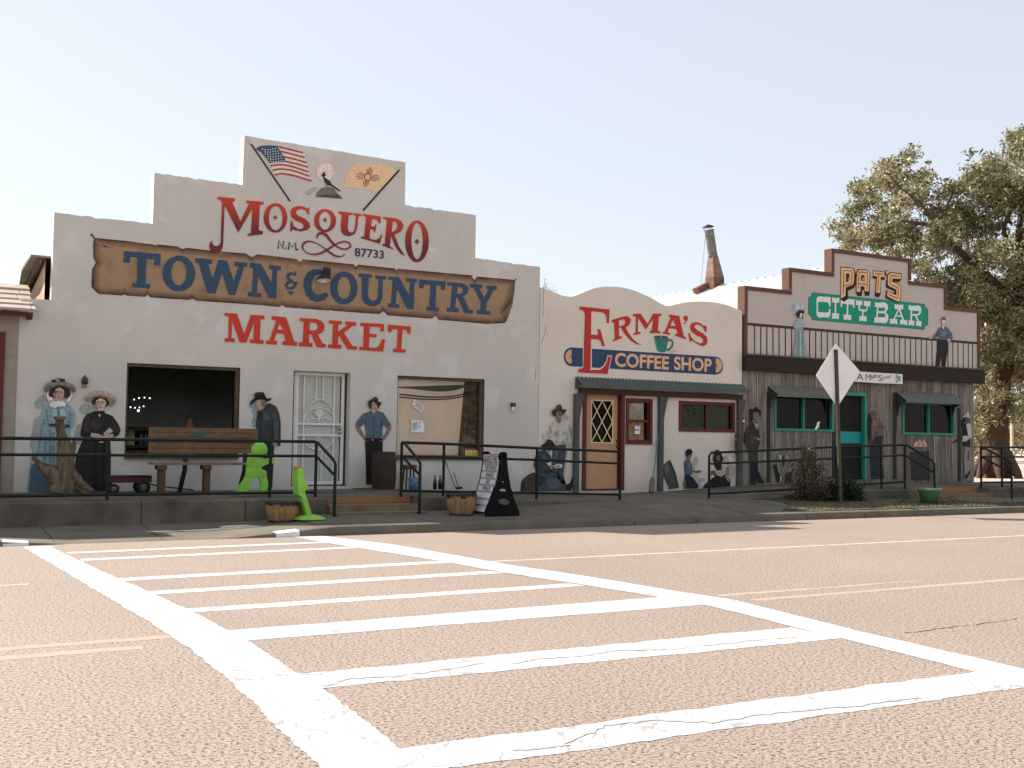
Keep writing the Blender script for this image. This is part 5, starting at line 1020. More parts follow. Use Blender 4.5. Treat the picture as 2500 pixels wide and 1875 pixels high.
fig('painted_person', pt, 'S1', [(DKS, [(190,190),(270,190),(260,240),(245,400),(190,410)]), (DKS, [(105,700),(110,600),(150,510),(170,560),(150,760),(120,740)]), ((36,38,42), [(215,1060),(335,1040),(335,1180),(442,1392),(340,1395),(310,1240),(300,1415),(215,1415)]), ((64,56,52), [(240,378),(270,430),(310,520),(350,470),(362,600),(382,680),(372,722),(330,862),(342,1042),(208,1062),(188,900),(130,740),(118,640),(150,510)]), ((78,68,62), [(200,640),(300,620),(320,700),(240,760)]), ((48,42,40), [(240,440),(270,430),(350,640),(330,660)]),
 ((158,148,132), [(252,362),(290,420),(342,410),(332,522),(300,500)]), ((36,32,32), [(292,408),(345,404),(345,420),(294,424)]), ((136,120,108), [(300,642),(372,668),(400,632),(428,680),(400,722),(330,690)]), ((126,100,90), [(252,250),(345,240),(352,320),(325,372),(290,370),(255,320)]), ((78,58,52), [(270,275),(300,270),(300,280),(272,284)]), ((40,36,36), [(238,190),(280,178),(320,142),(342,190),(387,220),(387,290),(360,302),(347,240),(260,235),(240,252)])], base=.016, label='painted man in a brown suit and bow tie')
fig('painted_animal', pt, 'S1', [(DKS, [(575,1090),(640,1088),(690,1240),(692,1380),(640,1362)]), (DKS, [(780,1240),(880,1200),(880,1380),(790,1380)]), ((112,106,98), [(648,930),(700,898),(790,898),(832,1000),(847,1150),(770,1262),(765,1372),(737,1372),(735,1270),(718,1262),(718,1372),(690,1372),(690,1230),(638,1110)]), ((184,178,170), [(658,928),(705,935),(732,1000),(700,1003)]), ((168,162,154), [(788,905),(834,985),(800,1003)]), ((66,60,56), [(720,950),(760,940),(770,1100),(730,1130)]), ((150,144,136), [(640,1090),(660,1090),(690,1240),(672,1220)]), ((172,168,160), [(694,1270),(716,1270),(716,1370),(694,1370)])], base=.016, label='painted small grey and white goat')
fig('painted_person', pt, 'PL', [(DKS, [(235,290),(300,420),(275,700),(255,870),(215,700),(205,400)]), ((44,48,56), [(335,720),(497,700),(482,900),(472,1100),(522,1485),(400,1505),(385,1380),(370,1505),(288,1495),(270,1150),(258,1000),(300,850)]), ((108,90,76), [(298,410),(360,348),(420,400),(500,480),(532,560),(495,640),(490,700),(350,722),(280,852),(288,680),(278,560)]), ((84,70,60), [(420,480),(440,480),(440,540),(510,545),(500,560),(410,556)]), ((130,110,92), [(310,440),(380,420),(390,520),(320,540)]), ((84,70,60), [(350,640),(400,630),(400,680),(350,690)]), ((116,88,76), [(262,280),(340,252),(362,350),(320,392),(280,372)]), ((134,120,106), [(232,278),(260,205),(330,182),(402,240),(408,300),(380,282),(340,240),(270,255)])], base=.016, label='painted man in a plaid shirt beside the bar door')
fig('painted_person', pt, 'CW', [(DKS, [(168,300),(240,270),(225,360),(190,410)]), ((58,50,46), [(35,660),(190,560),(205,600),(45,680)]), ((150,136,128), [(235,735),(328,745),(322,1285),(250,1275),(222,1000)]), ((96,66,60), [(290,800),(306,800),(306,900),(290,980),(275,920)]), ((52,46,44), [(232,1225),(320,1105),(325,1150),(270,1262)]), ((52,42,40), [(200,650),(325,618),(325,742),(215,720)]), ((38,38,42), [(198,380),(262,348),(285,545),(195,552)]), ((186,182,180), [(258,370),(320,358),(348,450),(353,582),(292,612),(270,642),(198,652),(203,565),(290,550)]), ((90,74,66), [(235,265),(322,270),(312,332),(248,342)]), ((178,170,160), [(188,252),(245,215),(255,185),(280,176),(302,180),(318,240),(328,278),(260,255)])], base=.016, label='painted cowboy in a white shirt, dark vest and pale chaps')
fig('painted_piglets', pt, 'J', [((60, 56, 52), [(1530, 772), (1690, 762), (1700, 1005), (1540, 1012)]), ((204, 158, 142), [(1556, 728), (1562, 700), (1580, 676), (1592, 690), (1610, 660), (1625, 692), (1642, 668), (1672, 712), (1672, 730)]), ((168, 122, 110), [(1590, 700), (1600, 690), (1606, 722), (1590, 725)]), ((168, 122, 110), [(1630, 705), (1640, 695), (1648, 722), (1632, 724)])], base=.016, label='painted pink piglets in a dark tub')
# chimney on the bar roof
RUST = mat('rusty_tin', (.13, .065, .045), .85, .5, 6, .5, 20); RUST2 = mat('pinkish_rust', (.52, .33, .25), .8, .3, 6, .3, 20)
def roof_at(x, y):                                      # photo ray on the left roof slope (slightly above it)
    v = ray('G', x, y); k_ = (6.05-3.72)/(21.65-17.2); t_ = (3.72-17.2*k_-CAM.z)/(v.z-k_*v.x); return CAM+v*t_
pb = roof_at(1750, 735); sC = px('G')*pb.y/D
CX_, CY_ = pb.x, pb.y+.25
def ch(x, y): p = at('G', x, y, CY_); return p
ch_c = ch(1757, 690); hw = (ch(1850, 640).x-ch(1668, 640).x)/2*.54
def sq(z, h, dx=0): return [(ch_c.x+dx-h, CY_-h, z), (ch_c.x+dx+h, CY_-h, z), (ch_c.x+dx+h, CY_+h, z), (ch_c.x+dx-h, CY_+h, z)]
zA, zBb, zC, zD, zE = ch(1757, 790).z-.3, ch(1757, 625).z, ch(1740, 402).z, ch(1705, 165).z, ch(1695, 130).z
m1 = MB(); q0, q1, q2 = sq(zA, hw), sq(zBb, hw), sq(zC, hw*.5, ch(1740, 402).x-ch_c.x)
m1.add(q0+q1, [(i, (i+1) % 4, (i+1) % 4+4, i+4) for i in range(4)], 0); m1.add(q1+q2, [(i, (i+1) % 4, (i+1) % 4+4, i+4) for i in range(4)]+[(4, 5, 6, 7)], 1)
chim = m1.build('chimney', [RUST, mat('rust_hood', (.20, .125, .095), .85, .5, 5, .4, 16)], pt); chim['label'] = 'rusty chimney hood with a leaning round flue'
m1 = MB(); r0 = (ch(1790, 400).x-ch(1688, 400).x)/2*.68; p0 = Vector((ch(1740, 402).x, CY_, zC-.05)); p1 = Vector((ch(1703, 165).x, CY_, zD))
m1.tube([p0, p0.lerp(p1, .5), p1], [r0, r0, r0], 16); m1.tube([p1-(p1-p0)*.06, p1+(p1-p0)*.01], [r0*1.06, r0*1.06], 16); m1.build('flue_pipe', mat('galvanised_grey', (.17, .165, .14), .6, .4, 7, .3, 20, metal=.3), chim)
m1 = MB(); pc_ = Vector((ch(1693, 130).x, CY_, zE)); ax_ = Vector((-.12, 0, 1)); m1.lathe([(r0*1.25, -.03), (r0*1.25, -.01), (r0*.5, .045), (0, .06)], pc_, 18, axis=ax_); m1.lathe([(0, -.03), (r0*1.25, -.03)], pc_, 18, axis=ax_)
for a in (0, 2.1, 4.2): m1.tube([p1+Vector((math.cos(a)*r0, math.sin(a)*r0, -.05)), pc_+Vector((math.cos(a)*r0, math.sin(a)*r0, -.02))], .008, 5)
m1.build('flue_cap', mat('dark_cap', (.03, .03, .03), .6, .2), chim)
m1 = MB(); fp, fq = roof_at(1575, 790), roof_at(1700, 725); fp.z += .1; fq.z += .1; m1.bar(fp, fq, .3, .2); m1.build('flashing_box', RUST, chim)
m1 = MB(); m1.tube([p1+Vector((-r0, 0, -.1)), roof_at(1622, 730)], .006, 4); m1.build('guy_wire', mat('wire', (.2, .2, .2), .5), chim)
# ================================================================ BUILDING AT THE LEFT EDGE
nb = thing('block_building', 'grey block building with a shingle roof at the left edge', 'building', (0, D, .4))
M_BLOCK = stucco('block_wall', (158, 148, 132), (168, 158, 142), .3)
x1_ = 1.975; b = MB(); b.box(-9, x1_, D-.02, D+9, 0, 3.35); b.box(-12, .55, D-.02, D+.3, 3.351, 4.55); b.build('wall', M_BLOCK, nb)  # upper box: unseen taller front, added to cast shadow on the left sidewalk
bl_ = MB()
for i in range(16): z = .42+.2*i; bl_.box(-9, x1_+.002, D-.0225, D-.0205, z, z+.008)
bl_.build('mortar_line', paint((134, 126, 112)), nb)
sh = MB(); eY, eZ, tY, tZ = 19.2, 3.36, 20.45, 3.9; rows = 5; rr = random.Random(2)
for i in range(rows):
    t0, t1 = i/rows, (i+1)/rows; ya, yb2, za, zb2 = eY+(tY-eY)*t0, eY+(tY-eY)*t1, eZ+(tZ-eZ)*t0, eZ+(tZ-eZ)*t1; x = .58+rr.random()*.1; end = 2.14+.06*rr.random()
    while x < end:
        x2 = min(end, x+rr.uniform(.55, .95)); o = rr.uniform(0, .012)
        sh.add([(x, ya-.03, za-.028+o), (x2-.012, ya-.03, za-.028+o), (x2-.012, yb2+.04, zb2-.02), (x, yb2+.04, zb2-.02), (x, ya-.03, za+.012+o), (x2-.012, ya-.03, za+.012+o), (x2-.012, yb2+.04, zb2+.012), (x, yb2+.04, zb2+.012)], [(0, 1, 5, 4), (4, 5, 6, 7), (1, 2, 6, 5), (3, 0, 4, 7), (2, 3, 7, 6), (3, 2, 1, 0)]); x = x2
sh.build('shingle_roof', mat('pale_shingle', (.42, .35, .30), .9, .2, 5, .4, 25), nb)
b = MB(); b.poly([(.56, tY, tZ-.02), (x1_, tY, tZ-.02), (x1_, tY+7, 3.2), (.56, tY+7, 3.2)], (), 0, (0, 0, 1)); b.poly([(x1_, D, 3.3), (x1_, tY, tZ-.03), (x1_, tY+7, 3.2), (x1_, D+8.9, 3.0)], (), 0, (1, 0, 0)); b.build('rear_roof', M_TIN, nb)
b = MB(); p0, p1 = at('LL', 168, 432, D-.05), at('LL', 196, 470, D-.05); b.box(p0.x, p1.x, D-.25, D-.025, p1.z, 3.33); b.box(.6, p1.x, D-.3, D-.26, 3.26, 3.33); b.build('fascia', DKRED, nb)
b = MB(); p0, p1 = at('LL', -40, 545, D), at('LL', 17, 1000, D); b.box(p0.x-.6, p1.x, D-.06, D-.022, .42, p0.z); dnb = b.build('door', DKRED, nb)

# ================================================================ RAILINGS
YR = 17.1
def railing(label, parts, loc, group='green black pipe railings'):
    t = thing('railing', label, 'railing', loc, group)
    for nm, pts, r in parts: m1 = MB(); m1.tube(pts, r, 10); m1.build(nm, M_RAIL, t)
    return t
def line_x(p, q, x): return p+(q-p)*((x-p.x)/(q.x-p.x))
def post(p, z0=None): return [Vector((p.x, p.y, (walk_z(p.x) if z0 is None else z0)-.02)), Vector(p)]
r1, r2 = at('D', 0, 765, YR), at('E', 1290, 785, YR); m1_, m2_ = at('D', 0, 905, YR), at('E', 1285, 905, YR); b1_, b2_ = at('D', 0, 1250, YR), at('E', 1275, 1215, YR)
zt_ = (r1.z+r2.z)/2; zm_ = (m1_.z+m2_.z)/2; zb_ = (b1_.z+b2_.z)/2
cor = at('E', 1288, 785, YR).x; lo1 = at('E', 1448, 950, 16.45); RR = .025
pl = [('top_rail', [(-7, YR, zt_), (cor-.03, YR, zt_), (cor+.03, YR-.02, zt_-.03), (lo1.x-.02, 16.5, lo1.z+.02), (lo1.x, 16.45, lo1.z-.05), (lo1.x, 16.45, .12)], RR), ('mid_rail', [(-7, YR, zm_), (cor, YR, zm_)], .022), ('mid_rail', [(cor, YR, zm_), (lo1.x, 16.46, lo1.z-(zt_-zm_))], .022), ('bottom_rail', [(-7, YR, zb_), (cor, YR, zb_)], .022)]
for x in (at('D', 905, 1200, YR).x, at('E', 893, 1200, YR).x, cor): pl.append(('post', [(x, YR, .40), (x, YR, zt_-.01)], RR))
for x in (.4, -2.0): pl.append(('post', [(x, YR, .40), (x, YR, zt_-.01)], RR))
railing('long pipe railing in front of the bench, turning down at the steps', pl, (0, YR, .42))
# middle railing
a, b_ = at('F', 520, 738, YR), at('H', 925, 800, YR); c, d = at('F', 520, 862, YR), at('H', 920, 915, YR); e, f_ = at('F', 530, 1175, YR), at('H', 920, 1215, YR)
p3 = at('F', 1738, 790, YR); lo = at('F', 686, 900, 16.45)
k1, k2 = at('F', 900, 750, YR), p3
pl = [('top_rail', [a, k1, k2, b_-Vector((.04, 0, 0)), b_+Vector((0, 0, -.05)), (b_.x, YR, walk_z(b_.x)-.03)], RR), ('mid_rail', [at('F', 900, 872, YR), at('F', 1738, 895, YR), d], .022), ('mid_rail', [c, at('F', 900, 872, YR)], .022), ('bottom_rail', [e, at('F', 1738, 1192, YR), f_], .022),
      ('stair_rail', [a, a+Vector((.03, -.04, -.01)), (lo.x-.03, 16.5, lo.z+.03), (lo.x, 16.45, lo.z-.05), (lo.x, 16.45, .14)], RR), ('stair_rail', [c, (lo.x, 16.47, lo.z-(a.z-c.z))], .022)]
for p in (a, k1, k2): pl.append(('post', post(p), RR))
railing('pipe railing behind the letter board, ending at the tan coffee shop door', pl, (a.x, YR, .4))
# right railing
a = at('H', 1783, 812, YR); b_ = at('J', 1483, 712, YR); c = at('H', 1783, 918, YR); d = at('J', 1483, 800, YR); e = at('H', 1783, 1208, YR); f_ = at('J', 1483, 1022, YR); g_2 = at('J', 905, 730, YR); g_3 = at('J', 905, 826, YR); h_2 = at('J', 1285, 716, YR)
lo = at('J', 1733, 855, 16.45)
pl = [('top_rail', [(a.x, YR, walk_z(a.x)-.03), a-Vector((0, 0, .06)), a+Vector((.05, 0, 0)), g_2, b_, b_+Vector((.04, -.04, -.02)), (lo.x-.02, 16.5, lo.z+.03), (lo.x, 16.45, lo.z-.05), (lo.x, 16.45, .15)], RR), ('mid_rail', [c, g_3, d], .022), ('mid_rail', [d, (lo.x, 16.47, lo.z-(b_.z-d.z))], .022), ('bottom_rail', [e, at('J', 600, 1085, YR), f_], .022)]
for p in (g_2, h_2, b_): pl.append(('post', post(p), RR))
railing('pipe railing along the ramp in front of the bar, behind the bushes', pl, (a.x, YR, .3))
# far right railing
a = at('CW', 497, 738, YR); lo = at('CW', 992, 990, 16.45); z1_, z2_ = a.z, at('CW', 497, 895, YR).z; z3_ = at('CW', 497, 1312, YR).z
pl = [('top_rail', [a, (30, YR, z1_)], RR), ('mid_rail', [(a.x, YR, z2_), (30, YR, z2_)], .022), ('bottom_rail', [(a.x, YR, z3_), (30, YR, z3_)], .022), ('stair_rail', [a, a+Vector((.02, -.04, -.01)), (lo.x, 16.5, lo.z+.03), (lo.x, 16.45, lo.z-.05), (lo.x, 16.45, .15)], RR), ('stair_rail', [(a.x, YR, z2_), (lo.x, 16.47, lo.z-(z1_-z2_))], .022)]
for x in (a.x, at('CW', 838, 1200, YR).x, 25.5, 28): pl.append(('post', [(x, YR, .40), (x, YR, z1_-.01)], RR))
railing('pipe railing at the right edge in front of the big tree trunk', pl, (a.x, YR, .42))

# ================================================================ THINGS ON THE WALKWAY
WOOD = mat('bench_wood', (.165, .095, .05), .8, .35, 5, .4, 25); WOOD2 = mat('brown_leg_wood', (.10, .06, .035), .8, .3, 6); STEELD = mat('dark_iron', (.018, .02, .022), .5, .2)
YB = 18.75; bench = thing('bench', 'long wooden bench with a broad plank back under the dark shop window', 'bench', (4.8, YB, .42))
bx0, bx1 = at('LW', 312, 900, YB).x, at('O1', 285, 800, YB).x
for i, (ya, yb2) in enumerate(((825, 883), (888, 948), (953, 1008), (1013, 1076), (1081, 1140))):
    z1_, z0_ = at('LW', 800, ya, YB).z, at('LW', 800, yb2, YB).z; m1 = MB(); o = .012*(4-i); m1.box(bx0+random.uniform(0, .01), bx1, YB-.02-o*0, YB+.02, z0_, z1_); m1.build('back_plank', WOOD, bench)
m1 = MB(); m1.box(bx0+.02, bx1-.02, YB+.021, YB+.03, 1.1, 1.5); m1.build('gap_shade_board', WOOD2, bench)  # hidden dark board, added so the gaps between back planks look shaded
m1 = MB(); TP = paint((72, 84, 82), .4); Yp = YB-.024
m1.poly(ats('LW', [(825, 885), (1025, 880), (1028, 945), (825, 945)], Yp)); m1.poly(ats('LW', [(1205, 880), (1245, 880), (1245, 960), (1210, 975)], Yp))
for pts in ([(560, 950), (590, 920), (640, 915), (670, 945), (760, 930), (800, 945)], [(1285, 920), (1310, 895), (1340, 930), (1400, 950), (1440, 915), (1490, 940), (1550, 945)]): m1.ribbon(ats('LW', smooth(pts, 3), Yp), .014)
m1.build('painted_motif', TP, bench)
zs = at('LW', 800, 1262, YB-.25).z; m1 = MB(); m1.box(bx0+.0, bx1-.08, YB-.42, YB-.06, zs-.025, zs+.012); m1.build('seat', mat('seat_plank_grey', (.20, .16, .12), .8, .25, 5), bench)
for xa, xb in ((428, 512), (985, 1060)):
    p0, p1 = at('LW', xa, 1400, YB-.3), at('LW', xb, 1400, YB-.3)
    m1 = MB(); m1.box(p0.x, p1.x, YB-.38, YB-.24, .42, zs-.10); m1.build('leg', WOOD2, bench); m1 = MB(); m1.box(p0.x-.03, p1.x+.01, YB-.42, YB-.2, zs-.10, zs-.026); m1.build('leg_cap', WOOD2, bench)
for x in (770, 1500):
    pz = at('LW', x, 1000, YB+.05).x; m1 = MB(); m1.tube([(pz, YB+.03, 1.45), (pz, YB+.03, .95), (pz-.03, YB-.06, .8), (pz-.06, YB+.15, .42)], .04, 8); m1.build('back_support', STEELD, bench)
# stump
st_ = MB(); YS = 19.15
def w1(x, y, dy=0): return at('W1', x, y, YS-dy)
k_ = px('W1')*YS/D
def wob(path, n=14, seg=10):
    pts = smooth([(x, y) for x, y, r in path], 4); rs = smooth([(r, 0) for x, y, r in path], 4)
    P_ = [w1(x, y) for x, y in pts]; R_ = [max(.01, r[0]*k_) for r in rs]; o = len(st_.v); st_.tube(P_, R_, n)
    for i in range(o, len(st_.v)): st_.v[i] += Vector((random.uniform(-1, 1), random.uniform(-1, 1), random.uniform(-.6, .6)))*.014
wob([(428, 590, 42), (432, 680, 48), (450, 800, 56), (490, 950, 84), (500, 1120, 98), (500, 1300, 112), (495, 1440, 125), (490, 1525, 120)])
wob([(95, 1085, 14), (160, 1150, 30), (250, 1250, 48), (360, 1360, 66), (450, 1450, 70)]); wob([(240, 1230, 40), (330, 1280, 90), (420, 1400, 110), (400, 1520, 110)])
wob([(560, 1260, 70), (640, 1370, 66), (740, 1450, 48), (880, 1520, 16)]); wob([(604, 890, 12), (600, 950, 26), (575, 1080, 44), (550, 1220, 60)]); wob([(600, 1440, 50), (700, 1500, 36), (820, 1530, 20)])
a, b_ = w1(365, 585), w1(492, 625); st_.box(a.x, b_.x, YS-.12, YS+.1, b_.z, a.z)
M_, n, bs = nodes_of('stump_bark'); p = pos(n); q = noise(n, scalev(n, p, (14, 14, 2.5)), 1, 7, .7); n.links.new(mixc(n, ramp(n, q, .32, .68), (.05, .034, .02), (.27, .185, .115)), bs.inputs['Base Color']); bs.inputs['Roughness'].default_value = .95; bump(n, bs, q, .9, .03)
so_ = st_.build('stump', M_); tag(so_, 'weathered tree stump with spread roots in front of the painted blue dress', 'stump')
# wagon
YW = 18.95; wx0, wx1 = at('D', 885, 1100, YW).x, at('D', 1262, 1100, YW).x; wz1, wz0 = at('D', 1100, 1080, YW).z, at('D', 1100, 1132, YW).z
wg = thing('toy_wagon', 'small dark red toy wagon beside the painted black dress', 'wagon', ((wx0+wx1)/2, YW, .42))
m1 = MB(); t = .012; m1.box(wx0, wx1, YW-.17, YW+.17, wz0, wz0+t)
for a in ((wx0, wx1, YW-.17, YW-.17+t), (wx0, wx1, YW+.17-t, YW+.17), (wx0, wx0+t, YW-.158, YW+.158), (wx1-t, wx1, YW-.158, YW+.158)): m1.box(*a, wz0+t, wz1)
m1.tube([(wx0, YW-.17, wz1), (wx1, YW-.17, wz1), (wx1, YW+.17, wz1), (wx0, YW+.17, wz1), (wx0, YW-.17, wz1)], .012, 6); m1.build('body', mat('wagon_red', (.075, .014, .014), .5, .2), wg)
rub = mat('black_rubber', (.02, .02, .02), .8, .1); hubm = mat('wheel_hub', (.13, .105, .075), .6, .2)
for x, r in ((at('D', 945, 1175, YW).x, .085), (at('D', 1195, 1175, YW).x, .105)):
    for y in (YW-.19, YW+.15):
        m1 = MB(); m1.lathe([(r*.6, 0), (r*.95, .0), (r, .012), (r, .033), (r*.95, .045), (r*.6, .045), (r*.6, 0)], (x, y, .42+r), 20, axis=(0, 1, 0)); wh = m1.build('wheel', rub, wg)
        m1 = MB(); m1.lathe([(0, -.004), (r*.25, -.004), (r*.6, .008), (r*.6, .03), (0, .03)], (x, y, .42+r), 16, axis=(0, 1, 0)); m1.build('hub', hubm, wh)
m1 = MB(); m1.tube([(wx1-.02, YW, wz0-.02), (wx1+.12, YW, wz0-.06), (wx1+.75, YW+.1, .46)], .012, 6); m1.build('pull_handle', STEELD, wg)
# lime child figures
LIME = mat('lime_plastic', (.25, .55, .075), .6, .2, 5, .2, 30, spec=.3); LIMED = mat('lime_plastic_shade_paint', (.16, .42, .04), .55, .1)
YKD = 17.55; kd = thing('child_figure', 'lime green running child warning figure on the walkway behind the railing', 'warning figure', (5.4, YKD, .42), 'lime child warning figures')
m1 = MB(); m1.prism(ats('O1', smooth([(175,1100),(260,1085),(350,1100),(375,1130),(450,1118),(520,1110),(522,1190),(450,1200),(345,1252),(402,1330),(432,1420),(447,1540),(372,1592),(330,1560),(345,1480),(318,1420),(290,1392),(240,1402),(212,1440),(160,1560),(130,1606),(20,1602),(10,1545),(60,1480),(110,1400),(130,1340),(145,1180),(175,1100)], 2)[:-1], YKD), .07)
m1.build('body', LIME, kd)
m1 = MB(); m1.lathe([(0, -.055), (.07, -.05), (.125, -.02), (.138, .02), (.125, .06), (.07, .09), (0, .095)], at('O1', 320, 1002, YKD+.02), 26, axis=(0, 1, 0)); m1.build('head', LIME, kd)
m1 = MB(); m1.ribbon(ats('O1', [(145, 1215), (250, 1235), (345, 1250)], YKD-.003), .012); m1.ribbon(ats('O1', [(128, 1365), (230, 1405), (300, 1400), (400, 1350)], YKD-.003), .012); m1.ribbon(ats('O1', smooth([(250, 1105), (215, 1160), (180, 1180)], 4), YKD-.003), .02); m1.build('groove', LIMED, kd)
m1 = MB(); m1.prism(ats('O1', [(-20, 1600), (480, 1590), (470, 1618), (-10, 1618)], YKD-.08), .22); m1.build('foot_plate', LIMED, kd)
Y2 = 16.25; k2 = thing('child_figure', 'lime green child warning figure seen edge on beside the half barrel', 'warning figure', (5.8, Y2, .1), 'lime child warning figures')
m1 = MB(); m1.prism(ats('E', smooth([(1128,1030),(1150,1008),(1175,1015),(1182,1060),(1186,1120),(1214,1138),(1214,1195),(1190,1202),(1215,1290),(1246,1390),(1250,1425),(1212,1425),(1168,1260),(1140,1240),(1132,1150),(1128,1030)], 2)[:-1], Y2-.06), .26); m1.build('body', LIME, k2)
m1 = MB(); m1.prism(ats('E', [(1150,1240),(1195,1275),(1212,1385),(1170,1400),(1172,1310)], Y2+.2), .1); m1.build('leg', LIMED, k2)
m1 = MB(); c0 = at('E', 1230, 1432, Y2); m1.lathe([(0, 0), (.25, .0), (.24, .02), (.15, .055), (.05, .075), (0, .078)], (c0.x, Y2, c0.z-.02), 26); m1.build('foot_plate', LIME, k2)
m1 = MB(); m1.prism(ats('E', [(1123,1025),(1128,1002),(1176,1002),(1180,1022),(1165,1014),(1140,1016)], Y2-.04), .2); m1.build('cap', mat('orange_cap', (.55, .16, .06), .6, .1), k2)
# half barrels
STAVE = mat('barrel_stave', (.30, .17, .085), .8, .4, 5, .3, 30); HOOP = mat('black_hoop', (.014, .014, .014), .5, .3); SOIL = mat('soil', (.03, .022, .015), .95, .4, 20, .8, 40)
def half_barrel(c, rt, rb, h, label):
    t = thing('half_barrel', label, 'planter', c, 'half barrel planters'); ns = 18; m1 = MB()
    for i in range(ns):
        a0, a1 = 2*math.pi*(i+.03)/ns, 2*math.pi*(i+.97)/ns; g_ = random.uniform(-.004, .004); vs = []
        for z, r in ((0, rb), (h*.5, (rb+rt)/2+.02), (h, rt)):
            for a in (a0, a1): vs.append((c[0]+(r+g_)*math.cos(a), c[1]+(r+g_)*math.sin(a), c[2]+z))
            for a in (a1, a0): vs.append((c[0]+(r-.025)*math.cos(a), c[1]+(r-.025)*math.sin(a), c[2]+z))
        m1.add(vs, [(k+j, k+(j+1) % 4, k+4+(j+1) % 4, k+4+j) for k in (0, 4) for j in range(4)]+[(8, 9, 10, 11)])
    m1.build('staves', STAVE, t)
    for z0, z1, e in ((h*.80, h*1.0, .006), (0, h*.13, .006)):
        ra, rb_ = rb+(rt-rb)*z0/h+e, rb+(rt-rb)*z1/h+e; m1 = MB(); m1.lathe([(ra, z0), (rb_, z1), (rb_-.04, z1+.003)], c, 36); m1.build('hoop', HOOP, t)
    m1 = MB(); m1.lathe([(0, h*.9), (rt-.02, h*.88)], c, 30); m1.build('soil', SOIL, t)
    m1 = MB()
    for i in range(60):
        a, r = random.uniform(0, 6.28), rt*.9*math.sqrt(random.random()); x, y = c[0]+r*math.cos(a), c[1]+r*math.sin(a); l = random.uniform(.02, .07); b = random.uniform(0, 6.28)
        m1.add([(x, y, c[2]+h*.9), (x+.02*math.cos(b), y+.02*math.sin(b), c[2]+h*.9), (x+.05*math.cos(b+1), y+.05*math.sin(b+1), c[2]+h*.9+l)], [(0, 1, 2)])
    m1.build('dead_leaves', mat('dry_leaf_grey', (.10, .10, .085), .9, .5, 20), t); return t
def base_at(r, x, y, Y): p = at(r, x, y, Y); return p
p = at('E', 1008, 1450, 16.4); tpx = at('E', 1155, 1300, 16.4).x-at('E', 862, 1300, 16.4).x
half_barrel((p.x, 16.45, side_z(p.x, 16.45)-.01), tpx*.47, tpx*.36, .31, 'half barrel planter beside the edge on lime figure')
p = at('MB', 1200, 1560, 16.1); tpx = at('MB', 1498, 1250, 16.1).x-at('MB', 890, 1250, 16.1).x
half_barrel((p.x, 16.15, side_z(p.x, 16.15)-.01), tpx*.42, tpx*.31, .36, 'half barrel planter beside the letter board')
# letter board
YA, YBk = 15.75, 16.33
af = thing('letter_board', 'black a-frame letter board reading absolutely nothing ahead', 'sign', (8.9, 16, .17))
prof = [(600,240),(612,215),(640,203),(690,203),(718,215),(732,240),(734,400),(752,600),(802,900),(872,1150),(986,1430),(980,1492),(312,1516),(308,1440),(400,1200),(480,1000),(540,780),(580,560),(600,380)]
PLAST = mat('black_plastic', (.006, .006, .007), .7, .15, 6, spec=.12)
base_ = ats('AF', prof, YA)
zoff = side_z(9.0, YA)-min(v.z for v in base_); base_ = [v+Vector((0, 0, zoff)) for v in base_]
hol = lambda cx, cy, rx, ry: [v+Vector((0, 0, zoff)) for v in ell('AF', cx, cy, rx, ry, YA, 18, rot=8)]
for y0_, nm in ((YA, 'end_panel'), (YBk, 'end_panel')):
    m1 = MB(); m1.prism([Vector((v.x, y0_, v.z)) for v in base_], .05, [[Vector((v.x, y0_, v.z)) for v in hol(*h)] for h in ((660, 990, 82, 42), (680, 1215, 130, 62), (660, 812, 30, 18))]); m1.build(nm, PLAST, af)
pth = [base_[-1-i] for i in range(6)]; pth = [base_[0]]+[base_[k] for k in (18, 17, 16, 15, 14, 13)]
def onface(u, v, off=.0):                              # u: 0 far .. 1 near, v: 0 top .. 1 bottom along the curved face
    L_ = [0]
    for a, b in zip(pth, pth[1:]): L_.append(L_[-1]+(b-a).length)
    t = v*L_[-1]; k = 0
    while k < len(pth)-2 and L_[k+1] < t: k += 1
    q = pth[k].lerp(pth[k+1], (t-L_[k])/(L_[k+1]-L_[k])); d = (pth[k+1]-pth[k]).normalized()
    return Vector((q.x, YBk+(YA+.05-YBk)*u, q.z))+Vector((d.z, 0, -d.x))*off
m1 = MB(); n_ = 28
def facegrid(mb, v0, v1, off, mi=0, u0=.02, u1=.98, k=6):
    vs = [onface(u, v0+(v1-v0)*i/k, off) for i in range(k+1) for u in (u0, u1)]; mb.add(vs, [(2*i, 2*i+1, 2*i+3, 2*i+2) for i in range(k)], mi)
facegrid(m1, .02, .99, .012, 0, k=24); m1.build('message_panel', mat('panel_white', (.62, .62, .66), .5, .06), af)
m1 = MB()
vr = [.045, .175, .295, .415, .53, .645, .765, .88]
for v in vr: facegrid(m1, v-.012, v+.014, .018, 0, k=2)
m1.build('letter_track', mat('track_tan', (.33, .25, .18), .6, .1), af)
for (txt, k, u0, u1) in (('ABSOLUTEL', 0, .04, .97), ('NOTHING', 1, .24, .93), ('AHEAD', 2, .34, .83), ('50', 3, .44, .66), ('MILES', 4, .36, .84)):
    m1 = MB(); uv, fs = text_mesh(txt, .0); v0, v1 = vr[k]+.024, vr[k+1]-.02
    vs = [onface(u0+(u1-u0)*a, v1-(v1-v0)*b, .021) for a, b in uv]; m1.add(vs, fs); m1.build('message_lettering', mat('letter_black', (.02, .012, .01), .6, 0), af)
m1 = MB(); m1.tube([(base_[1].x+.05, YA, base_[1].z-.06), (base_[1].x+.05, YBk+.05, base_[1].z-.06)], .03, 8); m1.build('top_bar', PLAST, af)
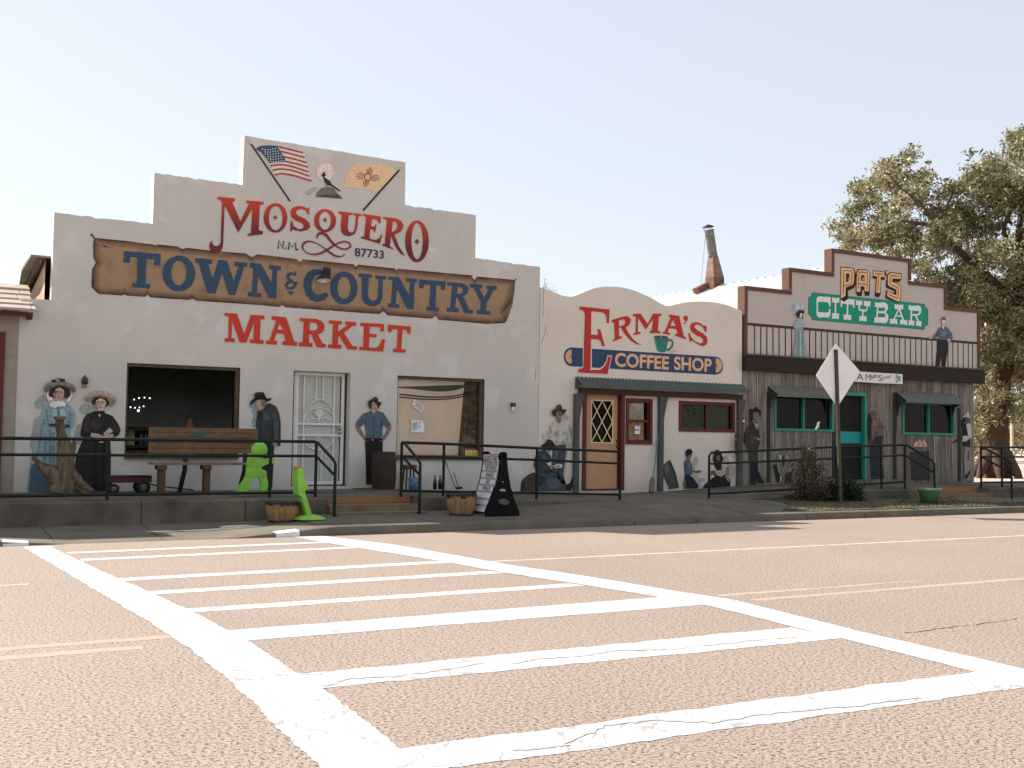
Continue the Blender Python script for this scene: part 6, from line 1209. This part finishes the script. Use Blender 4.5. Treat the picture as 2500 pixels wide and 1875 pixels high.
# barrel by the painted man
YBR = 19.2; q0, q1 = at('B1', 400, 1400, YBR), at('B1', 742, 1400, YBR); r = (q1.x-q0.x)/2*.97; cx_ = (q0.x+q1.x)/2; zt2 = at('B1', 570, 965, YBR).z; h = zt2-.44
br = thing('barrel', 'dark brown wooden barrel in front of the painted man in blue', 'barrel', (cx_, YBR, .42))
m1 = MB(); m1.lathe([(r*.9, 0), (r*.97, h*.2), (r, h*.5), (r*.97, h*.8), (r*.9, h), (r*.85, h-.02), (0, h-.02)], (cx_, YBR, .44), 28); m1.build('staves', mat('dark_barrel', (.045, .028, .02), .8, .3, 6, .4, 30), br)
for z in (.04, .27, .73, .95): m1 = MB(); rr_ = r*(.9+.1*math.sin(math.pi*z))+.004; m1.lathe([(rr_, h*z-.018), (rr_+.003, h*z), (rr_, h*z+.018)], (cx_, YBR, .44), 28); m1.build('hoop', mat('rusty_hoop', (.035, .025, .02), .6, .3), br)
m1 = MB(); a, b_ = at('B1', 310, 1465, YBR-.25), at('B1', 770, 1460, YBR-.25); m1.box(a.x, b_.x, YBR-.32, D-.03, .421, .44); tag(m1.build('board', mat('old_board', (.10, .085, .065), .9, .3), None), 'thin old board lying under the dark barrel', 'board')
# stool, bucket, bottles, clubs
YO = 19.2; p0, p1 = at('MB', 95, 680, YO), at('MB', 330, 680, YO); z1_, z0_ = at('MB', 200, 640, YO).z, at('MB', 200, 715, YO).z
stl = thing('stool', 'small dark wooden stool behind the blue bucket', 'stool', ((p0.x+p1.x)/2, YO, .42)); m1 = MB(); m1.lathe([(0, 0), (.145, 0), (.155, .02), (.155, z1_-z0_), (0, z1_-z0_)], ((p0.x+p1.x)/2, YO, z0_), 22); m1.build('seat', WOOD2, stl)
for a in (.8, 2.4, 3.9, 5.5): m1 = MB(); cx_ = (p0.x+p1.x)/2; m1.tube([(cx_+.09*math.cos(a), YO+.09*math.sin(a), z0_), (cx_+.13*math.cos(a), YO+.13*math.sin(a), .42)], .018, 6); m1.build('leg', WOOD2, stl)
p = at('MB', 300, 1040, 18.9); bh = at('MB', 300, 800, 18.9).z-p.z; rb_ = (at('MB', 392, 900, 18.9).x-at('MB', 208, 900, 18.9).x)/2
bk = thing('bucket', 'light blue patterned bucket below the stool', 'bucket', (p.x, 18.9, .42)); m1 = MB(); m1.lathe([(0, 0), (rb_*.86, 0), (rb_, bh), (rb_*.93, bh), (rb_*.8, .02), (0, .02)], (p.x, 18.9, .42), 24); m1.build('body', mat('bucket_blue', (.09, .19, .34), .5, .7, 12), bk)
m1 = MB(); m1.tube([(p.x-rb_, 18.9, .42+bh*.9), (p.x-rb_*.7, 18.8, .42+bh*.75), (p.x, 18.74, .42+bh*.62), (p.x+rb_*.7, 18.8, .42+bh*.75), (p.x+rb_, 18.9, .42+bh*.9)], .005, 5); m1.build('bail', STEELD, bk)
BOT = mat('brown_bottle_glass', (.016, .012, .01), .15, .1, spec=.5)
for x, tp, lb in ((692, 808, 'dark glass bottle standing nearer the blue bucket'), (784, 808, 'dark glass bottle standing nearer the two leaning clubs')):
    p = at('MB', x, 1065, 19.1); hb = at('MB', x, tp, 19.1).z-p.z; m1 = MB(); rb_ = .036; m1.lathe([(0, 0), (rb_, 0), (rb_, hb*.55), (rb_*.8, hb*.66), (rb_*.38, hb*.76), (rb_*.36, hb*.96), (rb_*.45, hb*.97), (rb_*.45, hb), (0, hb)], (p.x, 19.1, .42), 16); tag(m1.build('bottle', BOT), lb, 'bottle', 'dark bottles against the wall')
for a, b_, lb in (((888, 585), (1070, 1085), 'tall golf club leaning on the stucco wall'), ((1040, 785), (1125, 1060), 'short golf club leaning on the stucco wall')):
    q0, q1 = at('MB', *a, D-.03), at('MB', *b_, 19.15); q1.z = max(q1.z, .44); m1 = MB(); m1.tube([q0, q1], .009, 6); m1.tube([q1, q1+Vector((.07, -.03, .0))], [.02, .028], 8); tag(m1.build('golf_club', STEELD), lb, 'golf club', 'clubs leaning on the wall')
# broom
q0, q1 = at('H', 1294, 642, D-.04), at('H', 1242, 1040, 19.35); q2 = at('H', 1222, 1165, 19.3); q2.z = walk_z(q2.x)+.01
bro = thing('broom', 'broom with a turquoise handle leaning by the middle awning post', 'broom', q2); m1 = MB(); m1.tube([q0, q1], .014, 8); m1.build('handle', mat('turquoise_handle', (.05, .24, .26), .5, .15), bro)
m1 = MB(); m1.tube([q1, q1.lerp(q2, .15), q1.lerp(q2, .5), q2], [.018, .05, .062, .055], 10); m1.build('bristles', mat('straw', (.20, .16, .10), .95, .5, 30, .6, 60), bro)
# chili string on the last awning post
m1 = MB(); pa = at('H', 2050, 600, D-.14); pb_ = at('H', 2045, 800, D-.14)
for i in range(70):
    t = random.random(); c = pa.lerp(pb_, t)+Vector((random.uniform(-.06, .06)*(1-.5*t), random.uniform(-.05, .03), 0)); d = Vector((random.uniform(-.05, .05), random.uniform(-.04, .02), -random.uniform(.06, .11))); m1.tube([c, c+d*.6, c+d], [.012, .010, .002], 5)
m1.tube([pb_, at('H', 2048, 868, D-.13)], .006, 5); m1.tube([pa+Vector((0, 0, .08)), pb_], .006, 5)
tag(m1.build('chili_string', mat('dried_chili', (.13, .085, .06), .7, .4, 20)), 'string of dried brown chilies hanging beside the last awning post', 'chili string')
# ================================================================ LAMPS AND SIGNS ON THE WALLS
BLKM = mat('black_metal', (.012, .012, .012), .5, .2)
fl = thing('wall_floodlight', 'black floodlight over the word country', 'lamp', at('B', 1005, 1290))
p0 = at('B', 1022, 1245, D-.01); m1 = MB(); m1.box(p0.x-.06, p0.x+.06, D-.10, D-.02, p0.z-.10, p0.z+.12); m1.build('bracket', mat('bracket_blue_black', (.02, .03, .045), .6, .2), fl)
c = at('B', 1003, 1305, D-.30); c.z += .01; m1 = MB(); m1.lathe([(.145, 0), (.14, .02), (.10, .07), (.05, .11), (.04, .16), (0, .16)], c, 22, axis=(.0, .25, 1)); m1.tube([c+Vector((0, .06, .12)), (p0.x, D-.1, p0.z)], .03, 8); m1.build('shade', BLKM, fl)
m1 = MB(); m1.lathe([(0, .004), (.135, .002)], c, 22, axis=(0, .25, 1)); m1.lathe([(0, -.02), (.05, -.01), (.06, .01)], c+Vector((0, .02, -.015)), 14, axis=(0, .25, 1)); m1.build('reflector', mat('white_reflector', (.8, .78, .74), .4, .05), fl)
p0 = at('W1', 740, 150, D-.03); wlmp = thing('wall_lamp', 'small dark lantern above the two painted women', 'lamp', p0); m1 = MB(); m1.lathe([(0, .07), (.035, .06), (.05, .02), (.055, -.05), (.03, -.055)], p0, 12); m1.tube([p0+Vector((0, .03, .07)), p0+Vector((0, 0, .09)), p0+Vector((0, 0, .06))], .012, 6); m1.build('cap', mat('bronze_dark', (.05, .042, .035), .5, .3), wlmp)
for dx in (-.035, .012): m1 = MB(); m1.tube([p0+Vector((dx, -.02, -.05)), p0+Vector((dx, -.02, -.12))], .014, 6); m1.build('glass_bulb', mat('bulb_grey', (.18, .17, .15), .3), wlmp)
p0 = at('RW', 2108, 645, D-.03); wl2 = thing('wall_lamp', 'small dark box lamp with a white bulb right of the open sign window', 'lamp', p0); m1 = MB(); m1.box(p0.x-.04, p0.x+.045, D-.07, D-.005, p0.z-.03, p0.z+.05); m1.build('housing', mat('bronze_dark', ()), wl2); m1 = MB(); m1.lathe([(.02, .0), (.028, -.04), (.038, -.085), (0, -.095)], (p0.x-.005, D-.05, p0.z-.03), 12); m1.build('bulb', mat('white_bulb', (.85, .85, .84), .3, 0), wl2)
p0 = at('S1', 95, 385, D-.04); wl3 = thing('wall_lamp', 'tiny white globe lamp on the grey planks beside the painted suit', 'lamp', p0); m1 = MB(); m1.lathe([(0, -.04), (.03, -.028), (.04, 0), (.03, .028), (0, .04)], p0, 12); m1.build('globe', mat('white_bulb', ()), wl3); m1 = MB(); m1.lathe([(0, .0), (.03, 0), (.03, .03), (0, .03)], p0+Vector((0, .002, .03)), 10); m1.build('holder', BLKM, wl3)
def plate(name, label, cat, quad, m_, th=.006): m1 = MB(); m1.prism(quad, th); return tag(m1.build(name, m_), label, cat)
YGL = D+.142
t = thing('open_sign', 'tilted white open sign taped in the shop window', 'sign', at('RW', 440, 660, YGL)); q = [at('RW', x, y, YGL) for x, y in ((362, 540), (558, 680), (492, 778), (326, 650))]; m1 = MB(); m1.prism(q, .004); m1.build('panel', mat('sign_white', (.86, .82, .80), .6, .04), t)
m1 = MB(); ctr = sum(q, Vector())/4; q2 = [ctr+(v-ctr)*.80+Vector((0, -.003, 0)) for v in q]; text_on(m1, 'OPEN', q2, 0, .01); m1.build('lettering', mat('grey_letter', pc(128, 122, 124), .7), t)
t = thing('paper_notice', 'white paper notice with a pale blue map in the shop window', 'notice', at('RW', 430, 1010, YGL)); m1 = MB(); m1.prism([at('RW', x, y, YGL) for x, y in ((315, 905), (500, 908), (545, 965), (548, 1125), (315, 1118))], .003); m1.build('paper', mat('paper_white', (.84, .85, .86), .7, .03), t)
m1 = MB(); m1.poly([at('RW', x, y, YGL-.003) for x, y in ((330, 960), (420, 950), (430, 1010), (415, 1075), (335, 1085))]); m1.poly([at('RW', x, y, YGL-.003) for x, y in ((440, 990), (470, 985), (475, 1050), (445, 1040))]); m1.build('blue_print', paint((158, 182, 190), .2), t); m1 = MB(); m1.ribbon([at('RW', x, y, YGL-.003) for x, y in ((380, 955), (490, 950))], .012); m1.build('heading', paint((90, 100, 110)), t)
t = thing('number_plate', 'small yellow plate with dark letters in the window corner', 'plate', at('RW', 1400, 1490, YGL)); q = [at('RW', x, y, YGL) for x, y in ((1272, 1436), (1525, 1440), (1528, 1540), (1272, 1532))]; m1 = MB(); m1.prism(q, .004); m1.build('plate', mat('plate_yellow', pc(240, 186, 104), .6, .06), t); ctr = sum(q, Vector())/4; m1 = MB(); text_on(m1, "2LLEA'S", [ctr+Vector(((v-ctr).x*.88, -.003, (v-ctr).z*.6)) for v in q], 0, .0); m1.build('lettering', mat('brown_letter', pc(120, 80, 50), .7), t)
t = thing('paper_notice', 'small white notice with black marks in the narrow red window', 'notice', at('H', 1090, 590, D+.05)); m1 = MB(); m1.prism(ats('H', [(1066, 552), (1116, 555), (1114, 632), (1064, 630)], D+.05), .003); m1.build('paper', mat('paper_white', ()), t); m1 = MB()
for a, b_, c, d in ((1068, 583, 1085, 598), (1090, 583, 1098, 600), (1101, 583, 1108, 600), (1096, 562, 1110, 568)): m1.poly(ats('H', [(a, b_), (c, b_), (c, d), (a, d)], D+.047))
m1.build('print', mat('letter_black', ()), t)
# banner over the bar door
YN = D-.165; t = thing('street_banner', 'white banner sign with the street name and a green clover', 'banner', at('BN', 900, 470, YN))
qb = ats('BN', [(-620, 200), (270, 252), (1825, 348), (1820, 702), (900, 668), (110, 612), (-640, 560)], YN); m1 = MB(); m1.prism(qb, .012); m1.build('panel', mat('banner_white', pc(222, 214, 208), .7, .05), t)
m1 = MB()
for ch_, x0, y0, x1, y1 in (('A', 175, 320, 410, 545), ('M', 498, 340, 680, 562), ('a', 682, 408, 772, 510), ('i', 782, 325, 832, 475), ('n', 845, 368, 932, 472), ('S', 958, 366, 1088, 590), ('t', 1104, 428, 1148, 556), ('r', 1168, 440, 1236, 548), ('e', 1236, 418, 1302, 504), ('e', 1305, 408, 1368, 484), ('t', 1376, 366, 1420, 500)):
    sk = (x1-x0)*.06; text_on(m1, ch_, ats('BN', [(x0, y0), (x1, y0+sk), (x1, y1+sk), (x0, y1)], YN-.004), 0, -.008)
m1.build('lettering', mat('letter_black', ()), t)
for cx, cy, rx, ry, ro in ((1615, 415, 42, 58, 0), (1700, 450, 52, 40, -25), (1710, 560, 52, 42, 25), (1615, 600, 42, 52, 0)): m1 = MB(); m1.poly(ell('BN', cx, cy, rx, ry, YN-.004, 18, rot=ro), (), 0); m1.poly(ell('BN', cx, cy, rx*.7, ry*.7, YN-.006, 18, rot=ro), (), 1); m1.build('clover_leaf', [paint((20, 110, 104)), paint((120, 184, 170))], t)
m1 = MB(); m1.ribbon(ats('BN', [(1550, 505), (1750, 502)], YN-.008), .012); m1.build('clover_stem', paint((20, 110, 104)), t)
# pumpkins and string lights inside the dark window
PUM = mat('pumpkin_orange', (.62, .13, .025), .45, .15, 6); pm_ = thing('pumpkin_stack', 'two stacked orange pumpkins on the shop window shelf', 'pumpkins', at('LW', 818, 785, D+.36))
def pumpkin(c, r, h): 
    m1 = MB(); n_, k = 32, 10; vs = []
    for i in range(k+1):
        t = math.pi*i/k
        for j in range(n_): a = 2*math.pi*j/n_; rr_ = r*math.sin(t)*(1-.10*abs(math.cos(a*4.5)))+.001; vs.append((c.x+rr_*math.cos(a), c.y+rr_*math.sin(a), c.z-h*math.cos(t)))
    m1.add(vs, [(i*n_+j, i*n_+(j+1) % n_, (i+1)*n_+(j+1) % n_, (i+1)*n_+j) for i in range(k) for j in range(n_)], 0, True); return m1
cb = at('LW', 818, 755, D+.36); rP = (at('LW', 868, 755, D+.36).x-cb.x); cb.z = 1.495+rP*.72
pumpkin(cb, rP, rP*.72).build('pumpkin', PUM, pm_); ct = cb+Vector((0, 0, rP*1.15)); pumpkin(ct, rP*.72, rP*.6).build('pumpkin', PUM, pm_)
m1 = MB(); m1.tube([ct+Vector((0, 0, rP*.5)), ct+Vector((.01, 0, rP*.85))], .012, 6); m1.build('stem', mat('stem_tan', (.35, .28, .16), .8), pm_)
EM = mat('fairy_light', (.8, .85, 1), .5, 0, emit=(.7, .8, 1, 2.5)); sl2 = thing('string_lights', 'row of tiny blue white string lights glowing inside the dark window', 'string lights', at('LW', 200, 520, D+1.2)); 
for x, y, r in ((137, 480, .016), (199, 461, .016), (265, 456, .016), (330, 463, .018), (93, 575, .018), (148, 582, .015), (203, 577, .015), (255, 563, .015), (190, 616, .03)):
    m1 = MB(); r *= .75; m1.lathe([(0, -r), (r*.7, -r*.7), (r, 0), (r*.7, r*.7), (0, r)], at('LW', x, y, D+1.2), 8); m1.build('light', EM, sl2)
for arr in ([(137, 480), (199, 461), (265, 456), (330, 463)], [(93, 575), (148, 582), (203, 577), (255, 563)]): m1 = MB(); m1.tube([at('LW', x, y, D+1.215) for x, y in arr], .004, 4); m1.build('cable', BLKM, sl2)
# ================================================================ STREET SIGN, POT, SHRUBS
YSG = 16.23; base = at('J', 945, 1205, YSG); base.z = side_z(base.x, YSG)-.05; topp = at('I', 905, 945, YSG)
ss = thing('road_sign', 'back of a white diamond road sign on a dark steel post', 'road sign', base)
m1 = MB(); ax_ = (topp-base).normalized(); 
for o, w_, d_ in (((0, 0, 0), .06, .012), ((-.034, .012, 0), .008, .036), ((.034, .012, 0), .008, .036)): m1.bar(base+Vector(o), topp+Vector(o), d_, w_, 0, (1, 0, 0))
m1.build('post', mat('sign_post_green', (.06, .05, .03), .6, .3, 8, .3, 20), ss)
PY = YSG+.032; c4 = [at('I', 900, 893, PY), at('I', 1106, 1130, PY), at('J', 914, 395, PY), at('I', 731, 1166, PY)]; pts = []
for i in range(4):
    p, a, b_ = c4[i], c4[i-1], c4[(i+1) % 4]; pts += [p.lerp(a, .07), p.lerp(a, .022).lerp(p.lerp(b_, .022), .5), p.lerp(b_, .07)]
m1 = MB(); m1.prism(pts, .004); m1.build('sign_panel', mat('sign_back_white', (.84, .81, .79), .45, .04, 3, spec=.5), ss)
m1 = MB(); p0, p1 = at('I', 930, 1300, PY-.004), at('I', 957, 1355, PY-.004); m1.prism([(p0.x, PY-.004, p0.z), (p1.x, PY-.004, p0.z), (p1.x, PY-.004, p1.z), (p0.x, PY-.004, p1.z)], .003); m1.build('sticker', mat('sticker_white', (.9, .9, .88), .5, 0), ss)
for y in (960, 1345): m1 = MB(); m1.lathe([(0, -.03), (.014, -.03), (.014, 0)], at('I', 900, y, YSG), 8, axis=(0, 1, 0)); m1.build('bolt', STEELD, ss)
pp = at('J', 1690, 1218, 16.0); zg = side_z(pp.x, 16.0); rt = (at('J', 1795, 1085, 16.0).x-at('J', 1588, 1085, 16.0).x)/2*.64; h = at('J', 1690, 1078, 16.0).z-zg
pot = thing('flower_pot', 'pale green flower pot standing by the bar steps', 'flower pot', (pp.x, 16.0, zg)); m1 = MB(); m1.lathe([(0, 0), (rt*.66, 0), (rt*.9, h*.8), (rt*.93, h*.85)], (pp.x, 16, zg), 30); m1.build('body', mat('pot_green', (.085, .17, .065), .5, .2, 5), pot)
m1 = MB(); m1.lathe([(rt*.92, h*.85), (rt, h*.87), (rt*1.02, h), (rt*.92, h), (rt*.85, h*.8), (0, h*.8)], (pp.x, 16, zg), 30); m1.build('rim', mat('pot_rim', (.17, .26, .15), .5, .1), pot)
def leafmat(name, c1, c2, rough=.5, tl=.35):
    M_, n, b = nodes_of(name); p = pos(n); out = n.nodes['Material Output']; wn = N(n, 'TexWhiteNoise', noise_dimensions='1D'); oi = N(n, 'NewGeometry'); n.links.new(oi.outputs['Random Per Island'], wn.inputs['W'])
    f = math_(n, 'ADD', math_(n, 'MULTIPLY', ramp(n, noise(n, p, .6, 3), .3, .7), .6), math_(n, 'MULTIPLY', wn.outputs[0], .45)); c = mixc(n, f, c1, c2); n.links.new(c, b.inputs['Base Color']); b.inputs['Roughness'].default_value = rough; b.inputs['Specular IOR Level'].default_value = .5
    t = N(n, 'BsdfTranslucent'); n.links.new(c, t.inputs[0]); mx = N(n, 'MixShader'); mx.inputs[0].default_value = tl; n.links.new(b.outputs[0], mx.inputs[1]); n.links.new(t.outputs[0], mx.inputs[2]); n.links.new(mx.outputs[0], out.inputs[0]); return M_
def leaves(name, blobs, n, size, m_, parent, rng, flat=.0):    # many small leaf faces; blobs: centre, radii
    wts = np.array([b[1][0]*b[1][1]*b[1][2] for b in blobs])**.75; wts /= wts.sum(); idx = rng.choice(len(blobs), n, p=wts)
    cs = np.array([list(b[0]) for b in blobs])[idx]; rs = np.array([list(b[1]) for b in blobs])[idx]
    c = cs+rng.normal(size=(n, 3)).clip(-2.1, 2.1)*rs*.64
    twig = rng.normal(size=(n//14+1, 3)); k = rng.integers(0, len(twig), n)                        # clumps along twigs
    a = rng.normal(size=(n, 3)); a /= np.linalg.norm(a, axis=1, keepdims=True); a[:, 2] -= .25; b = rng.normal(size=(n, 3)); b = b-a*(a*b).sum(1, keepdims=True); b /= np.linalg.norm(b, axis=1, keepdims=True)
    s = size*(.6+.8*rng.random(n))[:, None]; v = np.stack([c-a*s, c+b*s*.42-a*s*.1, c+a*s, c-b*s*.42-a*s*.1], 1).reshape(-1, 3)
    o0 = np.array(wl(parent)); v = v-o0; me = bpy.data.meshes.new(name); me.vertices.add(4*n); me.vertices.foreach_set('co', v.ravel().astype(np.float32)); me.loops.add(4*n); me.loops.foreach_set('vertex_index', np.arange(4*n, dtype=np.int32)); me.polygons.add(n); me.polygons.foreach_set('loop_start', np.arange(0, 4*n, 4, dtype=np.int32)); me.polygons.foreach_set('loop_total', np.full(n, 4, dtype=np.int32)); me.update(calc_edges=True); me.materials.append(m_)
    o = bpy.data.objects.new(name, me); COL.objects.link(o); o.parent = parent; return o
rng = np.random.default_rng(4)
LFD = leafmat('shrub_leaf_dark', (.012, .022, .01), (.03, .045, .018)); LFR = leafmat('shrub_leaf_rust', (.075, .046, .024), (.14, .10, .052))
YBU = 16.62; jj = lambda x, y, Y=YBU: at('J', x, y, Y); sj = px('J')*YBU/D
b0 = jj(670, 1195); b0.z = side_z(b0.x, YBU); sh1 = thing('shrub', 'rust brown and green shrub left of the road sign post', 'shrub', b0, 'shrubs in the grass strip')
bl = [(jj(x, y, YBU+random.uniform(-.15, .15)), (r*sj, r*sj*.9, r*sj*1.05)) for x, y, r in ((600, 900, 75), (690, 860, 85), (760, 930, 70), (560, 1000, 60), (640, 1020, 85), (740, 1050, 80), (680, 780, 55), (600, 1120, 70), (720, 1140, 75), (800, 1100, 60), (640, 760, 40))]
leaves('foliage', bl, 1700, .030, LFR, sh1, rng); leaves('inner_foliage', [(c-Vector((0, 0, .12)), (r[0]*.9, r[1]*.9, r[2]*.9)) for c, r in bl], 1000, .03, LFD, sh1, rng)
m1 = MB()
for i in range(16): e = bl[i % len(bl)][0]+Vector((random.uniform(-.2, .2), random.uniform(-.15, .15), random.uniform(0, .3))); m1.tube([b0, b0.lerp(e, .5)+Vector((random.uniform(-.05, .05), 0, .05)), e], [.012, .008, .003], 5)
q = jj(752, 560); m1.tube([b0, jj(730, 800), jj(738, 640), q], [.01, .007, .006, .004], 5); m1.build('stem', mat('shrub_stem', (.05, .035, .022), .9), sh1)
m1 = MB()
for i in range(16): c = jj(740+20*i/16+random.uniform(-8, 8), 580-60*i/16); m1.lathe([(0, -.02), (.02, 0), (0, .02)], c, 6)
m1.build('flower', mat('white_flower', (.7, .68, .6), .8), sh1)
b0 = jj(970, 1195); b0.z = side_z(b0.x, YBU); sh2 = thing('shrub', 'low dark green shrub behind the road sign post', 'shrub', b0, 'shrubs in the grass strip')
bl = [(jj(x, y, YBU+random.uniform(-.1, .2)), (r*sj, r*sj, r*sj)) for x, y, r in ((860, 1080, 65), (930, 1050, 70), (1010, 1070, 70), (1080, 1110, 60), (900, 1140, 70), (1000, 1150, 75), (1090, 1160, 50), (840, 1150, 50))]
leaves('foliage', bl, 3200, .032, LFD, sh2, rng); m1 = MB()
for i in range(10): e = bl[i % len(bl)][0]; m1.tube([b0, b0.lerp(e, .5), e], [.012, .008, .004], 5)
m1.build('stem', mat('shrub_stem', ()), sh2)
# weeds growing on the coffee shop wall top
b0 = at('G', 118, 728, D+.1); wd = thing('weed', 'small weed growing on the coffee shop wall top', 'weed', b0); m1 = MB()
for x, y in ((118, 655), (130, 680), (105, 690), (160, 735), (190, 752)): m1.tube([at('G', min(x, 170), 745, D+.1), at('G', x, y, D+.1)], [.005, .003], 4)
m1.build('stem', mat('weed_stem', (.1, .11, .06), .9), wd); leaves('leaf', [(at('G', 120, 690, D+.1), (.06, .05, .14)), (at('G', 170, 742, D+.1), (.12, .05, .06))], 90, .018, leafmat('weed_leaf', (.12, .14, .07), (.2, .21, .12)), wd, rng)
# ================================================================ TREES
def atd(x, y, d): return CAM+ray('P', x, y)*d
DT = 41.0; mpp = DT/FPX; tb_ = atd(2433, 1168, DT); tb_.z = .2
tree = thing('tree', 'large old tree with a thick trunk behind the bar', 'tree', tb_)
m1 = MB(); M_BK = mat('tree_bark', (.075, .048, .034), .95, .5, 4, 1.0, 9)
def limb(pts, mb=None):
    mb = mb or m1; q = smooth([(x, y) for x, y, r, dd in pts], 4); rr_ = smooth([(r, dd) for x, y, r, dd in pts], 4)
    P_ = [atd(a[0]+random.uniform(-1.5, 1.5), a[1], DT+b[1]) for a, b in zip(q, rr_)]; mb.tube(P_, [max(.02, b[0]*mpp*.85) for b in rr_], 12)
limb([(2433, 1185, 46, 0), (2433, 1160, 39, 0), (2434, 1110, 34, 0), (2435, 1040, 31, 0), (2442, 960, 26, 0), (2455, 890, 21, 0), (2472, 820, 18, 0), (2482, 750, 16, 0), (2488, 660, 12, 0), (2488, 570, 9, .5), (2500, 470, 9, 1), (2515, 380, 6, 1)])
for a in range(7): ang = a*.9+.3; m1.tube([tb_+Vector((math.cos(ang)*.3, math.sin(ang)*.3, .9)), tb_+Vector((math.cos(ang)*.75, math.sin(ang)*.75, .2)), tb_+Vector((math.cos(ang)*.95, math.sin(ang)*.95, -.15))], [.26, .15, .04], 8)
tk_ = m1.build('trunk', M_BK, tree)
for L_ in ([(2480, 750, 15, 0), (2450, 712, 13, -.5), (2420, 684, 12, -1), (2388, 655, 11, -1.2), (2350, 620, 10, -1.5), (2318, 592, 9, -1.8), (2286, 556, 7, -2), (2245, 545, 5, -2.2), (2200, 540, 3, -2.5)],
  [(2318, 594, 6, -1.8), (2300, 560, 5, -1.4), (2310, 510, 4, -1), (2330, 460, 3, -1)], [(2400, 668, 8, -1), (2380, 700, 6, -1.5), (2340, 730, 4, -2), (2300, 740, 3, -2.5)], [(2486, 640, 9, 0), (2455, 580, 7, -.8), (2452, 556, 6, -1), (2470, 512, 5, -1), (2498, 484, 4, -1)],
  [(2286, 556, 4, -2), (2250, 500, 3, -2.4), (2200, 460, 2.5, -2.6), (2165, 420, 2, -2.6)], [(2245, 545, 3, -2.2), (2190, 580, 2.5, -2.6), (2120, 590, 2, -3)], [(2450, 920, 9, 0), (2500, 860, 7, .8), (2560, 800, 5, 1.5)], [(2485, 700, 10, 0), (2540, 620, 8, 1), (2600, 540, 5, 2)]):
    m1 = MB(); limb(L_, m1); m1.build('limb', M_BK, tree)
BL = [(2100,500,52),(2080,590,46),(2160,430,56),(2200,405,36),(2240,470,46),(2150,560,56),(2215,585,48),(2062,560,30),(2285,510,50),(2340,455,48),(2392,440,46),(2300,610,42),(2370,560,56),(2430,500,58),(2470,420,58),(2480,345,38),(2520,340,50),(2545,450,80),(2440,620,62),(2385,625,44),(2330,700,60),(2270,690,36),(2250,650,34),(2400,730,52),(2480,740,50),(2545,600,90),(2565,740,100),(2415,800,48),(2400,870,42),(2412,940,48),(2395,1010,34),(2452,985,44),(2505,910,66),(2545,850,90),(2500,1000,44),(2550,1000,70),(2290,740,40),(2350,760,36),(2130,640,40),(2200,640,34),(2600,500,90),(2640,650,110),(2640,850,110),(2400,800,44),(2440,760,40),(2420,860,44),(2440,905,46),(2470,850,44),(2430,980,44),(2395,940,36),(2385,1030,26),(2330,650,40),(2460,690,50),(2500,790,56),(2390,690,40),(2320,560,50),(2350,505,44),(2290,575,44),(2185,505,44),(2255,430,36),(2420,420,44),(2130,470,36)]
bl = []; r_ = np.random.default_rng(9)
for x, y, r in BL:
    dd = r_.uniform(-2.5, 2.5)
    for k in range(9):
        o = r_.normal(size=3)*.6; rr2 = r*mpp*r_.uniform(.2, .5); bl.append((atd(x+o[0]*r*.75, y+o[1]*r*.75, DT+dd+o[2]*1.2), (rr2, rr2*1.2, rr2*.9)))
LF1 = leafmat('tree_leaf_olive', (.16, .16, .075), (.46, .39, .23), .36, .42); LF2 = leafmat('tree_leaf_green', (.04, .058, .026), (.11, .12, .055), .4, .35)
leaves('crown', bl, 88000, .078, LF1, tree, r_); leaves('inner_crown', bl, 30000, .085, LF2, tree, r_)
# beyond the lot
for i, (x, y, d, hgt, lb) in enumerate(((2398, 1112, 75, 4.2, 'yellow green shrub beyond the lot, nearest the bar corner'), (2515, 1105, 80, 5.0, 'olive shrub beyond the lot, right of the big trunk'), (2440, 1108, 110, 7.0, 'dark distant tree behind the big trunk'), (2350, 1108, 120, 7.0, 'distant tree hidden partly by the bar corner'))):
    c = atd(x, y, d); c.z = .2; t = thing('shrub' if i < 2 else 'background_tree', lb, 'shrub' if i < 2 else 'tree', c); rr2 = hgt*.5
    leaves('crown', [(c+Vector((r_.uniform(-1, 1)*hgt*.5, r_.uniform(-1, 1)*hgt*.4, hgt*r_.uniform(.25, .7))), (rr2*.5, rr2*.5, rr2*.45)) for k in range(9)], 3500, .16, LF1 if i < 2 else LF2, t, r_); m1 = MB(); m1.tube([c-Vector((0, 0, .2)), c+Vector((.1, 0, hgt*.6))], [.18, .08], 8); m1.build('trunk', M_BK, t)
c = atd(2471, 1130, 60); c.z = .15; m1 = MB(); m1.tube([c, c+Vector((0, 0, 2.6))], .08, 8); tag(m1.build('pole', mat('pale_pole', (.55, .45, .36), .8)), 'pale thin pole standing right of the big trunk', 'pole')

# across the street, behind the camera: what the shop windows reflect
for i, (x, y, hgt, lb) in enumerate(((9, -20, 9, 'leafy tree across the street, reflected in the dark shop window'), (15, -22, 8, 'rounder tree across the street beside the reflected one'), (31, -21, 9, 'tall tree across the street facing the coffee shop'), (44, -24, 9, 'leafy tree across the street facing the bar'))):
    c = Vector((x, y, .02)); t = thing('background_tree', lb, 'tree', c)
    leaves('crown', [(c+Vector((r_.uniform(-1, 1)*hgt*.38, r_.uniform(-1, 1)*hgt*.3, hgt*r_.uniform(.3, .85))), (hgt*.24, hgt*.24, hgt*.2)) for k in range(12)], 6000, .22, LF2, t, r_); m1 = MB(); m1.tube([c, c+Vector((.1, 0, hgt*.6))], [.25, .1], 8); m1.build('trunk', M_BK, t)
